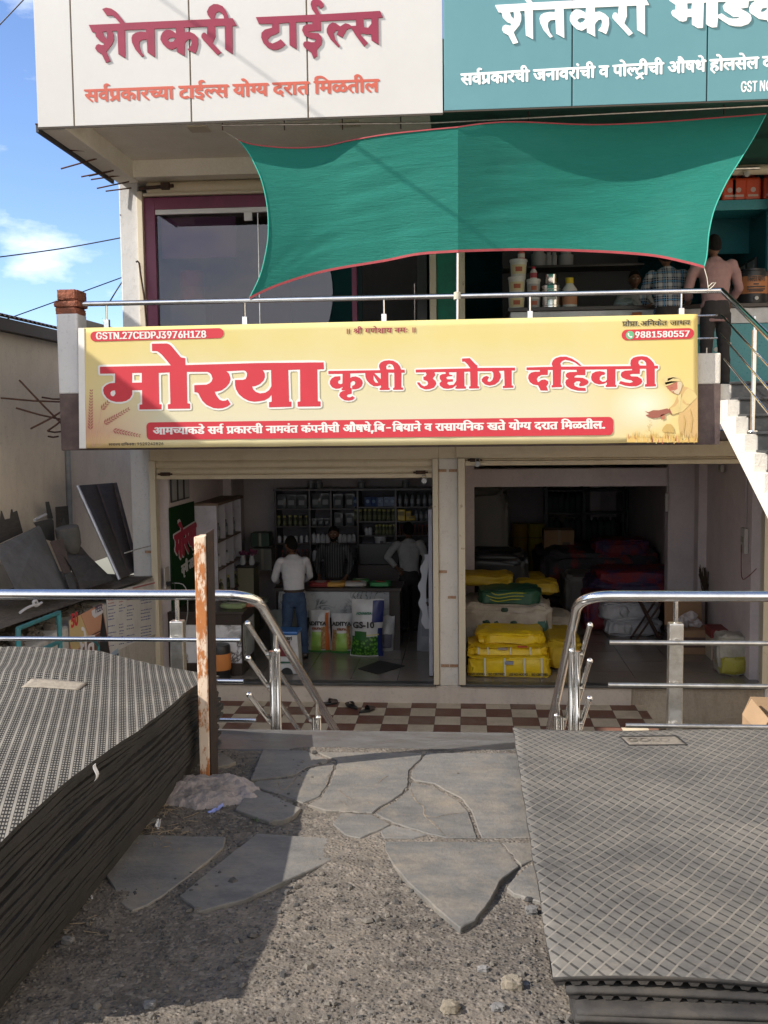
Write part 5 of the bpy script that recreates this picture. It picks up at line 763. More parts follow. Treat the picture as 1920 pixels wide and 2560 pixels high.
for x, z in ((-.29, -1.48), (-.18, -1.48), (-.2, -.62), (-.31, -.3), (-.31, .95), (-.18, .95), (-4.02, -.05)):
    MB().box(x-.05, x+.05, 12.585, 12.6, z-.016, z+.016).build('hinge_strap', mat('rusty strap', (.42, .28, .18), .85, 0, (.3, .15, .08), 30), bld)
# ground floor walls
bp('wall', in_wall, B(-4.02, -3.85, 12.95, 17.4, ZF, 1.28).box(-3.85, -3.72, 15.9, 16.25, ZF, 1.28))
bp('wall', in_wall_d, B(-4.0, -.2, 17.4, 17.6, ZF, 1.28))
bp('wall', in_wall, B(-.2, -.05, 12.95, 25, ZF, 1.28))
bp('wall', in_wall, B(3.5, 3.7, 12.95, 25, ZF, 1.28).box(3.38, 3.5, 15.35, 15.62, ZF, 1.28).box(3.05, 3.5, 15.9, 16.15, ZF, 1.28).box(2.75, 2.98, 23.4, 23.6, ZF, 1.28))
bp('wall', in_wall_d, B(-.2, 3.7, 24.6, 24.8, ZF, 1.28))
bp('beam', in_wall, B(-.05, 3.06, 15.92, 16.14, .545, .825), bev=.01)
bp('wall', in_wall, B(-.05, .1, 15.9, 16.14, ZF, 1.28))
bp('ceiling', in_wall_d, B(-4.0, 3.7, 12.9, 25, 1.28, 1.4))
# balcony
bp('balcony_slab', brown_p, B(-4.1, 2.42, 10.2, 12.75, 1.29, 1.86).box(2.42, 4.4, 10.2, 12.75, 1.62, 1.86))
bp('parapet', stucco, B(-3.88, 2.42, 10.13, 10.3, 1.87, 2.165), bev=.012)
bp('parapet', brown_p, B(-3.88, 2.42, 10.125, 10.3, 1.29, 1.87))
sp = bp('side_parapet', stain_wall('grey side plaster', (.36, .35, .34), (.25, .23, .21), .3, .2), B(-4.1, -3.89, 10.35, 12.62, 1.87, 2.62))
st = MB(); st.grid(lambda u, v: Vector((-4.11+.22*u+.012*noise.noise(Vector((v*19, u*3, 2)))*(1 if u < .5 else 0), 10.1, 1.86+.83*v)), 8, 30)
bp('parapet_end', wash, B(-4.105, -3.885, 10.1, 10.36, 1.86, 2.66), bev=.015)
bp('parapet_end', brown_p, B(-4.1, -3.885, 10.095, 10.36, 1.29, 1.86), bev=.01)
for k, (a, b_, z0, z1) in enumerate(((-4.12, -3.89, 2.65, 2.72), (-4.13, -3.87, 2.725, 2.79), (-4.1, -3.88, 2.795, 2.9))):
    m_ = MB().blob(((a+b_)/2, 10.24, (z0+z1)/2), ((b_-a)/2, .14, (z1-z0)/2), 10, .12, 3, k, 4); bp('broken_brick', brick_m, m_)
# upper floor
bp('pillar', wash, B(-4.27, -4.03, 12.6, 13.0, 1.29, 4.6), bev=.015)
bp('shutter_guide', cream_l, B(-4.035, -3.965, 12.56, 12.66, 1.87, 4.4), bev=.005)
bp('shutter_guide', cream_l, B(-.45, -.37, 12.56, 12.66, 1.87, 4.4).box(-.1, -.025, 12.56, 12.66, 1.87, 4.4), bev=.005)
bp('pillar', green_m, B(-.37, -.1, 12.6, 13.0, 1.87, 4.6), bev=.01)
bp('pillar', pierwash, B(3.62, 3.95, 12.6, 13.0, 1.87, 4.6))
s3 = bp('shutter_drum', cream, MB().tube([(-3.9, 12.62, 4.43), (-.4, 12.62, 4.43)], .085, 16), smooth=True)
MB().box(-3.95, -.4, 12.54, 12.6, 4.335, 4.37).build('bottom_rail', cream_l, s3, bev=.005)
MB().tube([(-3.98, 12.5, 4.42), (-3.55, 12.5, 4.44)], .022, 8).box(-3.7, -3.6, 12.46, 12.53, 4.4, 4.48).build('latch', dark_iron, s3)
s4 = bp('shutter_drum', cream, MB().tube([(0, 12.62, 4.45), (3.6, 12.62, 4.45)], .06, 16), smooth=True)
MB().tube([(3.1, 12.54, 4.45), (3.4, 12.54, 4.45)], .02, 8).lathe([(0, -.012), (.035, -.012), (.035, .012), (0, .012)], (3.25, 12.52, 4.38), 14, Matrix.Rotation(R(90), 3, 'X')).build('padlock', dull_steel, s4, smooth=True)
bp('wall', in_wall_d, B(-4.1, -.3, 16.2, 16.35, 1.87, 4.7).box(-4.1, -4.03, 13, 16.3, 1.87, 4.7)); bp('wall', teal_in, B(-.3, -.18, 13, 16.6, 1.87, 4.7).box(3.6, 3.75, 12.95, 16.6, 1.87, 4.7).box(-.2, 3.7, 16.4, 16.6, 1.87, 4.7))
bp('floor', floor_m, B(-4.1, 3.9, 12.72, 16.6, 1.7, 1.872))
bp('window_base', granite_m, B(-3.97, -1.3, 12.6, 12.8, 1.87, 2.3))
wf = bp('window', purple, B(-3.965, -3.83, 12.62, 12.72, 2.2, 4.33).box(-3.83, -1.4, 12.62, 12.72, 4.19, 4.33).box(-1.4, -1.34, 12.62, 12.72, 2.2, 4.33).box(-3.83, -1.4, 12.625, 12.72, 2.22, 2.3), bev=.004)
MB().box(-3.83, -1.4, 12.64, 12.715, 4.13, 4.19).build('frame', white_plastic, wf, bev=.003)
MB().box(-3.83, -1.4, 12.675, 12.681, 2.3, 4.13).build('pane', glass_m, wf)
MB().box(-2.56, -2.55, 12.67, 12.69, 2.3, 4.13).build('mullion', dull_steel, wf)
MB().box(-2.72, -2.62, 12.64, 12.67, 4.03, 4.14).build('latch', white_plastic, wf, bev=.004)
dr = bp('door', wood_d, B(-.62, -.5, 13.0, 13.9, 1.87, 4.1)); MB().tube([(-.66, 13.2, 2.75), (-.66, 13.2, 3.3)], .014, 8).build('handle', steel, dr)
# canopy
bp('canopy', soffit_m, B(-4.25, -.38, 10.2, 12.9, 4.72, 4.95)); bp('canopy', dgreen_m, B(-.38, 4.4, 10.2, 12.9, 4.72, 4.95))
bp('soffit_beam', soffit_m, B(-4.25, -4.0, 10.24, 12.55, 4.5, 4.72), bev=.006)
bp('soffit_beam', soffit_m, B(-4.25, -.38, 12.36, 12.9, 4.52, 4.72), bev=.006); bp('soffit_beam', dgreen_m, B(-.38, 4.4, 12.3, 12.9, 4.51, 4.72), bev=.006)
bp('soffit_beam', soffit_m, B(-4.0, -.38, 10.2, 10.42, 4.58, 4.72)); bp('soffit_beam', dgreen_m, B(-.38, 4.4, 10.2, 10.42, 4.56, 4.72))
bp('edge_trim', black_plastic, B(-4.28, -4.252, 10.2, 12.4, 4.46, 4.53))
bp('ceiling_light', cream_l, B(-2.98, -2.76, 11.05, 11.27, 4.705, 4.722), bev=.004); bp('ceiling_light', cream_l, B(-1.35, -1.13, 11.05, 11.27, 4.705, 4.722), bev=.004)
bp('ceiling', in_wall_d, B(-4.1, 3.9, 12.9, 16.6, 4.6, 4.8)); bp('roof', concrete, B(-4.25, 4.4, 10.2, 20, 4.96, 5.2))

# ================================================================ fascia signs
fw = thing('fascia_sign', 'large white fascia board with crimson and orange raised Devanagari lettering', 'sign', (-2.2, 10.16, 4.46), group='fascia boards on the canopy')
xs = [-4.247, -3.868, -2.685, -1.53, -.216]
for a, b_ in zip(xs, xs[1:]): MB().box(a+.008, b_-.008, 10.155, 10.19, 4.495, 6.6).build('panel', fascia_w, fw, bev=.003)
MB().box(-4.23, -.24, 10.175, 10.2, 4.5, 6.6).build('backing', mat('joint sealant', (.26, .2, .14), .9, 0, (.36, .3, .22), 8), fw)
MB().box(-4.25, -4.0, 10.19, 10.24, 4.49, 6.6).build('side_return', fascia_w, fw)
MB().box(-4.25, -.225, 10.158, 10.17, 4.478, 4.494).build('edge_trim', mat('dark sealant', (.06, .05, .04), .9), fw)
lett('sw1', 10.149, .01, 'lettering', maroon, fw); lett('sw2', 10.1525, .003, 'lettering', orange_l, fw)
ft = thing('fascia_sign', 'large teal fascia board with white raised Devanagari lettering', 'sign', (2, 10.14, 4.5), group='fascia boards on the canopy')
xs = [-.218, 1.0, 2.25, 3.5, 4.6]
for a, b_ in zip(xs, xs[1:]): MB().box(a+.007, b_-.007, 10.135, 10.175, 4.51, 6.6).build('panel', fascia_t, ft, bev=.003)
MB().box(-.21, 4.6, 10.15, 10.18, 4.515, 6.6).build('backing', solid(.02, .06, .07), ft)
MB().box(-.218, 4.6, 10.138, 10.15, 4.495, 4.509).build('edge_trim', mat('dark sealant', (.06, .05, .04), .9), ft)
lett('tw1', 10.129, .01, 'lettering', white_l, ft); lett('tw2', 10.1325, .003, 'lettering', white_l, ft); lett('tw3', 10.133, .002, 'lettering', white_l, ft)

# ================================================================ yellow banner sign
BY = 10.06
bn = thing('banner_sign', 'long yellow banner with big red Devanagari lettering hung on the balcony', 'sign', (-.84, BY, 1.3))
TL, TR, BL, BR = (pY(197, 820, BY), pY(1744, 785, BY), pY(200, 1121, BY), pY(1745, 1106, BY))
def bpt(u, v): return (BL*(1-u)+BR*u)*(1-v)+(TL*(1-u)+TR*u)*v
def bwave(u, v): return bpt(u, v)+Vector((0, .0012*noise.noise(Vector((u*9, v*3, 1)))+(.06*max(0, .11-v))*(.6+.9*noise.noise(Vector((u*34, v*6, 5)))), .003*noise.noise(Vector((u*14, 0, 3)))*(1-v)))
m_ = MB().grid(bwave, 120, 20); me = m_.mesh('printed_flex')
fx_ = link('printed_flex', me, banner_m, bn, smooth=True); so_ = fx_.modifiers.new('s', 'SOLIDIFY'); so_.thickness = .003; so_.offset = 1
MB().box(TL.x+.01, TR.x-.01, BY+.02, BY+.05, TL.z-.06, TL.z-.02).box(BL.x+.01, BR.x-.01, BY+.02, BY+.05, BL.z+.02, BL.z+.06).box(TL.x+.01, TL.x+.04, BY+.02, BY+.05, BL.z+.06, TL.z-.06).box(TR.x-.05, TR.x-.02, BY+.02, BY+.05, BL.z+.07, TL.z-.06).build('frame', dull_steel, bn)
MB().prism([bpt(0, 0)+Vector((-.005, -.006, 0)), bpt(.0105, 0)+Vector((0, -.006, 0)), bpt(.0095, 1)+Vector((0, -.006, 0)), bpt(0, 1)+Vector((-.005, -.006, 0))], (0, .003, 0)).build('white_edge', halo_m, bn)
def ban(pl, y, name, m): return link(name, filled(pl, .0008, upright(y)), m, bn)
def bz(px, py): v = pY(px, py, BY); return v.x, v.z
Y1, Y2, Y3 = BY-.0042, BY-.0056, BY-.0068
a, b_ = bz(226, 829); c_, d_ = bz(559, 851)
def pill(l, r, name='red_pill', rr=.5):
    (ax, az), (bx_, bzz), (cx_, cz) = l[0], l[1], r
    return ban(rounded(ax, cx_, bzz, az, (az-bzz)*rr, cz-az), Y1, name, red_p) if False else ban([rounded(ax, cx_, bzz, az, (az-bzz)*rr*.99, cz-az)], Y1, name, red_p)
pill((bz(226, 829), bz(226, 854)), bz(559, 820)); pill((bz(1554, 824.5), bz(1554, 851)), bz(1735, 820))
pill((bz(366, 1056), bz(366, 1100)), bz(1533, 1042), 'red_bar', .25)
for k, m, y in (('bn1o', halo_m, Y1), ('bn2o', halo_m, Y1), ('bn1', red_p, Y2), ('bn2', red_p, Y2), ('bn3', halo_m, Y2), ('bn4', halo_m, Y2), ('bn5', ink_r, Y2), ('bn6', ink_k, Y2), ('bn7', halo_m, Y2), ('bn8', ink_k, Y2)):
    lett(k, y, .0008, 'lettering', m, bn)
cx, cz = bz(1575, 838)
ban([[(cx+.04*math.cos(2*PI*i/24), cz+.04*math.sin(2*PI*i/24)) for i in range(24)]], Y2, 'phone_badge', solid(.12, .4, .2))
ban([[(cx-.022, cz+.02), (cx-.012, cz+.022), (cx-.006, cz+.008), (cx-.012, cz+.002), (cx+.002, cz-.012), (cx+.01, cz-.007), (cx+.022, cz-.013), (cx+.02, cz-.022), (cx+.008, cz-.026), (cx-.012, cz-.014), (cx-.024, cz+.004)]], Y3, 'phone_symbol', halo_m)
# printed wheat
def wpt(x, y): v = pY(x/4.1475, 780+y/4.1475, BY); return v.x, v.z
def ear(p0, p1, wd):
    (ax, az), (bx2, bz2) = wpt(*p0), wpt(*p1); dx, dz = bx2-ax, bz2-az; Ln = math.hypot(dx, dz); ux, uz = dx/Ln, dz/Ln; out = []
    n = max(4, int(Ln/.028))
    for i in range(n):
        for s in (-1, 1):
            bx3, bz3 = ax+dx*(i+.2)/n, az+dz*(i+.2)/n; tx, tz = ux+s*uz*-.75, uz+s*ux*.75; q = math.hypot(tx, tz); tx /= q; tz /= q; l = wd*(1-.45*i/n)
            out.append([(bx3, bz3), (bx3+tx*l*.5-tz*l*.18, bz3+tz*l*.5+tx*l*.18), (bx3+tx*l, bz3+tz*l), (bx3+tx*l*.5+tz*l*.18, bz3+tz*l*.5-tx*l*.18)])
    return out
def stalk(p0, p1): (ax, az), (bx2, bz2) = wpt(*p0), wpt(*p1); return [(ax-.004, az), (ax+.004, az), (bx2+.003, bz2), (bx2-.003, bz2)]
whm = solid(.4, .13, .11); wh2 = solid(.62, .4, .27)
for i, (p0, p1, q, w_) in enumerate((((938, 1225), (948, 800), (965, 1400), .05), ((1050, 1015), (1130, 925), (975, 1400), .05), ((1075, 1160), (1345, 1000), (1010, 1395), .05), ((1170, 1225), (1460, 1285), (1030, 1395), .05))):
    ban(ear(p0, p1, w_), Y1-.0003*i, 'printed_wheat', whm); ban([stalk(q, p0)], Y1+.0006, 'printed_wheat', wh2)
# printed farmer sowing grain (plain figure in the banner's colours)
def fp(pts, y, m): ban([trace(pts, (1580, 780), 4.424, BY)], y, 'printed_farmer', m)
def shade(k): return {'skin': solid(.42, .14, .085), 'cloth': solid(.6, .47, .2), 'cl2': solid(.54, .36, .15), 'tur': solid(.62, .5, .23), 'beard': solid(.58, .48, .32), 'dk': solid(.28, .09, .06), 'grass': solid(.6, .4, .12), 'bush': solid(.5, .34, .11)}[k]
fp([(345, 1330), (330, 1310), (350, 1270), (380, 1238), (430, 1240), (460, 1280), (470, 1335)], Y1, shade('bush'))
fp([(560, 820), (620, 835), (690, 880), (722, 930), (726, 1400), (540, 1400), (522, 1300), (512, 1200), (520, 1120), (430, 1140), (400, 1075), (465, 1010), (500, 930), (530, 880)], Y1+.0005, shade('cl2'))
fp([(620, 840), (690, 885), (722, 935), (700, 960), (640, 1020), (560, 1100), (440, 1138), (400, 1075), (480, 1040), (540, 960), (580, 880)], Y2, shade('cloth'))
fp([(370, 820), (430, 800), (480, 770), (520, 765), (552, 800), (540, 850), (510, 910), (480, 905), (440, 890), (428, 878), (414, 872), (408, 856), (392, 852), (390, 838)], Y2, shade('skin'))
fp([(500, 775), (540, 770), (556, 800), (540, 860), (512, 915), (480, 902), (458, 884), (470, 870), (502, 850)], Y3, shade('beard'))
fp([(335, 750), (370, 715), (440, 705), (510, 720), (538, 765), (480, 775), (430, 802), (370, 822), (345, 790)], Y3, shade('tur'))
fp([(135, 1092), (180, 1108), (230, 1086), (300, 1086), (390, 1065), (418, 1108), (350, 1140), (290, 1168), (220, 1175), (160, 1152), (150, 1138), (192, 1130)], Y3, shade('dk'))
for l, m_k in (([(400, 1075), (430, 1138), (445, 1134), (415, 1068)], 'dk'), ([(560, 960), (600, 1010), (640, 1020), (600, 1030), (555, 1000)], 'cl2'), ([(500, 930), (520, 1000), (515, 1110), (535, 1010), (545, 900)], 'tur'), ([(560, 1130), (580, 1200), (560, 1330), (572, 1330), (592, 1200)], 'bush'), ([(640, 1060), (655, 1180), (640, 1330), (654, 1330), (670, 1180)], 'bush'), ([(395, 735), (450, 722), (520, 735), (450, 735), (390, 765)], 'cl2'), ([(360, 780), (430, 765), (530, 768), (440, 785), (370, 805)], 'cl2')): fp(l, Y3, shade(m_k))
fp([(424, 838), (448, 832), (446, 838), (426, 844)], Y3-.0006, shade('dk')); fp([(430, 872), (455, 868), (470, 862), (462, 876), (440, 880)], Y3-.0006, shade('beard'))
fp([(315, 1140), (360, 1128), (362, 1180), (325, 1192)], Y3, shade('skin'))
gr = [(-60, 1440)]; rr = random.Random(3)
for i in range(60): gr += [(-60+13*i, 1330+rr.uniform(-25, 45)+20*math.sin(i*.5)), (-54+13*i, 1400)]
fp(gr+[(720, 1440)], Y3, shade('grass'))
for i in range(26):
    gx, gy = 180+rr.gauss(0, 14), 1185+rr.uniform(0, 125); fp([(gx, gy), (gx+6, gy+2), (gx+3, gy+9)], Y1, shade('bush'))
for i in range(46):
    gx = -40+rr.uniform(0, 740); gy = 1380+rr.uniform(-30, 30); fp([(gx, gy+50), (gx+10, gy+50), (gx+rr.uniform(-8, 14), gy-rr.uniform(10, 40))], Y3-.0005, shade('skin' if rr.random() < .3 else ('bush' if rr.random() < .5 else 'tur')))

# ================================================================ balcony rail
br_ = thing('balcony_railing', 'chrome tube railing on short posts above the yellow banner', 'railing', (-.7, 10.2, 2.17))
RY = 10.2
ra, rb = pY(200, 760, RY), pY(1805, 726, RY)
MB().tube([ra, rb], .026, 16).build('top_rail', steel, br_, smooth=True)
MB().lathe([(0, -.015), (.034, -.012), (.036, .0), (.034, .012), (0, .015)], ra, 14, Matrix.Rotation(R(90), 3, 'Y')).build('end_cap', steel, br_, smooth=True)
for px in (266, 612, 960, 1325, 1703):
    v = pY(px, 770, RY); zt = ra.z+(rb.z-ra.z)*(v.x-ra.x)/(rb.x-ra.x)
    p = MB().box(v.x-.026, v.x+.026, RY-.026, RY+.026, 2.16, zt-.16).build('post', steel, br_, bev=.003)
    MB().tube([(v.x, RY, zt-.16), (v.x, RY, zt-.02)], .01, 8).build('pin', steel, p, smooth=True)
for py in (790, 847): MB().tube([pY(1720, py, RY), pY(1794, py-2, RY)], .009, 8).build('rod', steel, br_, smooth=True)
MB().tube([(2.3, RY, 2.16), (2.3, RY, 2.22)], .007, 6).build('rod', dull_steel, br_)

# ================================================================ staircase on the right
sx0, sx1 = 2.42, 3.9
stc = thing('staircase', 'whitewashed concrete staircase with dark stone treads climbing to the balcony', 'staircase', (3.1, 8, 0))
m_ = MB(); prof = [(10.2, 1.87)]
for i in range(12): y = 10.17-.312*i; z = 1.87-.158*i; prof += [(y, z), (y, z-.158)]
prof += [(10.17-.312*12, -.03), (6.9, -.03), (10.2, 1.53)]
m_.prism([(sx0, y, z) for y, z in prof], (sx1-sx0, 0, 0)); m_.build('stringer', stucco, stc, bev=.012)
dstone = mat('dark riser stone', (.028, .03, .033), .6, 0, (.07, .07, .07), 16, .5, .8, .3, 40)
for i in range(12):
    y = 10.17-.312*i; z = 1.87-.158*i
    MB().box(sx0+.11, sx1-.02, y-.018, y+.02, z-.15, z-.006).box(sx0+.09, sx1-.02, y-.03, y+.28, z-.004, z+.022).build('step', dstone, stc, bev=.006)
sr = thing('stair_railing', 'steel handrail with three thin rods descending beside the dark stone stairs', 'railing', (2.6, 9.3, 1.7))
h0 = rb; sl = Vector((.05, -1.56, -.62))
MB().tube([h0-Vector((.15, 0, 0)), h0, h0+sl*.12, h0+sl*1.2, h0+sl*2.1], .027, 14).build('handrail', steel, sr, smooth=True)
for px, py in ((1802, 786), (1800, 833), (1810, 897)):
    p0 = pX(px, py, 2.47); MB().tube([p0, p0+sl*2], .0095, 8).build('rod', steel, sr, smooth=True)
for y in (9.36, 7.8):
    z = 1.87-.158*round((10.17-y)/.312)+.02; zt = h0.z+sl.z*(h0.y-y)/1.56
    p = MB().tube([(2.52, y, z), (2.52, y, zt-.12)], .021, 12).build('post', steel, sr, smooth=True)
    MB().tube([(2.52, y, zt-.12), (2.52, y, zt)], .009, 8).build('pin', steel, p, smooth=True); MB().lathe([(.05, 0), (.045, .012), (.022, .014)], (2.52, y, z), 14).build('base_flange', steel, p, smooth=True)

# ================================================================ shade cloth, its pole, cords
def lerp_path(pts, n):
    P = pts; Ls = [0]
    for a, b in zip(P, P[1:]): Ls.append(Ls[-1]+(b-a).length)
    out = []
    for i in range(n+1):
        s = Ls[-1]*i/n; k = max(j for j in range(len(Ls)-1) if Ls[j] <= s+1e-9); f = (s-Ls[k])/max(Ls[k+1]-Ls[k], 1e-9); out.append(P[k].lerp(P[k+1], min(f, 1)))
    return out
def smooth_path(pts, n):
    P = [Vector(p) for p in pts]; o = []
    for i in range(len(P)-1):
        p0 = P[max(i-1, 0)]; p1 = P[i]; p2 = P[i+1]; p3 = P[min(i+2, len(P)-1)]
        for k in range(8):
            t_ = k/8; o.append(.5*((2*p1)+(p2-p0)*t_+(2*p0-5*p1+4*p2-p3)*t_*t_+(3*p1-p0-3*p2+p3)*t_**3))
    o.append(P[-1]); return lerp_path(o, n)
def tp(l): return [pY(x, y, Y) for x, y, Y in l]
NU = 90; NV = 44
topL = smooth_path(tp([(596, 350, 10.36), (636, 362, 10.37), (723, 370, 10.38), (810, 366, 10.34), (868, 353, 10.28), (960, 337, 10.2), (1060, 326, 10.16), (1145, 318, 10.13)]), NU//2)
topR = smooth_path(tp([(1145, 318, 10.13), (1210, 309, 10.2), (1296, 305, 10.28), (1481, 312, 10.38), (1654, 305, 10.42), (1828, 292, 10.42), (1915, 285, 10.4)]), NU//2)
botL = smooth_path(tp([(624, 745, 10.16), (694, 713, 10.22), (810, 678, 10.3), (960, 652, 10.28), (1047, 635, 10.2), (1145, 628, 10.13)]), NU//2)
botR = smooth_path(tp([(1145, 628, 10.13), (1307, 624, 10.25), (1481, 628, 10.32), (1625, 638, 10.28), (1712, 655, 10.2), (1760, 668, 10.16)]), NU//2)
lef = smooth_path(tp([(596, 350, 10.36), (613, 370, 10.34), (631, 399, 10.32), (654, 451, 10.28), (668, 515, 10.25), (671, 579, 10.22), (665, 630, 10.2), (650, 690, 10.18), (624, 745, 10.16)]), NV)
rig = smooth_path(tp([(1915, 285, 10.4), (1886, 341, 10.38), (1851, 399, 10.34), (1816, 457, 10.3), (1787, 521, 10.26), (1773, 579, 10.22), (1767, 640, 10.18), (1760, 668, 10.16)]), NV)
top = topL+topR[1:]; bot = botL+botR[1:]
def tarp(u, v):
    i = min(round(u*NU), NU); j = min(round(v*NV), NV)
    P = top[i]*(1-v)+bot[i]*v; Q = lef[j]*(1-u)+rig[j]*u
    Bl = (top[0]*(1-u)+top[-1]*u)*(1-v)+(bot[0]*(1-u)+bot[-1]*u)*v
    r = P+(Q-Bl)*abs(2*u-1)**1.3
    wr = .005*noise.noise(Vector((u*9, v*26, 2)))+.012*noise.noise(Vector((u*5+v*3, v*7, 4)))
    e = min(1, 6*min(u, 1-u), 6*min(v, 1-v)); rid = min(1, abs(u-.5)*14)
    dep = math.sin(PI*v)*(.07*math.sin(PI*(u-.5)*2) if u > .5 else .02*math.sin(PI*u*2))
    cr_ = .012*math.sin(26*math.atan2(1-u+.02, 1-v+.02))*math.exp(-4*math.hypot((1-u)*2.2, 1-v))+.012*math.sin(22*math.atan2(u+.02, 1-v+.02))*math.exp(-4*math.hypot(u*2.2, 1-v))
    return r+Vector((0, wr*e*rid+dep+cr_*e, 0))
tf = thing('shade_cloth', 'green shade cloth with red hem stretched between canopy and balcony rail', 'tarp', (0, 10.2, 2.8))
cl = MB().grid(tarp, NU, NV).mesh('cloth'); rx = set(i for i, v in enumerate(cl.vertices) if min((v.co-tarp(.5, j/NV)).length for j in range(NV+1)) < 1e-4)
link('cloth', cl, tarp_m, tf, smooth=True)
for e in cl.edges:
    if e.vertices[0] in rx and e.vertices[1] in rx: e.use_edge_sharp = True
for hw, pth in ((.006, [tarp(i/NU, 0)+Vector((0, -.004, 0)) for i in range(NU+1)]), (.012, [tarp(i/NU, 1)+Vector((0, -.004, 0)) for i in range(NU+1)])):
    m_ = MB(); m_.add([p+Vector((0, 0, hw)) for p in pth]+[p-Vector((0, 0, hw)) for p in pth], [(i, i+1, i+NU+2, i+NU+1) for i in range(NU)])
    h = m_.build('hem', hem_m, tf); q = h.modifiers.new('s', 'SOLIDIFY'); q.thickness = .004
MB().tube(lef, .006, 6).tube(rig, .006, 6).build('side_cord', solid(.03, .33, .26), tf)
cn = [pY(554, 325, 10.5), top[0]]
MB().tube(cn, .003, 5).tube([bot[0], bot[0]+Vector((.01, .03, -.03))], .004, 5).tube([bot[-1], bot[-1]+Vector((.03, 0, -.1)), pY(1771, 722, 10.17)], .004, 5).tube([pY(1771, 722, 10.16)+Vector((.0, 0, .02)), pY(1780, 708, 10.15), pY(1790, 706, 10.15), pY(1782, 716, 10.15), pY(1770, 726, 10.15)], .004, 5).build('tie_cord', rope_m, tf)
pl = thing('prop_pole', 'slim steel pole propping the middle ridge of the green shade cloth', 'pole', (-.1, 10.15, 1.9))
MB().tube([pY(1143, 800, 10.15), pY(1146, 322, 10.165)], .016, 10).build('tube', steel, pl, smooth=True)
m_ = MB(); v = pY(1143, 740, 10.16)
for k in range(6): m_.tube([v+Vector((.03*math.cos(a_*PI/5), .035*math.sin(a_*PI/5), -.03+.012*k+.004*math.sin(a_))) for a_ in range(11)], .006, 5, False)
m_.build('rope_lashing', rope_m, pl)
hr = thing('curtain_rod', 'thin grey rod hung under the canopy behind the signs', 'rod', (0, 10.5, 4.5))
MB().tube([pY(554, 313, 10.5), pY(1085, 307, 10.5), pY(1919, 264, 10.5), pY(2300, 250, 10.5)], .011, 8).build('tube', dull_steel, hr)
for px, py in ((556, 312), (711, 310), (856, 309), (1002, 307), (1322, 296), (1810, 270)):
    v = pY(px, py, 10.5); MB().tube([v+Vector((0, 0, -.06)), v+Vector((0, 0, .1))], .006, 6).build('hook', dark_iron, hr)

# ================================================================ neighbour, rebar, cables
nb = thing('neighbour_shed', 'long stained cream wall under a rusty corrugated sheet roof at the left edge', 'building', (-5.3, 12, -.4))
MB().box(-5.5, -5.2, 5, 12.92, -.4, 2.7).box(-5.6, -5.36, 12.92, 20, -.4, 2.7).build('wall', cream_wall, nb, bev=.01)
MB().box(-5.36, -5.27, 13.22, 13.4, -.4, 1.6).build('pilaster', cream_wall, nb, bev=.01)
MB().tube([(-5.24, 13.08, -.2), (-5.24, 13.08, 1.3)], .05, 12).build('drain_pipe', mat('grey pvc pipe', (.36, .36, .36), .5), nb, smooth=True)
MB().grid(lambda u, v: Vector((-9+3.95*u, 4.8+15*v, 3.71-.95*u+.013*math.sin(v*15/.12*2*PI))), 4, 1000).build('roof', mat('rusty corrugated sheet', (.2, .16, .14), .7, .3, (.16, .075, .045), 7, bump=.2), nb, smooth=True)
MB().box(-5.3, -5.08, 4.9, 19, 2.6, 2.735).build('gap_shade_strip', solid(.04, .03, .025), nb)  # near-black strip stands for the shaded gap under the roof edge
ob = thing('unseen_house', 'plain plastered two storey house left of the shed beyond the frame', 'building', (-10, 9, 0))
MB().box(-12, -8, 4.2, 8.5, -.3, 5.65).box(-12, -8, 8.501, 15, -.3, 5.95).build('wall', cream_wall, ob)
oh = thing('unseen_house', 'tall cream wall added unseen on the right to bounce sunlight at the shops', 'building', (8, 4, 0))
MB().box(5.2, 10, -9, 14, -3, 8).build('wall', mat('cream bounce plaster', (.74, .66, .54), .9, 0, (.68, .6, .48), 2), oh)  # house wall added out of view to bounce sunlight into the shops
for y in (-6, -2, 2, 6, 10): wo_ = MB().box(5.15, 5.22, y, y+1.1, 4.2, 5.6).build('window', wood_d, oh); MB().box(5.12, 5.16, y+.06, y+1.04, 4.26, 5.54).build('pane', glass_m, wo_)
for y in (5.5, 7, 10, 12.5): wd_ = MB().box(-8.02, -7.97, y, y+1, 3, 4.2).build('window', wood_d, ob); MB().box(-7.99, -7.96, y+.05, y+.95, 3.05, 4.15).build('pane', glass_m, wd_)
rbm = mat('rusty rebar', (.09, .045, .03), .9, .2, (.13, .06, .035), 30)
k = 0
for (ax, ay), (bx_, by), yy in (((2, 995), (165, 1005), 10.9), ((48, 950), (170, 1075), 10.7), ((40, 1020), (160, 1050), 10.8), ((76, 1072), (165, 1022), 10.6), ((104, 993), (160, 998), 11.2), ((118, 1078), (165, 1040), 10.5), ((120, 1078), (152, 1079), 11.5), ((120, 1091), (146, 1091), 11.6)):
    m_ = MB().tube([pY(ax, ay, yy-.1), (pY(ax, ay, yy-.1)+pY(bx_, by, yy))/2+Vector((0, 0, -.01)), pY(bx_, by, yy)], .011, 6); k += 1
    o = m_.build('rebar', rbm); tag(o, 'rusty rebar sticking out left of the balcony stub above the junk', 'rebar', 'rebar at the balcony end')
k = 0
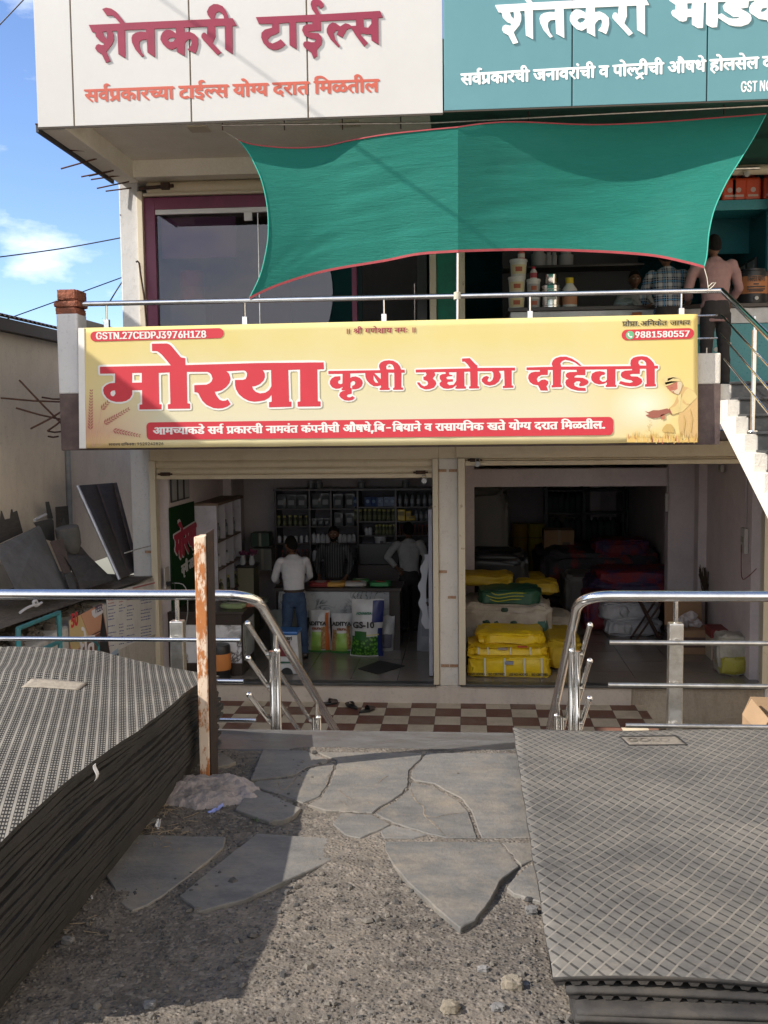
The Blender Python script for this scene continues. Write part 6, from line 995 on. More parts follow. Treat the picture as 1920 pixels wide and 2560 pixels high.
for (ax, ay), (bx_, by), yy in (((152, 422), (212, 396), 11.3), ((203, 442), (256, 426), 11.8), ((222, 440), (250, 428), 11.9), ((227, 449), (275, 438), 12.1), ((242, 471), (296, 454), 12.3), ((264, 478), (302, 470), 12.5), ((170, 375), (186, 376), 11.0), ((300, 538), (310, 530), 12.6), ((88, 310), (98, 316), 10.2)):
    m_ = MB().tube([pY(ax, ay, yy), pY(bx_, by, yy)+Vector((.1, .1, .02))], .009, 6)
    o = m_.build('rebar', rbm); tag(o, 'rusty rebar stub sticking out of the left canopy edge into the sky', 'rebar', 'rebar at the canopy edge')
cb = solid(.03, .03, .032)
for lb, pts in (('black cable sloping across the sky to the upper left pillar', [pY(-60, 650, 14), pY(150, 622, 14.1), pY(320, 591, 14.3)]), ('thin cable rising from behind the shed roof to the pillar', [pY(-40, 818, 16), pY(150, 750, 16), pY(320, 688, 16)]), ('short sagging cable dropping from the pillar to the side parapet', [pY(314, 692, 13.5), pY(292, 725, 13.4), pY(268, 765, 13.4)]), ('black cable crossing the top left corner of the sky', [pY(-20, 82, 14), pY(60, -2, 14), pY(160, -110, 14)])):
    tag(MB().tube(smooth_path(pts, 16), .009, 6).build('cable', cb), lb, 'cable')
q0, q1 = pY(380, -20, 10.15), pY(800, 290, 10.15)
tag(MB().tube([q0+(q0-q1)*.5-sdir*6, q1-sdir*6+(q1-q0)*1.2], .012, 6).build('cable', cb), 'black street cable high above the camera that casts a thin shadow on the white fascia', 'cable')
ir = thing('crowbar', 'thin dark iron rod with hooked top leaning on the upper left pillar', 'rod', (-4, 12.5, 1.9))
MB().tube([pY(340, 655, 12.5), pY(344, 653, 12.5), pY(348, 658, 12.5), pY(352, 690, 12.48), pY(360, 740, 12.45), pY(367, 818, 12.4)], .012, 6).build('rod', dark_iron, ir)
# ================================================================ ledge wall, posters, junk on the left
lw = thing('retaining_wall', 'mouldy whitewashed ledge wall with posters on its face and junk on top', 'wall', (-4.1, 9, -1.96))
m_ = MB(); m_.prism([(-3.95, 4.7, ZP-.1), (-3.95, 12.6, ZP-.1), (-3.95, 12.6, -.35), (-3.95, 8.2, -.49), (-3.95, 4.7, -.52)], (-.35, 0, 0)); m_.build('wall', ledge_m, lw, bev=.03)
MB().prism([(-4.3, 4.7, -.515), (-4.3, 8.2, -.485), (-4.3, 12.6, -.345), (-5.2, 12.6, -.3), (-5.2, 4.7, -.45)], (0, 0, -.1)).build('top', mat('dusty dark ledge top', (.1, .085, .07), .95, 0, (.17, .145, .115), 6, bump=.8, bs=30), lw)
WX = -3.94
def wp(l, x=WX, o=(0, 1440), s=3.318): return [pX(o[0]+a/s, o[1]+b/s, x) for a, b in l]
def sheet(name, l, x, m, par, th=.004): return MB().prism(wp(l, x), (th, 0, 0)).build(name, m, par)
pp = thing('poster', 'large white sheet with rows of handwritten blue lists pasted on the ledge wall', 'poster', (-3.94, 11.5, -1))
sheet('sheet', [(880, 140), (1292, 35), (1292, 480), (1180, 520), (905, 650)], WX, paper_m, pp)
inkb = solid(.09, .1, .3); inkr = solid(.4, .12, .12); rr = random.Random(5); ml = MB(); mr = MB()
for r_ in range(15):
    for c0, c1 in ((895, 960), (985, 1030), (1050, 1110), (1165, 1255)):
        yb = 205+r_*27-(c0-880)*.19+rr.uniform(-4, 4)
        if rr.random() < .12: continue
        x_ = c0+rr.uniform(0, 6); e_ = c1-rr.uniform(0, 22)
        while x_ < e_:
            w_ = rr.uniform(5, 13); l = [(x_, yb-(x_-c0)*.19-rr.uniform(0, 5)), (x_+w_, yb-(x_+w_-c0)*.19-rr.uniform(0, 5)), (x_+w_, yb+4-(x_+w_-c0)*.19+rr.uniform(0, 3)), (x_, yb+5-(x_-c0)*.19)]
            (mr if r_ < 2 else ml).prism(wp(l, WX+.004), (.001, 0, 0)); x_ += w_+rr.uniform(2, 5)
ml.build('handwriting', inkb, pp); mr.build('handwriting', inkr, pp)
MB().prism(wp([(1100, 95), (1285, 50), (1285, 62), (1100, 108)], WX+.004), (.001, 0, 0)).build('handwriting', inkr, pp)
def slant(p0, p1, p2):
    a, b, c = wp([p0, p1, p2], WX+.012); u = (b-a); v = (c-a); L_ = u.length; u = u/L_; n = Vector((1, 0, 0)); v = Vector((0, 0, 1))
    return Matrix(((u.x, v.x, n.x, a.x), (u.y, v.y, n.y, a.y), (u.z, v.z, n.z, a.z), (0, 0, 0, 1))), L_
p2 = thing('poster', 'colourful flex poster with a red logo and big white letters hanging on the ledge wall', 'poster', (-3.93, 10, -1.2))
sheet('flex', [(570, 370), (845, 225), (925, 725), (585, 725)], WX+.002, solid(.5, .24, .16), p2)
sheet('yellow_field', [(572, 372), (665, 322), (745, 520), (600, 640), (580, 560)], WX+.007, solid(.55, .42, .2), p2, .002)
sheet('peach_field', [(670, 320), (845, 228), (850, 420), (770, 480), (740, 500)], WX+.007, solid(.56, .3, .19), p2, .002)
sheet('brown_field', [(585, 680), (640, 620), (760, 520), (830, 470), (870, 725), (586, 725)], WX+.008, solid(.14, .07, .05), p2, .002)
sheet('dark_triangle', [(850, 290), (925, 725), (825, 725), (830, 500)], WX+.01, solid(.02, .02, .022), p2, .002)
sheet('white_tag', [(757, 290), (848, 245), (856, 305), (785, 348), (765, 330)], WX+.011, solid(.62, .62, .66), p2, .001)
M_, L_ = slant((600, 425), (640, 405), (600, 300)); link('lettering', words('50', .19, .002, M_ @ Matrix.Translation((L_*.5, 0, 0)), .006), solid(.5, .03, .04), p2)
M_, L_ = slant((795, 308), (848, 282), (795, 270)); link('lettering', words('PEER', .1, .002, M_ @ Matrix.Translation((L_*.5, 0, 0)), .002), solid(.04, .05, .12), p2)
M_, L_ = slant((665, 690), (820, 660), (665, 560)); link('lettering', filled([[(x*.36, y*.36) for x, y in p] for p in polys('l_ghe') if min(x for x, y in p) < .45], .003, M_), solid(.75, .72, .74), p2)
sheet('black_stroke', [(757, 490), (835, 452), (835, 460), (757, 498)], WX+.012, ink_k, p2, .001)
p3 = thing('flyer', 'small blue and white flyer pasted below the handwritten list', 'flyer', (-3.94, 11.5, -1.6))
sheet('sheet', [(915, 645), (978, 598), (1000, 735), (932, 735)], WX+.006, solid(.35, .47, .6), p3, .002)
sheet('white_band', [(925, 690), (988, 660), (1000, 735), (932, 735)], WX+.009, paper_m, p3, .001)
M_, L_ = slant((935, 725), (990, 700), (935, 690)); link('lettering', words('SOIL', .12, .002, M_ @ Matrix.Translation((L_*.5, 0, 0)), .004), ink_k, p3)
gt = thing('gate_frame', 'teal painted tube frame of an old gate leaning on the ledge wall', 'gate', (-3.8, 8.5, -1.96))
gm = mat('chipped teal paint', (.03, .2, .22), .5, 0, (.05, .13, .14), 12, bump=.2)
for l, r_ in (([(150, 435), (155, 760)], .03), ([(148, 437), (485, 305)], .026), ([(485, 292), (508, 760)], .03), ([(190, 682), (490, 545)], .026), ([(505, 533), (760, 533), (790, 545), (815, 580), (820, 690), (805, 712)], .02), ([(180, 702), (420, 700), (455, 712), (478, 745)], .018), ([(510, 693), (800, 700)], .008)):
    MB().tube(wp(l, -3.78), r_*.8, 8).build('tube', gm, gt, smooth=True)
# junk: stone sheets, tiles, a door panel (each its own thing)
def jw(l, xs, o=(0, 1180), s=3.95):
    return [pX(o[0]+a/s, o[1]+b/s, x) for (a, b), x in zip(l, xs)]
gsheet = mat('grey asbestos sheet', (.115, .115, .115), .9, 0, (.07, .07, .068), 3, bump=.3); dk = mat('dark weathered board', (.045, .042, .04), .85, 0, (.075, .066, .06), 6, bump=.4, stretch=(1, 1, 6)); bz_ = mat('dark slate piece', (.075, .075, .076), .85, 0, (.05, .05, .05), 6, bump=.4); brn = mat('old brown tile', (.1, .07, .06), .9, 0, (.06, .045, .04), 8, bump=.4)
for nm, lb, ct, l, xs, m, th in (
    ('stone_sheet', 'big grey stone sheet leaning at the front of the junk pile', 'sheet', [(0, 720), (385, 530), (402, 548), (680, 1180), (160, 1185), (0, 860)], [-4.55, -4.6, -4.6, -4.15, -4.1, -4.4], gsheet, .03),
    ('dark_board', 'dark notched board standing behind the grey sheet at the left frame edge', 'board', [(-60, 480), (0, 475), (10, 382), (20, 385), (50, 470), (100, 460), (112, 368), (125, 370), (130, 400), (170, 382), (228, 600), (0, 705), (-60, 740)], [-4.8]*13, dk, .03),
    ('dark_board', 'dark splintered board resting against the shed wall beside a grey offcut', 'board', [(330, 500), (510, 460), (530, 480), (545, 700), (440, 660)], [-4.75]*5, bz_, .03),
    ('plank', 'narrow upright grey plank leaning on the shed wall', 'plank', [(450, 295), (485, 293), (526, 460), (470, 462)], [-5.0]*4, bz_, .02),
    ('dark_board', 'flat dark board standing upright below the drain pipe', 'board', [(548, 345), (672, 335), (690, 600), (560, 620)], [-4.95]*4, dk, .02),
    ('tile_piece', 'brown tile piece wedged between the grey sheet and the curved tile', 'tile', [(492, 690), (620, 655), (705, 985), (625, 1005)], [-4.45, -4.45, -4.2, -4.2], brn, .02),
    ('tile_piece', 'small grey tile offcut at the foot of the curved dark tile', 'tile', [(635, 1012), (705, 990), (760, 1150), (690, 1160)], [-4.2, -4.2, -4.1, -4.1], bz_, .02),
    ('roof_tile', 'curved dark roof tile leaning in the middle of the junk pile', 'tile', [(592, 720), (700, 790), (800, 735), (880, 830), (1130, 1070), (900, 1140), (790, 1165), (770, 1080), (700, 930), (640, 840), (578, 780)], [-4.5, -4.5, -4.5, -4.4, -4.1, -4.05, -4.05, -4.1, -4.2, -4.3, -4.45], dk, .03),
    ('stone_sheet', 'pointed grey slab standing behind the round pot', 'sheet', [(590, 580), (632, 450), (680, 575)], [-4.7]*3, bz_, .02),
    ('stone_sheet', 'flat thin slab lying on the ledge edge above the posters', 'sheet', [(430, 1225), (700, 1190), (820, 1150), (760, 1215), (470, 1262)], [-4.05, -4.05, -4.0, -3.98, -3.98], gsheet, .02)):
    tag(MB().prism(jw(l, xs), (-.6*th, th, 0)).build(nm, m, bev=.004), lb, ct)
# clay pot half
c = pX(680/3.95, 1180+660/3.95, -4.5)
pot = thing('pot', 'rounded grey pot jammed upside down on the curved tile', 'pot', tuple(c))
MB().lathe([(.02, -.2), (.08, -.17), (.125, -.07), (.135, .05), (.13, .13), (.12, .14)], c, 20, Euler((R(8), R(-6), 0)).to_matrix()).build('body', mat('grey clay', (.12, .115, .11), .9, 0, (.08, .08, .078), 5, bump=.3), pot, smooth=True)
dp = thing('door_panel', 'dark brown door panel with a pale aluminium edge leaning on the wall', 'door', (-4.6, 12, -.35))
l = [(765, 135), (1115, 108), (1345, 985), (1180, 1062)]; X4 = [-4.75, -4.7, -4.25, -4.2]; pts = jw(l, X4)
MB().prism(pts, (-.02, .035, 0)).build('panel', mat('old brown laminate', (.055, .042, .035), .6, 0, (.035, .027, .023), 4, stretch=(1, 1, 7)), dp)
a, b, c_, d = pts
MB().tube([a, d], .02, 6).build('aluminium_edge', mat('scuffed aluminium', (.55, .55, .6), .4, .6), dp)
for f in (.5,): MB().prism([a.lerp(b, f)+Vector((.01, -.012, 0)), a.lerp(b, f+.05)+Vector((.01, -.012, 0)), d.lerp(c_, f+.05)+Vector((.01, -.012, 0)), d.lerp(c_, f)+Vector((.01, -.012, 0))], (0, .01, 0)).build('batten', brown_p, dp)
MB().prism([b, b+Vector((0, .1, .0)), c_+Vector((0, .1, 0)), c_], (.02, 0, 0)).build('side_stile', brown_p, dp)
tag(MB().tube(smooth_path(jw([(1232, 800), (1360, 762), (1500, 725)], [-4.0, -4.0, -3.98]), 8), .008, 6).build('white_stick', solid(.5, .5, .5)), 'thin pale stick poking from the door panel to the pillar', 'stick')
tag(MB().tube(jw([(345, 475), (455, 418)], [-4.9, -4.9]), .018, 6).build('white_stick', solid(.5, .5, .52)), 'short white pipe offcut lying on the junk against the shed wall', 'pipe')
tg = pX(300/3.318, 1440+235/3.318, -4.0)
tag(MB().tube(smooth_path(wp([(165, 305), (215, 270), (285, 240), (300, 250), (345, 220)], -4.0), 14), .012, 6).tube(smooth_path(wp([(285, 240), (275, 215), (300, 205), (310, 235), (290, 245)], -4.0), 10), .014, 6).build('knotted_cord', solid(.5, .5, .52)), 'knotted white plastic cord lying on the ledge top', 'cord')
# rubble on the ledge
def rock(seed, r):
    rr = random.Random(seed); return MB().blob((0, 0, 0), (r*rr.uniform(.7, 1.2), r*rr.uniform(.7, 1.2), r*rr.uniform(.4, .8)), 5, .35, 2, seed, 1.5)
rb_ = MB(); rr = random.Random(11)
for i in range(170):
    x = rr.uniform(-4.9, -4.0); y = rr.uniform(7.2, 10.8); q = rock(i, rr.uniform(.02, .07)); rb_.add([Vector(v)+Vector((x, y, -.45+.03*rr.random())) for v in q.v], q.f)
kind(rb_.build('rubble', mat('ledge rubble', (.11, .095, .08), .95, 0, (.18, .155, .125), 9, bump=.6), smooth=False), 'stuff')

# ================================================================ front railings
RYF = 5.0
def front_rail(label, xa, xb, posts, rods, bend, drop, xin, side):
    t = thing('front_railing', label, 'railing', (posts[0], RYF, 0), group='chrome railings at the top of the steps')
    z = .667
    e = Vector((xin, bend[1], drop)); c = Vector((xb, RYF, z)); d = (e-c).normalized(); a = Vector((xb-side*.16, RYF, z)); arc = []
    for i in range(9):
        f = i/8; arc.append((a*(1-f)+c*f)*(1-f)+(c*(1-f)+(c+d*.16)*f)*f)
    MB().tube([(xa, RYF, z)]+arc+[c+d*1.2, c+(e-c)*1.35], .026, 18).build('handrail', steel, t, smooth=True)
    for x in posts:
        p = MB().box(x-.034, x+.034, RYF-.03, RYF+.03, -.5, z-.13).build('post', dull_steel, t, bev=.006)
        MB().tube([(x, RYF, z-.135), (x, RYF, z-.02)], .012, 10).build('pin', steel, p, smooth=True)
        for zz in rods[0]: MB().tube([(x, RYF-.045, zz), (x, RYF+.0, zz)], .019, 12).build('stub', dull_steel, p, smooth=True)
    for zz, xe in zip(*rods): MB().tube([(xa, RYF-.045, zz), (xe, RYF-.045, zz)], .0115, 10).build('rod', dull_steel if side < 0 else steel, t, smooth=True)
    dd = (e-c)
    for k, off in enumerate((-.16, -.34, -.53)):
        o = Vector((-side*-.0+side*.0, .06, off)); p0 = c+o+Vector((side*-.06, .02, 0)); p1 = p0+dd*1.2
        rd = MB().tube([p0, p1], .0135, 10).build('rod', steel, t, smooth=True)
        MB().blob(p0, (.0165,)*3, 6, 0).build('cap', steel, rd, smooth=True)
    for f in (.2, .72):
        q = c+dd*f; x = q.x; p = MB()
        for o in (0, .03): p.tube([(x+o*-side-.0, q.y+.02, q.z-.12), (x+o*-side, q.y+.02, q.z-1.3)], .0165, 12)
        p = p.build('post', steel, t, smooth=True)
        MB().tube([(x-side*.012, q.y+.02, q.z-.125), (x-side*.005, q.y, q.z-.01)], .011, 10).blob((x, q.y+.02, q.z-.12), (.019, .019, .019), 6, 0).build('pin', steel, p, smooth=True)
        for k, off in enumerate((-.16, -.34, -.53)):
            z2 = q.z+off-.0; MB().tube([(x-side*.0, q.y+.02, z2+.02), (x-side*.06, q.y+.03, z2+.02)], .011, 8).build('bracket', dull_steel, p, smooth=True)
    return t
front_rail('chrome stair railing with rods on the left, behind the tall mat stack and rusty post', -7, -1.06, [-1.46, -3.4, -5.4], ([.448, .239, .04], [-1.13, -1.12, -1.06]), (0, 7.0), -.62, -.935, 1)
front_rail('chrome stair railing with rods on the right, behind the low diamond mat stack', 5, .54, [1.0, 2.6, 4.2], ([.448, .239, .04], [.68, .675, .76]), (0, 6.8), -.52, .545, -1)

# ================================================================ rubber mats
def mat_top(label, x0, x1, y0, y1, surf, m, grp, th=.014, stud=True, sides='l', side_m=None):
    t = thing('rubber_mat', label, 'mat', ((x0+x1)/2, (y0+y1)/2, surf((x0+x1)/2, (y0+y1)/2)), group=grp)
    nx = max(4, int((x1-x0)/.03)); ny = int((y1-y0)/.03)
    def fn(u, v):
        x = x0+(x1-x0)*u; y = y0+(y1-y0)*v; return Vector((x+.008*noise.noise(Vector((y*5, x0*9, surf(x0, y)*40)))*(1 if u < .5 else -1)*(1 if u in (0, 1) else 0), y, surf(x, y)))
    o = link('sheet', MB().grid(fn, nx, ny).mesh('sheet'), m, t, smooth=side_m is not rub)
    q = o.modifiers.new('s', 'SOLIDIFY'); q.thickness = th; q.offset = -1
    if side_m: o.data.materials.append(side_m); q.material_offset_rim = 1; q.material_offset = 1
    return t
# tall stack at the left
def ls(x, y):
    f = (y-2.45)/2.2; e = max(0, (x+1.75)/.6)
    return .455+.02*math.sin(f*5+1.2)-.10*max(0, (f-.72)/.28)**1.5*e-.02*e*f+.012*math.sin(x*5+f*6)-.012*(1-f)*e+.016*math.exp(-((f-.8)/.05)**2)*(1-.6*e)
NM = 30
for i in range(NM):
    k = i/(NM-1); rr = random.Random(i*3+1)
    dx = rr.uniform(-.005, .005)-.055*(1-k)+.02*math.sin(k*5); dy = rr.uniform(-.015, .015)
    yf = 4.66+.12*(1-k)-(.09 if 3 < i < 12 else 0)+rr.uniform(-.03, .03)
    zb = i*.0152
    def sf(x, y, k=k, i=i, ph=rr.uniform(0, 6)):
        f = (y-2.45)/2.2
        return (ls(x, y)-.0152)*k**1.0+.011+.005*math.sin(f*9+ph)*min(k*3, 1)
    top_ = i == NM-1
    lb = 'topmost ribbed dusty mat of the tall left stack' if top_ else ('bottom black mat of the tall left stack resting on the dirt' if i == 0 else 'plain black mat within the tall left stack')
    xr = -1.155+dx
    t = mat_top(lb, xr-1.3, xr, 2.34+dy, yf, (lambda x, y: ls(x, y)) if top_ else sf, rib_m if top_ else (rub if i % 4 else rub_d), 'mats of the tall left stack', .0128, side_m=rub)
    y = 2.35+dy; xr2 = xr-.008; up = []; lo = []
    while y < yf-.06:                                                # toothed underside along the right edge
        for dy_, dz_ in ((0, 0), (.028, 0), (.032, -.005), (.05, -.005), (.054, 0)):
            q = (ls(xr, y+dy_) if top_ else sf(xr, y+dy_))-.0128; lo.append(Vector((xr2, y+dy_, q+dz_))); up.append(Vector((xr2, y+dy_, q+.004)))
        y += .056
    m_ = MB(); n_ = len(up); m_.add(up+lo+[p-Vector((.03, 0, 0)) for p in up]+[p-Vector((.03, 0, 0)) for p in lo], [(k+o_, k+1+o_, k+1+n_+o_, k+n_+o_) for k in range(n_-1) for o_ in (0, 2*n_)]+[(k+n_, k+1+n_, k+1+3*n_, k+3*n_) for k in range(n_-1)])
    m_.build('stud_row', rub, t)
lbm = MB(); z_ = ls(-1.7, 4.13)
def lbl(u, v): x = -1.83+.24*u; y = 4.0+.1*v; return Vector((x, y, ls(x, y)+.0005+.004*v))
lt = link('label_patch', MB().grid(lbl, 12, 5).mesh('label_patch'), mat('dusty pressed rubber', (.27, .235, .185), .9, 0, (.2, .175, .14), 30, bump=.6, bs=80), t, smooth=True); q = lt.modifiers.new('s', 'SOLIDIFY'); q.thickness = .002
# low stack at the right
def rs(x, y): f = (y-2.5)/2.2; return .1+.012*math.sin(x*4+f*3)+.008*math.sin(f*8+x*3)+(.008*math.sin((x-.2)*3.4) if f < .2 else .008*math.sin((x-.2)*3.4)*max(0, 1-(f-.2)*3))
RM = 5
for i in range(RM):
    k = i/(RM-1); rr = random.Random(i+40)
    x0 = .206+(0 if i == RM-1 else .045+rr.uniform(-.012, .03)); yn = 2.5+(0 if i == RM-1 else rr.uniform(-.03, .02)-.02*(RM-1-i))
    def sf(x, y, i=i, ph=rr.uniform(0, 6)): return (rs(x, y)-.002)*(i+1)/RM*(1)+.004*math.sin(x*7+ph)-(.022 if i < RM-1 else 0)+.018
    top_ = i == RM-1
    t = mat_top('topmost diamond grooved dusty mat of the low right stack' if top_ else ('bottom mat of the low right stack sunk in gravel' if i == 0 else 'wavy edged black mat inside the low right stack'), x0, 1.75, yn, 4.7, rs if top_ else sf, dia_m if top_ else rub_d, 'mats of the low right stack', .013, side_m=rub_d)
    up = []; lo = []; sfn = rs if top_ else sf; y = 4.65
    while y > yn+.05:
        for dd_, dz_ in ((0, -.006), (.02, -.006), (.024, 0), (.042, 0)): q = sfn(x0, y-dd_)-.013; up.append(Vector((x0+.002, y-dd_, q+.003))); lo.append(Vector((x0+.002, y-dd_, q+dz_-.002)))
        y -= .046
    x = x0+.004
    while x < 1.7:
        for dd_, dz_ in ((0, 0), (.007, -.01), (.024, -.01), (.031, 0), (.041, 0)): q = sfn(x+dd_, yn)-.013; up.append(Vector((x+dd_, yn+.001, q+.003))); lo.append(Vector((x+dd_, yn+.001, q+dz_-.001)))
        x += .0415
    m_ = MB(); n_ = len(up); ins = Vector((.03, .05, 0)); m_.add(up+lo+[p+ins for p in lo], [(k, k+1, k+1+n_, k+n_) for k in range(n_-1)]+[(k+n_, k+1+n_, k+1+2*n_, k+2*n_) for k in range(n_-1)])
    m_.build('stud_row', rub_d, t)
    if top_:
        MB().prism([(x0-.004, yn, rs(x0, yn)-.012), (x0-.004, 4.7, rs(x0, 4.7)-.012), (x0+.012, 4.7, rs(x0, 4.7)-.0125), (x0+.012, yn, rs(x0, yn)-.0125)], (0, 0, .006))
        def lb2(u, v): x = .7+.25*u-.02*v; y = 4.47+.13*v; return Vector((x, y, rs(x, y)+.002))
        lo_ = link('label_patch', MB().grid(lb2, 14, 5).mesh('label_patch'), mat('pressed rubber label', (.2, .175, .14), .85, 0, (.13, .115, .095), 30, bump=.8, bs=90), t, smooth=True); q = lo_.modifiers.new('s', 'SOLIDIFY'); q.thickness = .01
        rbm_ = MB(); 
        for (ua, va), (ub, vb) in (((0, 0), (1, 0)), ((1, 0), (1, 1)), ((1, 1), (0, 1)), ((0, 1), (0, 0))): rbm_.tube([lb2(ua, va), lb2(ub, vb)], .0035, 5)
        rbm_.build('label_rim', rub, t)
        link('lettering', words('GOLD', .07, .002, Matrix.Translation(lb2(.42, .4)+Vector((0, 0, .0015))), .001), mat('pressed letter rubber', (.12, .105, .085), .85), t)

# ================================================================ granite edge, flagstones
gs = tag(MB().box(-1.5, .98, 4.6, 4.925, -.02, .006).build('granite_slab', granite_m, bev=.006), 'long polished dark granite strip along the top step', 'slab')
def z5(l): return [(440+x*.5425, 1800+y*.5425) for x, y in l]
def z7(l): return [(x/1.728, 1640+y/1.728) for x, y in l]
def z8(l): return [(960+x/1.728, 1640+y/1.728) for x, y in l]
FL = [('upper left cracked flagstone touching the granite strip in shade', z5([(400, 137), (600, 140), (650, 166), (700, 182), (693, 195), (610, 213), (560, 243), (530, 256), (342, 273)]), 0, .021),
 ('narrow shaded flagstone wedged below the upper left one', z5([(352, 292), (380, 279), (530, 268), (570, 250), (620, 222), (712, 197), (733, 202), (698, 298), (658, 353), (585, 382), (480, 343), (354, 303)]), 1, .02),
 ('pointed shaded flagstone right of the concrete footing', z5([(350, 311), (430, 337), (500, 372), (578, 405), (540, 440), (500, 457), (430, 465), (350, 440), (272, 412)]), 2, .018),
 ('large sunlit flagstone left of the main crack, crossed by the post shadow', z5([(648, 147), (1138, 150), (1128, 180), (1098, 205), (1072, 232), (1068, 305), (1030, 345), (985, 375), (935, 402), (906, 427), (690, 415), (606, 390), (668, 358), (707, 300), (742, 203), (740, 182), (694, 168)]), 3, .022),
 ('large sunlit flagstone beside the diamond mats, right of the main crack', z5([(1155, 151), (1640, 153), (1660, 540), (1408, 540), (1388, 490), (1362, 418), (1312, 357), (1242, 322), (1192, 292), (1098, 276), (1082, 263), (1088, 232), (1113, 205)]), 0, .021),
 ('cracked triangular flagstone in the middle of the sunlit paving', z5([(1084, 287), (1190, 305), (1235, 338), (1302, 373), (1347, 422), (1372, 497), (1386, 541), (1242, 540), (1165, 523), (1000, 472), (918, 430), (1012, 374), (1075, 318)]), 1, .0215),
 ('small sunlit flagstone at the ragged lower left of the paving', z5([(762, 427), (905, 437), (988, 480), (958, 498), (900, 520), (850, 543), (780, 528), (722, 478)]), 3, .021),
 ('thin flagstone sliver along the lower joint', z5([(998, 482), (1158, 527), (1100, 543), (958, 543), (942, 510)]), 2, .021),
 ('shaded flagstone nearest the tall mat stack', z7([(575, 770), (800, 777), (975, 780), (968, 822), (900, 885), (840, 930), (720, 1022), (640, 1072), (570, 1100), (530, 1075), (500, 1040), (492, 1000), (470, 965), (440, 920)]), 2, .014),
 ('elongated flagstone half in shade at the centre front', z7([(1110, 765), (1300, 778), (1480, 790), (1472, 838), (1430, 882), (1350, 920), (1190, 988), (1060, 1050), (850, 1103), (820, 1070), (775, 1035), (900, 930), (1000, 850), (1060, 805)]), 0, .015),
 ('big sunlit arrow shaped flagstone in front of the horizontal joint', z8([(2, 800), (500, 803), (545, 860), (585, 908), (540, 940), (500, 972), (478, 1020), (440, 1082), (395, 1140), (330, 1175), (265, 1120), (200, 1062), (115, 985), (40, 902), (5, 840)]), 1, .018),
 ('small sunlit flagstone corner against the diamond mats', z8([(506, 806), (660, 806), (670, 872), (645, 882), (592, 903)]), 3, .018),
 ('low flagstone fragment half under the edge of the diamond mats', z8([(530, 1000), (560, 960), (592, 932), (645, 892), (680, 885), (690, 1065), (620, 1045), (560, 1025)]), 2, .012),
 ('small dark flagstone scrap behind the rusty post', z7([(925, 412), (965, 420), (1020, 455), (985, 470), (930, 478)]), 1, .012),
 ('tiny flagstone scrap at the foot of the mat stack', z7([(600, 722), (640, 687), (682, 702), (640, 728)]), 2, .01)]
for i, (lb, px, m, zt) in enumerate(FL):
    pts = [pZ(x, y, zt) for x, y in px]; n = len(pts); out = []
    for j in range(n):
        a, b = pts[j], pts[(j+1) % n]; k = max(1, int((b-a).length/.025)); d = (b-a); nr = Vector((-d.y, d.x, 0)).normalized()
        for q in range(k):
            f = q/k; out.append(a+d*f+nr*(.0065*noise.noise(Vector((a.x*9+f*6*d.length*6, i, j)))*(1 if q else .3)))
    tag(MB().prism([(p.x, p.y, zt) for p in out], (0, 0, -.06)).build('flagstone', slate(m), bev=.003, seg=1), lb, 'flagstone', 'broken flagstones')
def crack(l, w_):
    p = [pZ(x, y, .0215) for x, y in z5(l)]; o = []
    p = smooth_path(p, 22); L_ = []; R_ = []
    for j, a in enumerate(p):
        d = (p[min(j+1, len(p)-1)]-p[max(j-1, 0)]); nr = Vector((-d.y, d.x, 0)).normalized(); k = w_*(.5+.7*abs(noise.noise(Vector((j*1.3, w_*99, 3)))))*min(1, min(j, len(p)-1-j)/3+.15); jt = .006*noise.noise(Vector((j*2.1, 5, w_*50)))
        L_.append(a+nr*(k+jt)); R_.append(a-nr*(k-jt))
    return L_+R_[::-1]
cm_ = mat('dirt in the cracks', (.2, .16, .115), .95, 0, (.05, .045, .04), 25)
fl_ = [o for o in bpy.data.objects if o.name.startswith('flagstone')]
for host, l, w_ in ((5, [(1080, 320), (1100, 365), (1140, 400), (1145, 440), (1190, 480), (1240, 535)], .004), (5, [(1150, 440), (1190, 448), (1260, 435), (1330, 428)], .0025), (3, [(750, 322), (775, 345), (808, 368)], .004), (3, [(745, 372), (770, 380), (795, 402)], .0025), (3, [(880, 375), (910, 390)], .0025), (3, [(930, 292), (955, 270), (980, 258)], .0025), (1, [(465, 272), (475, 300), (495, 320), (540, 285), (560, 258)], .003), (1, [(708, 240), (700, 275), (690, 300)], .005)):
    zz = FL[host][3]+.0012
    MB().prism([(p.x, p.y, zz) for p in crack(l, w_)], (0, 0, -.004)).build('crack', cm_, fl_[host])

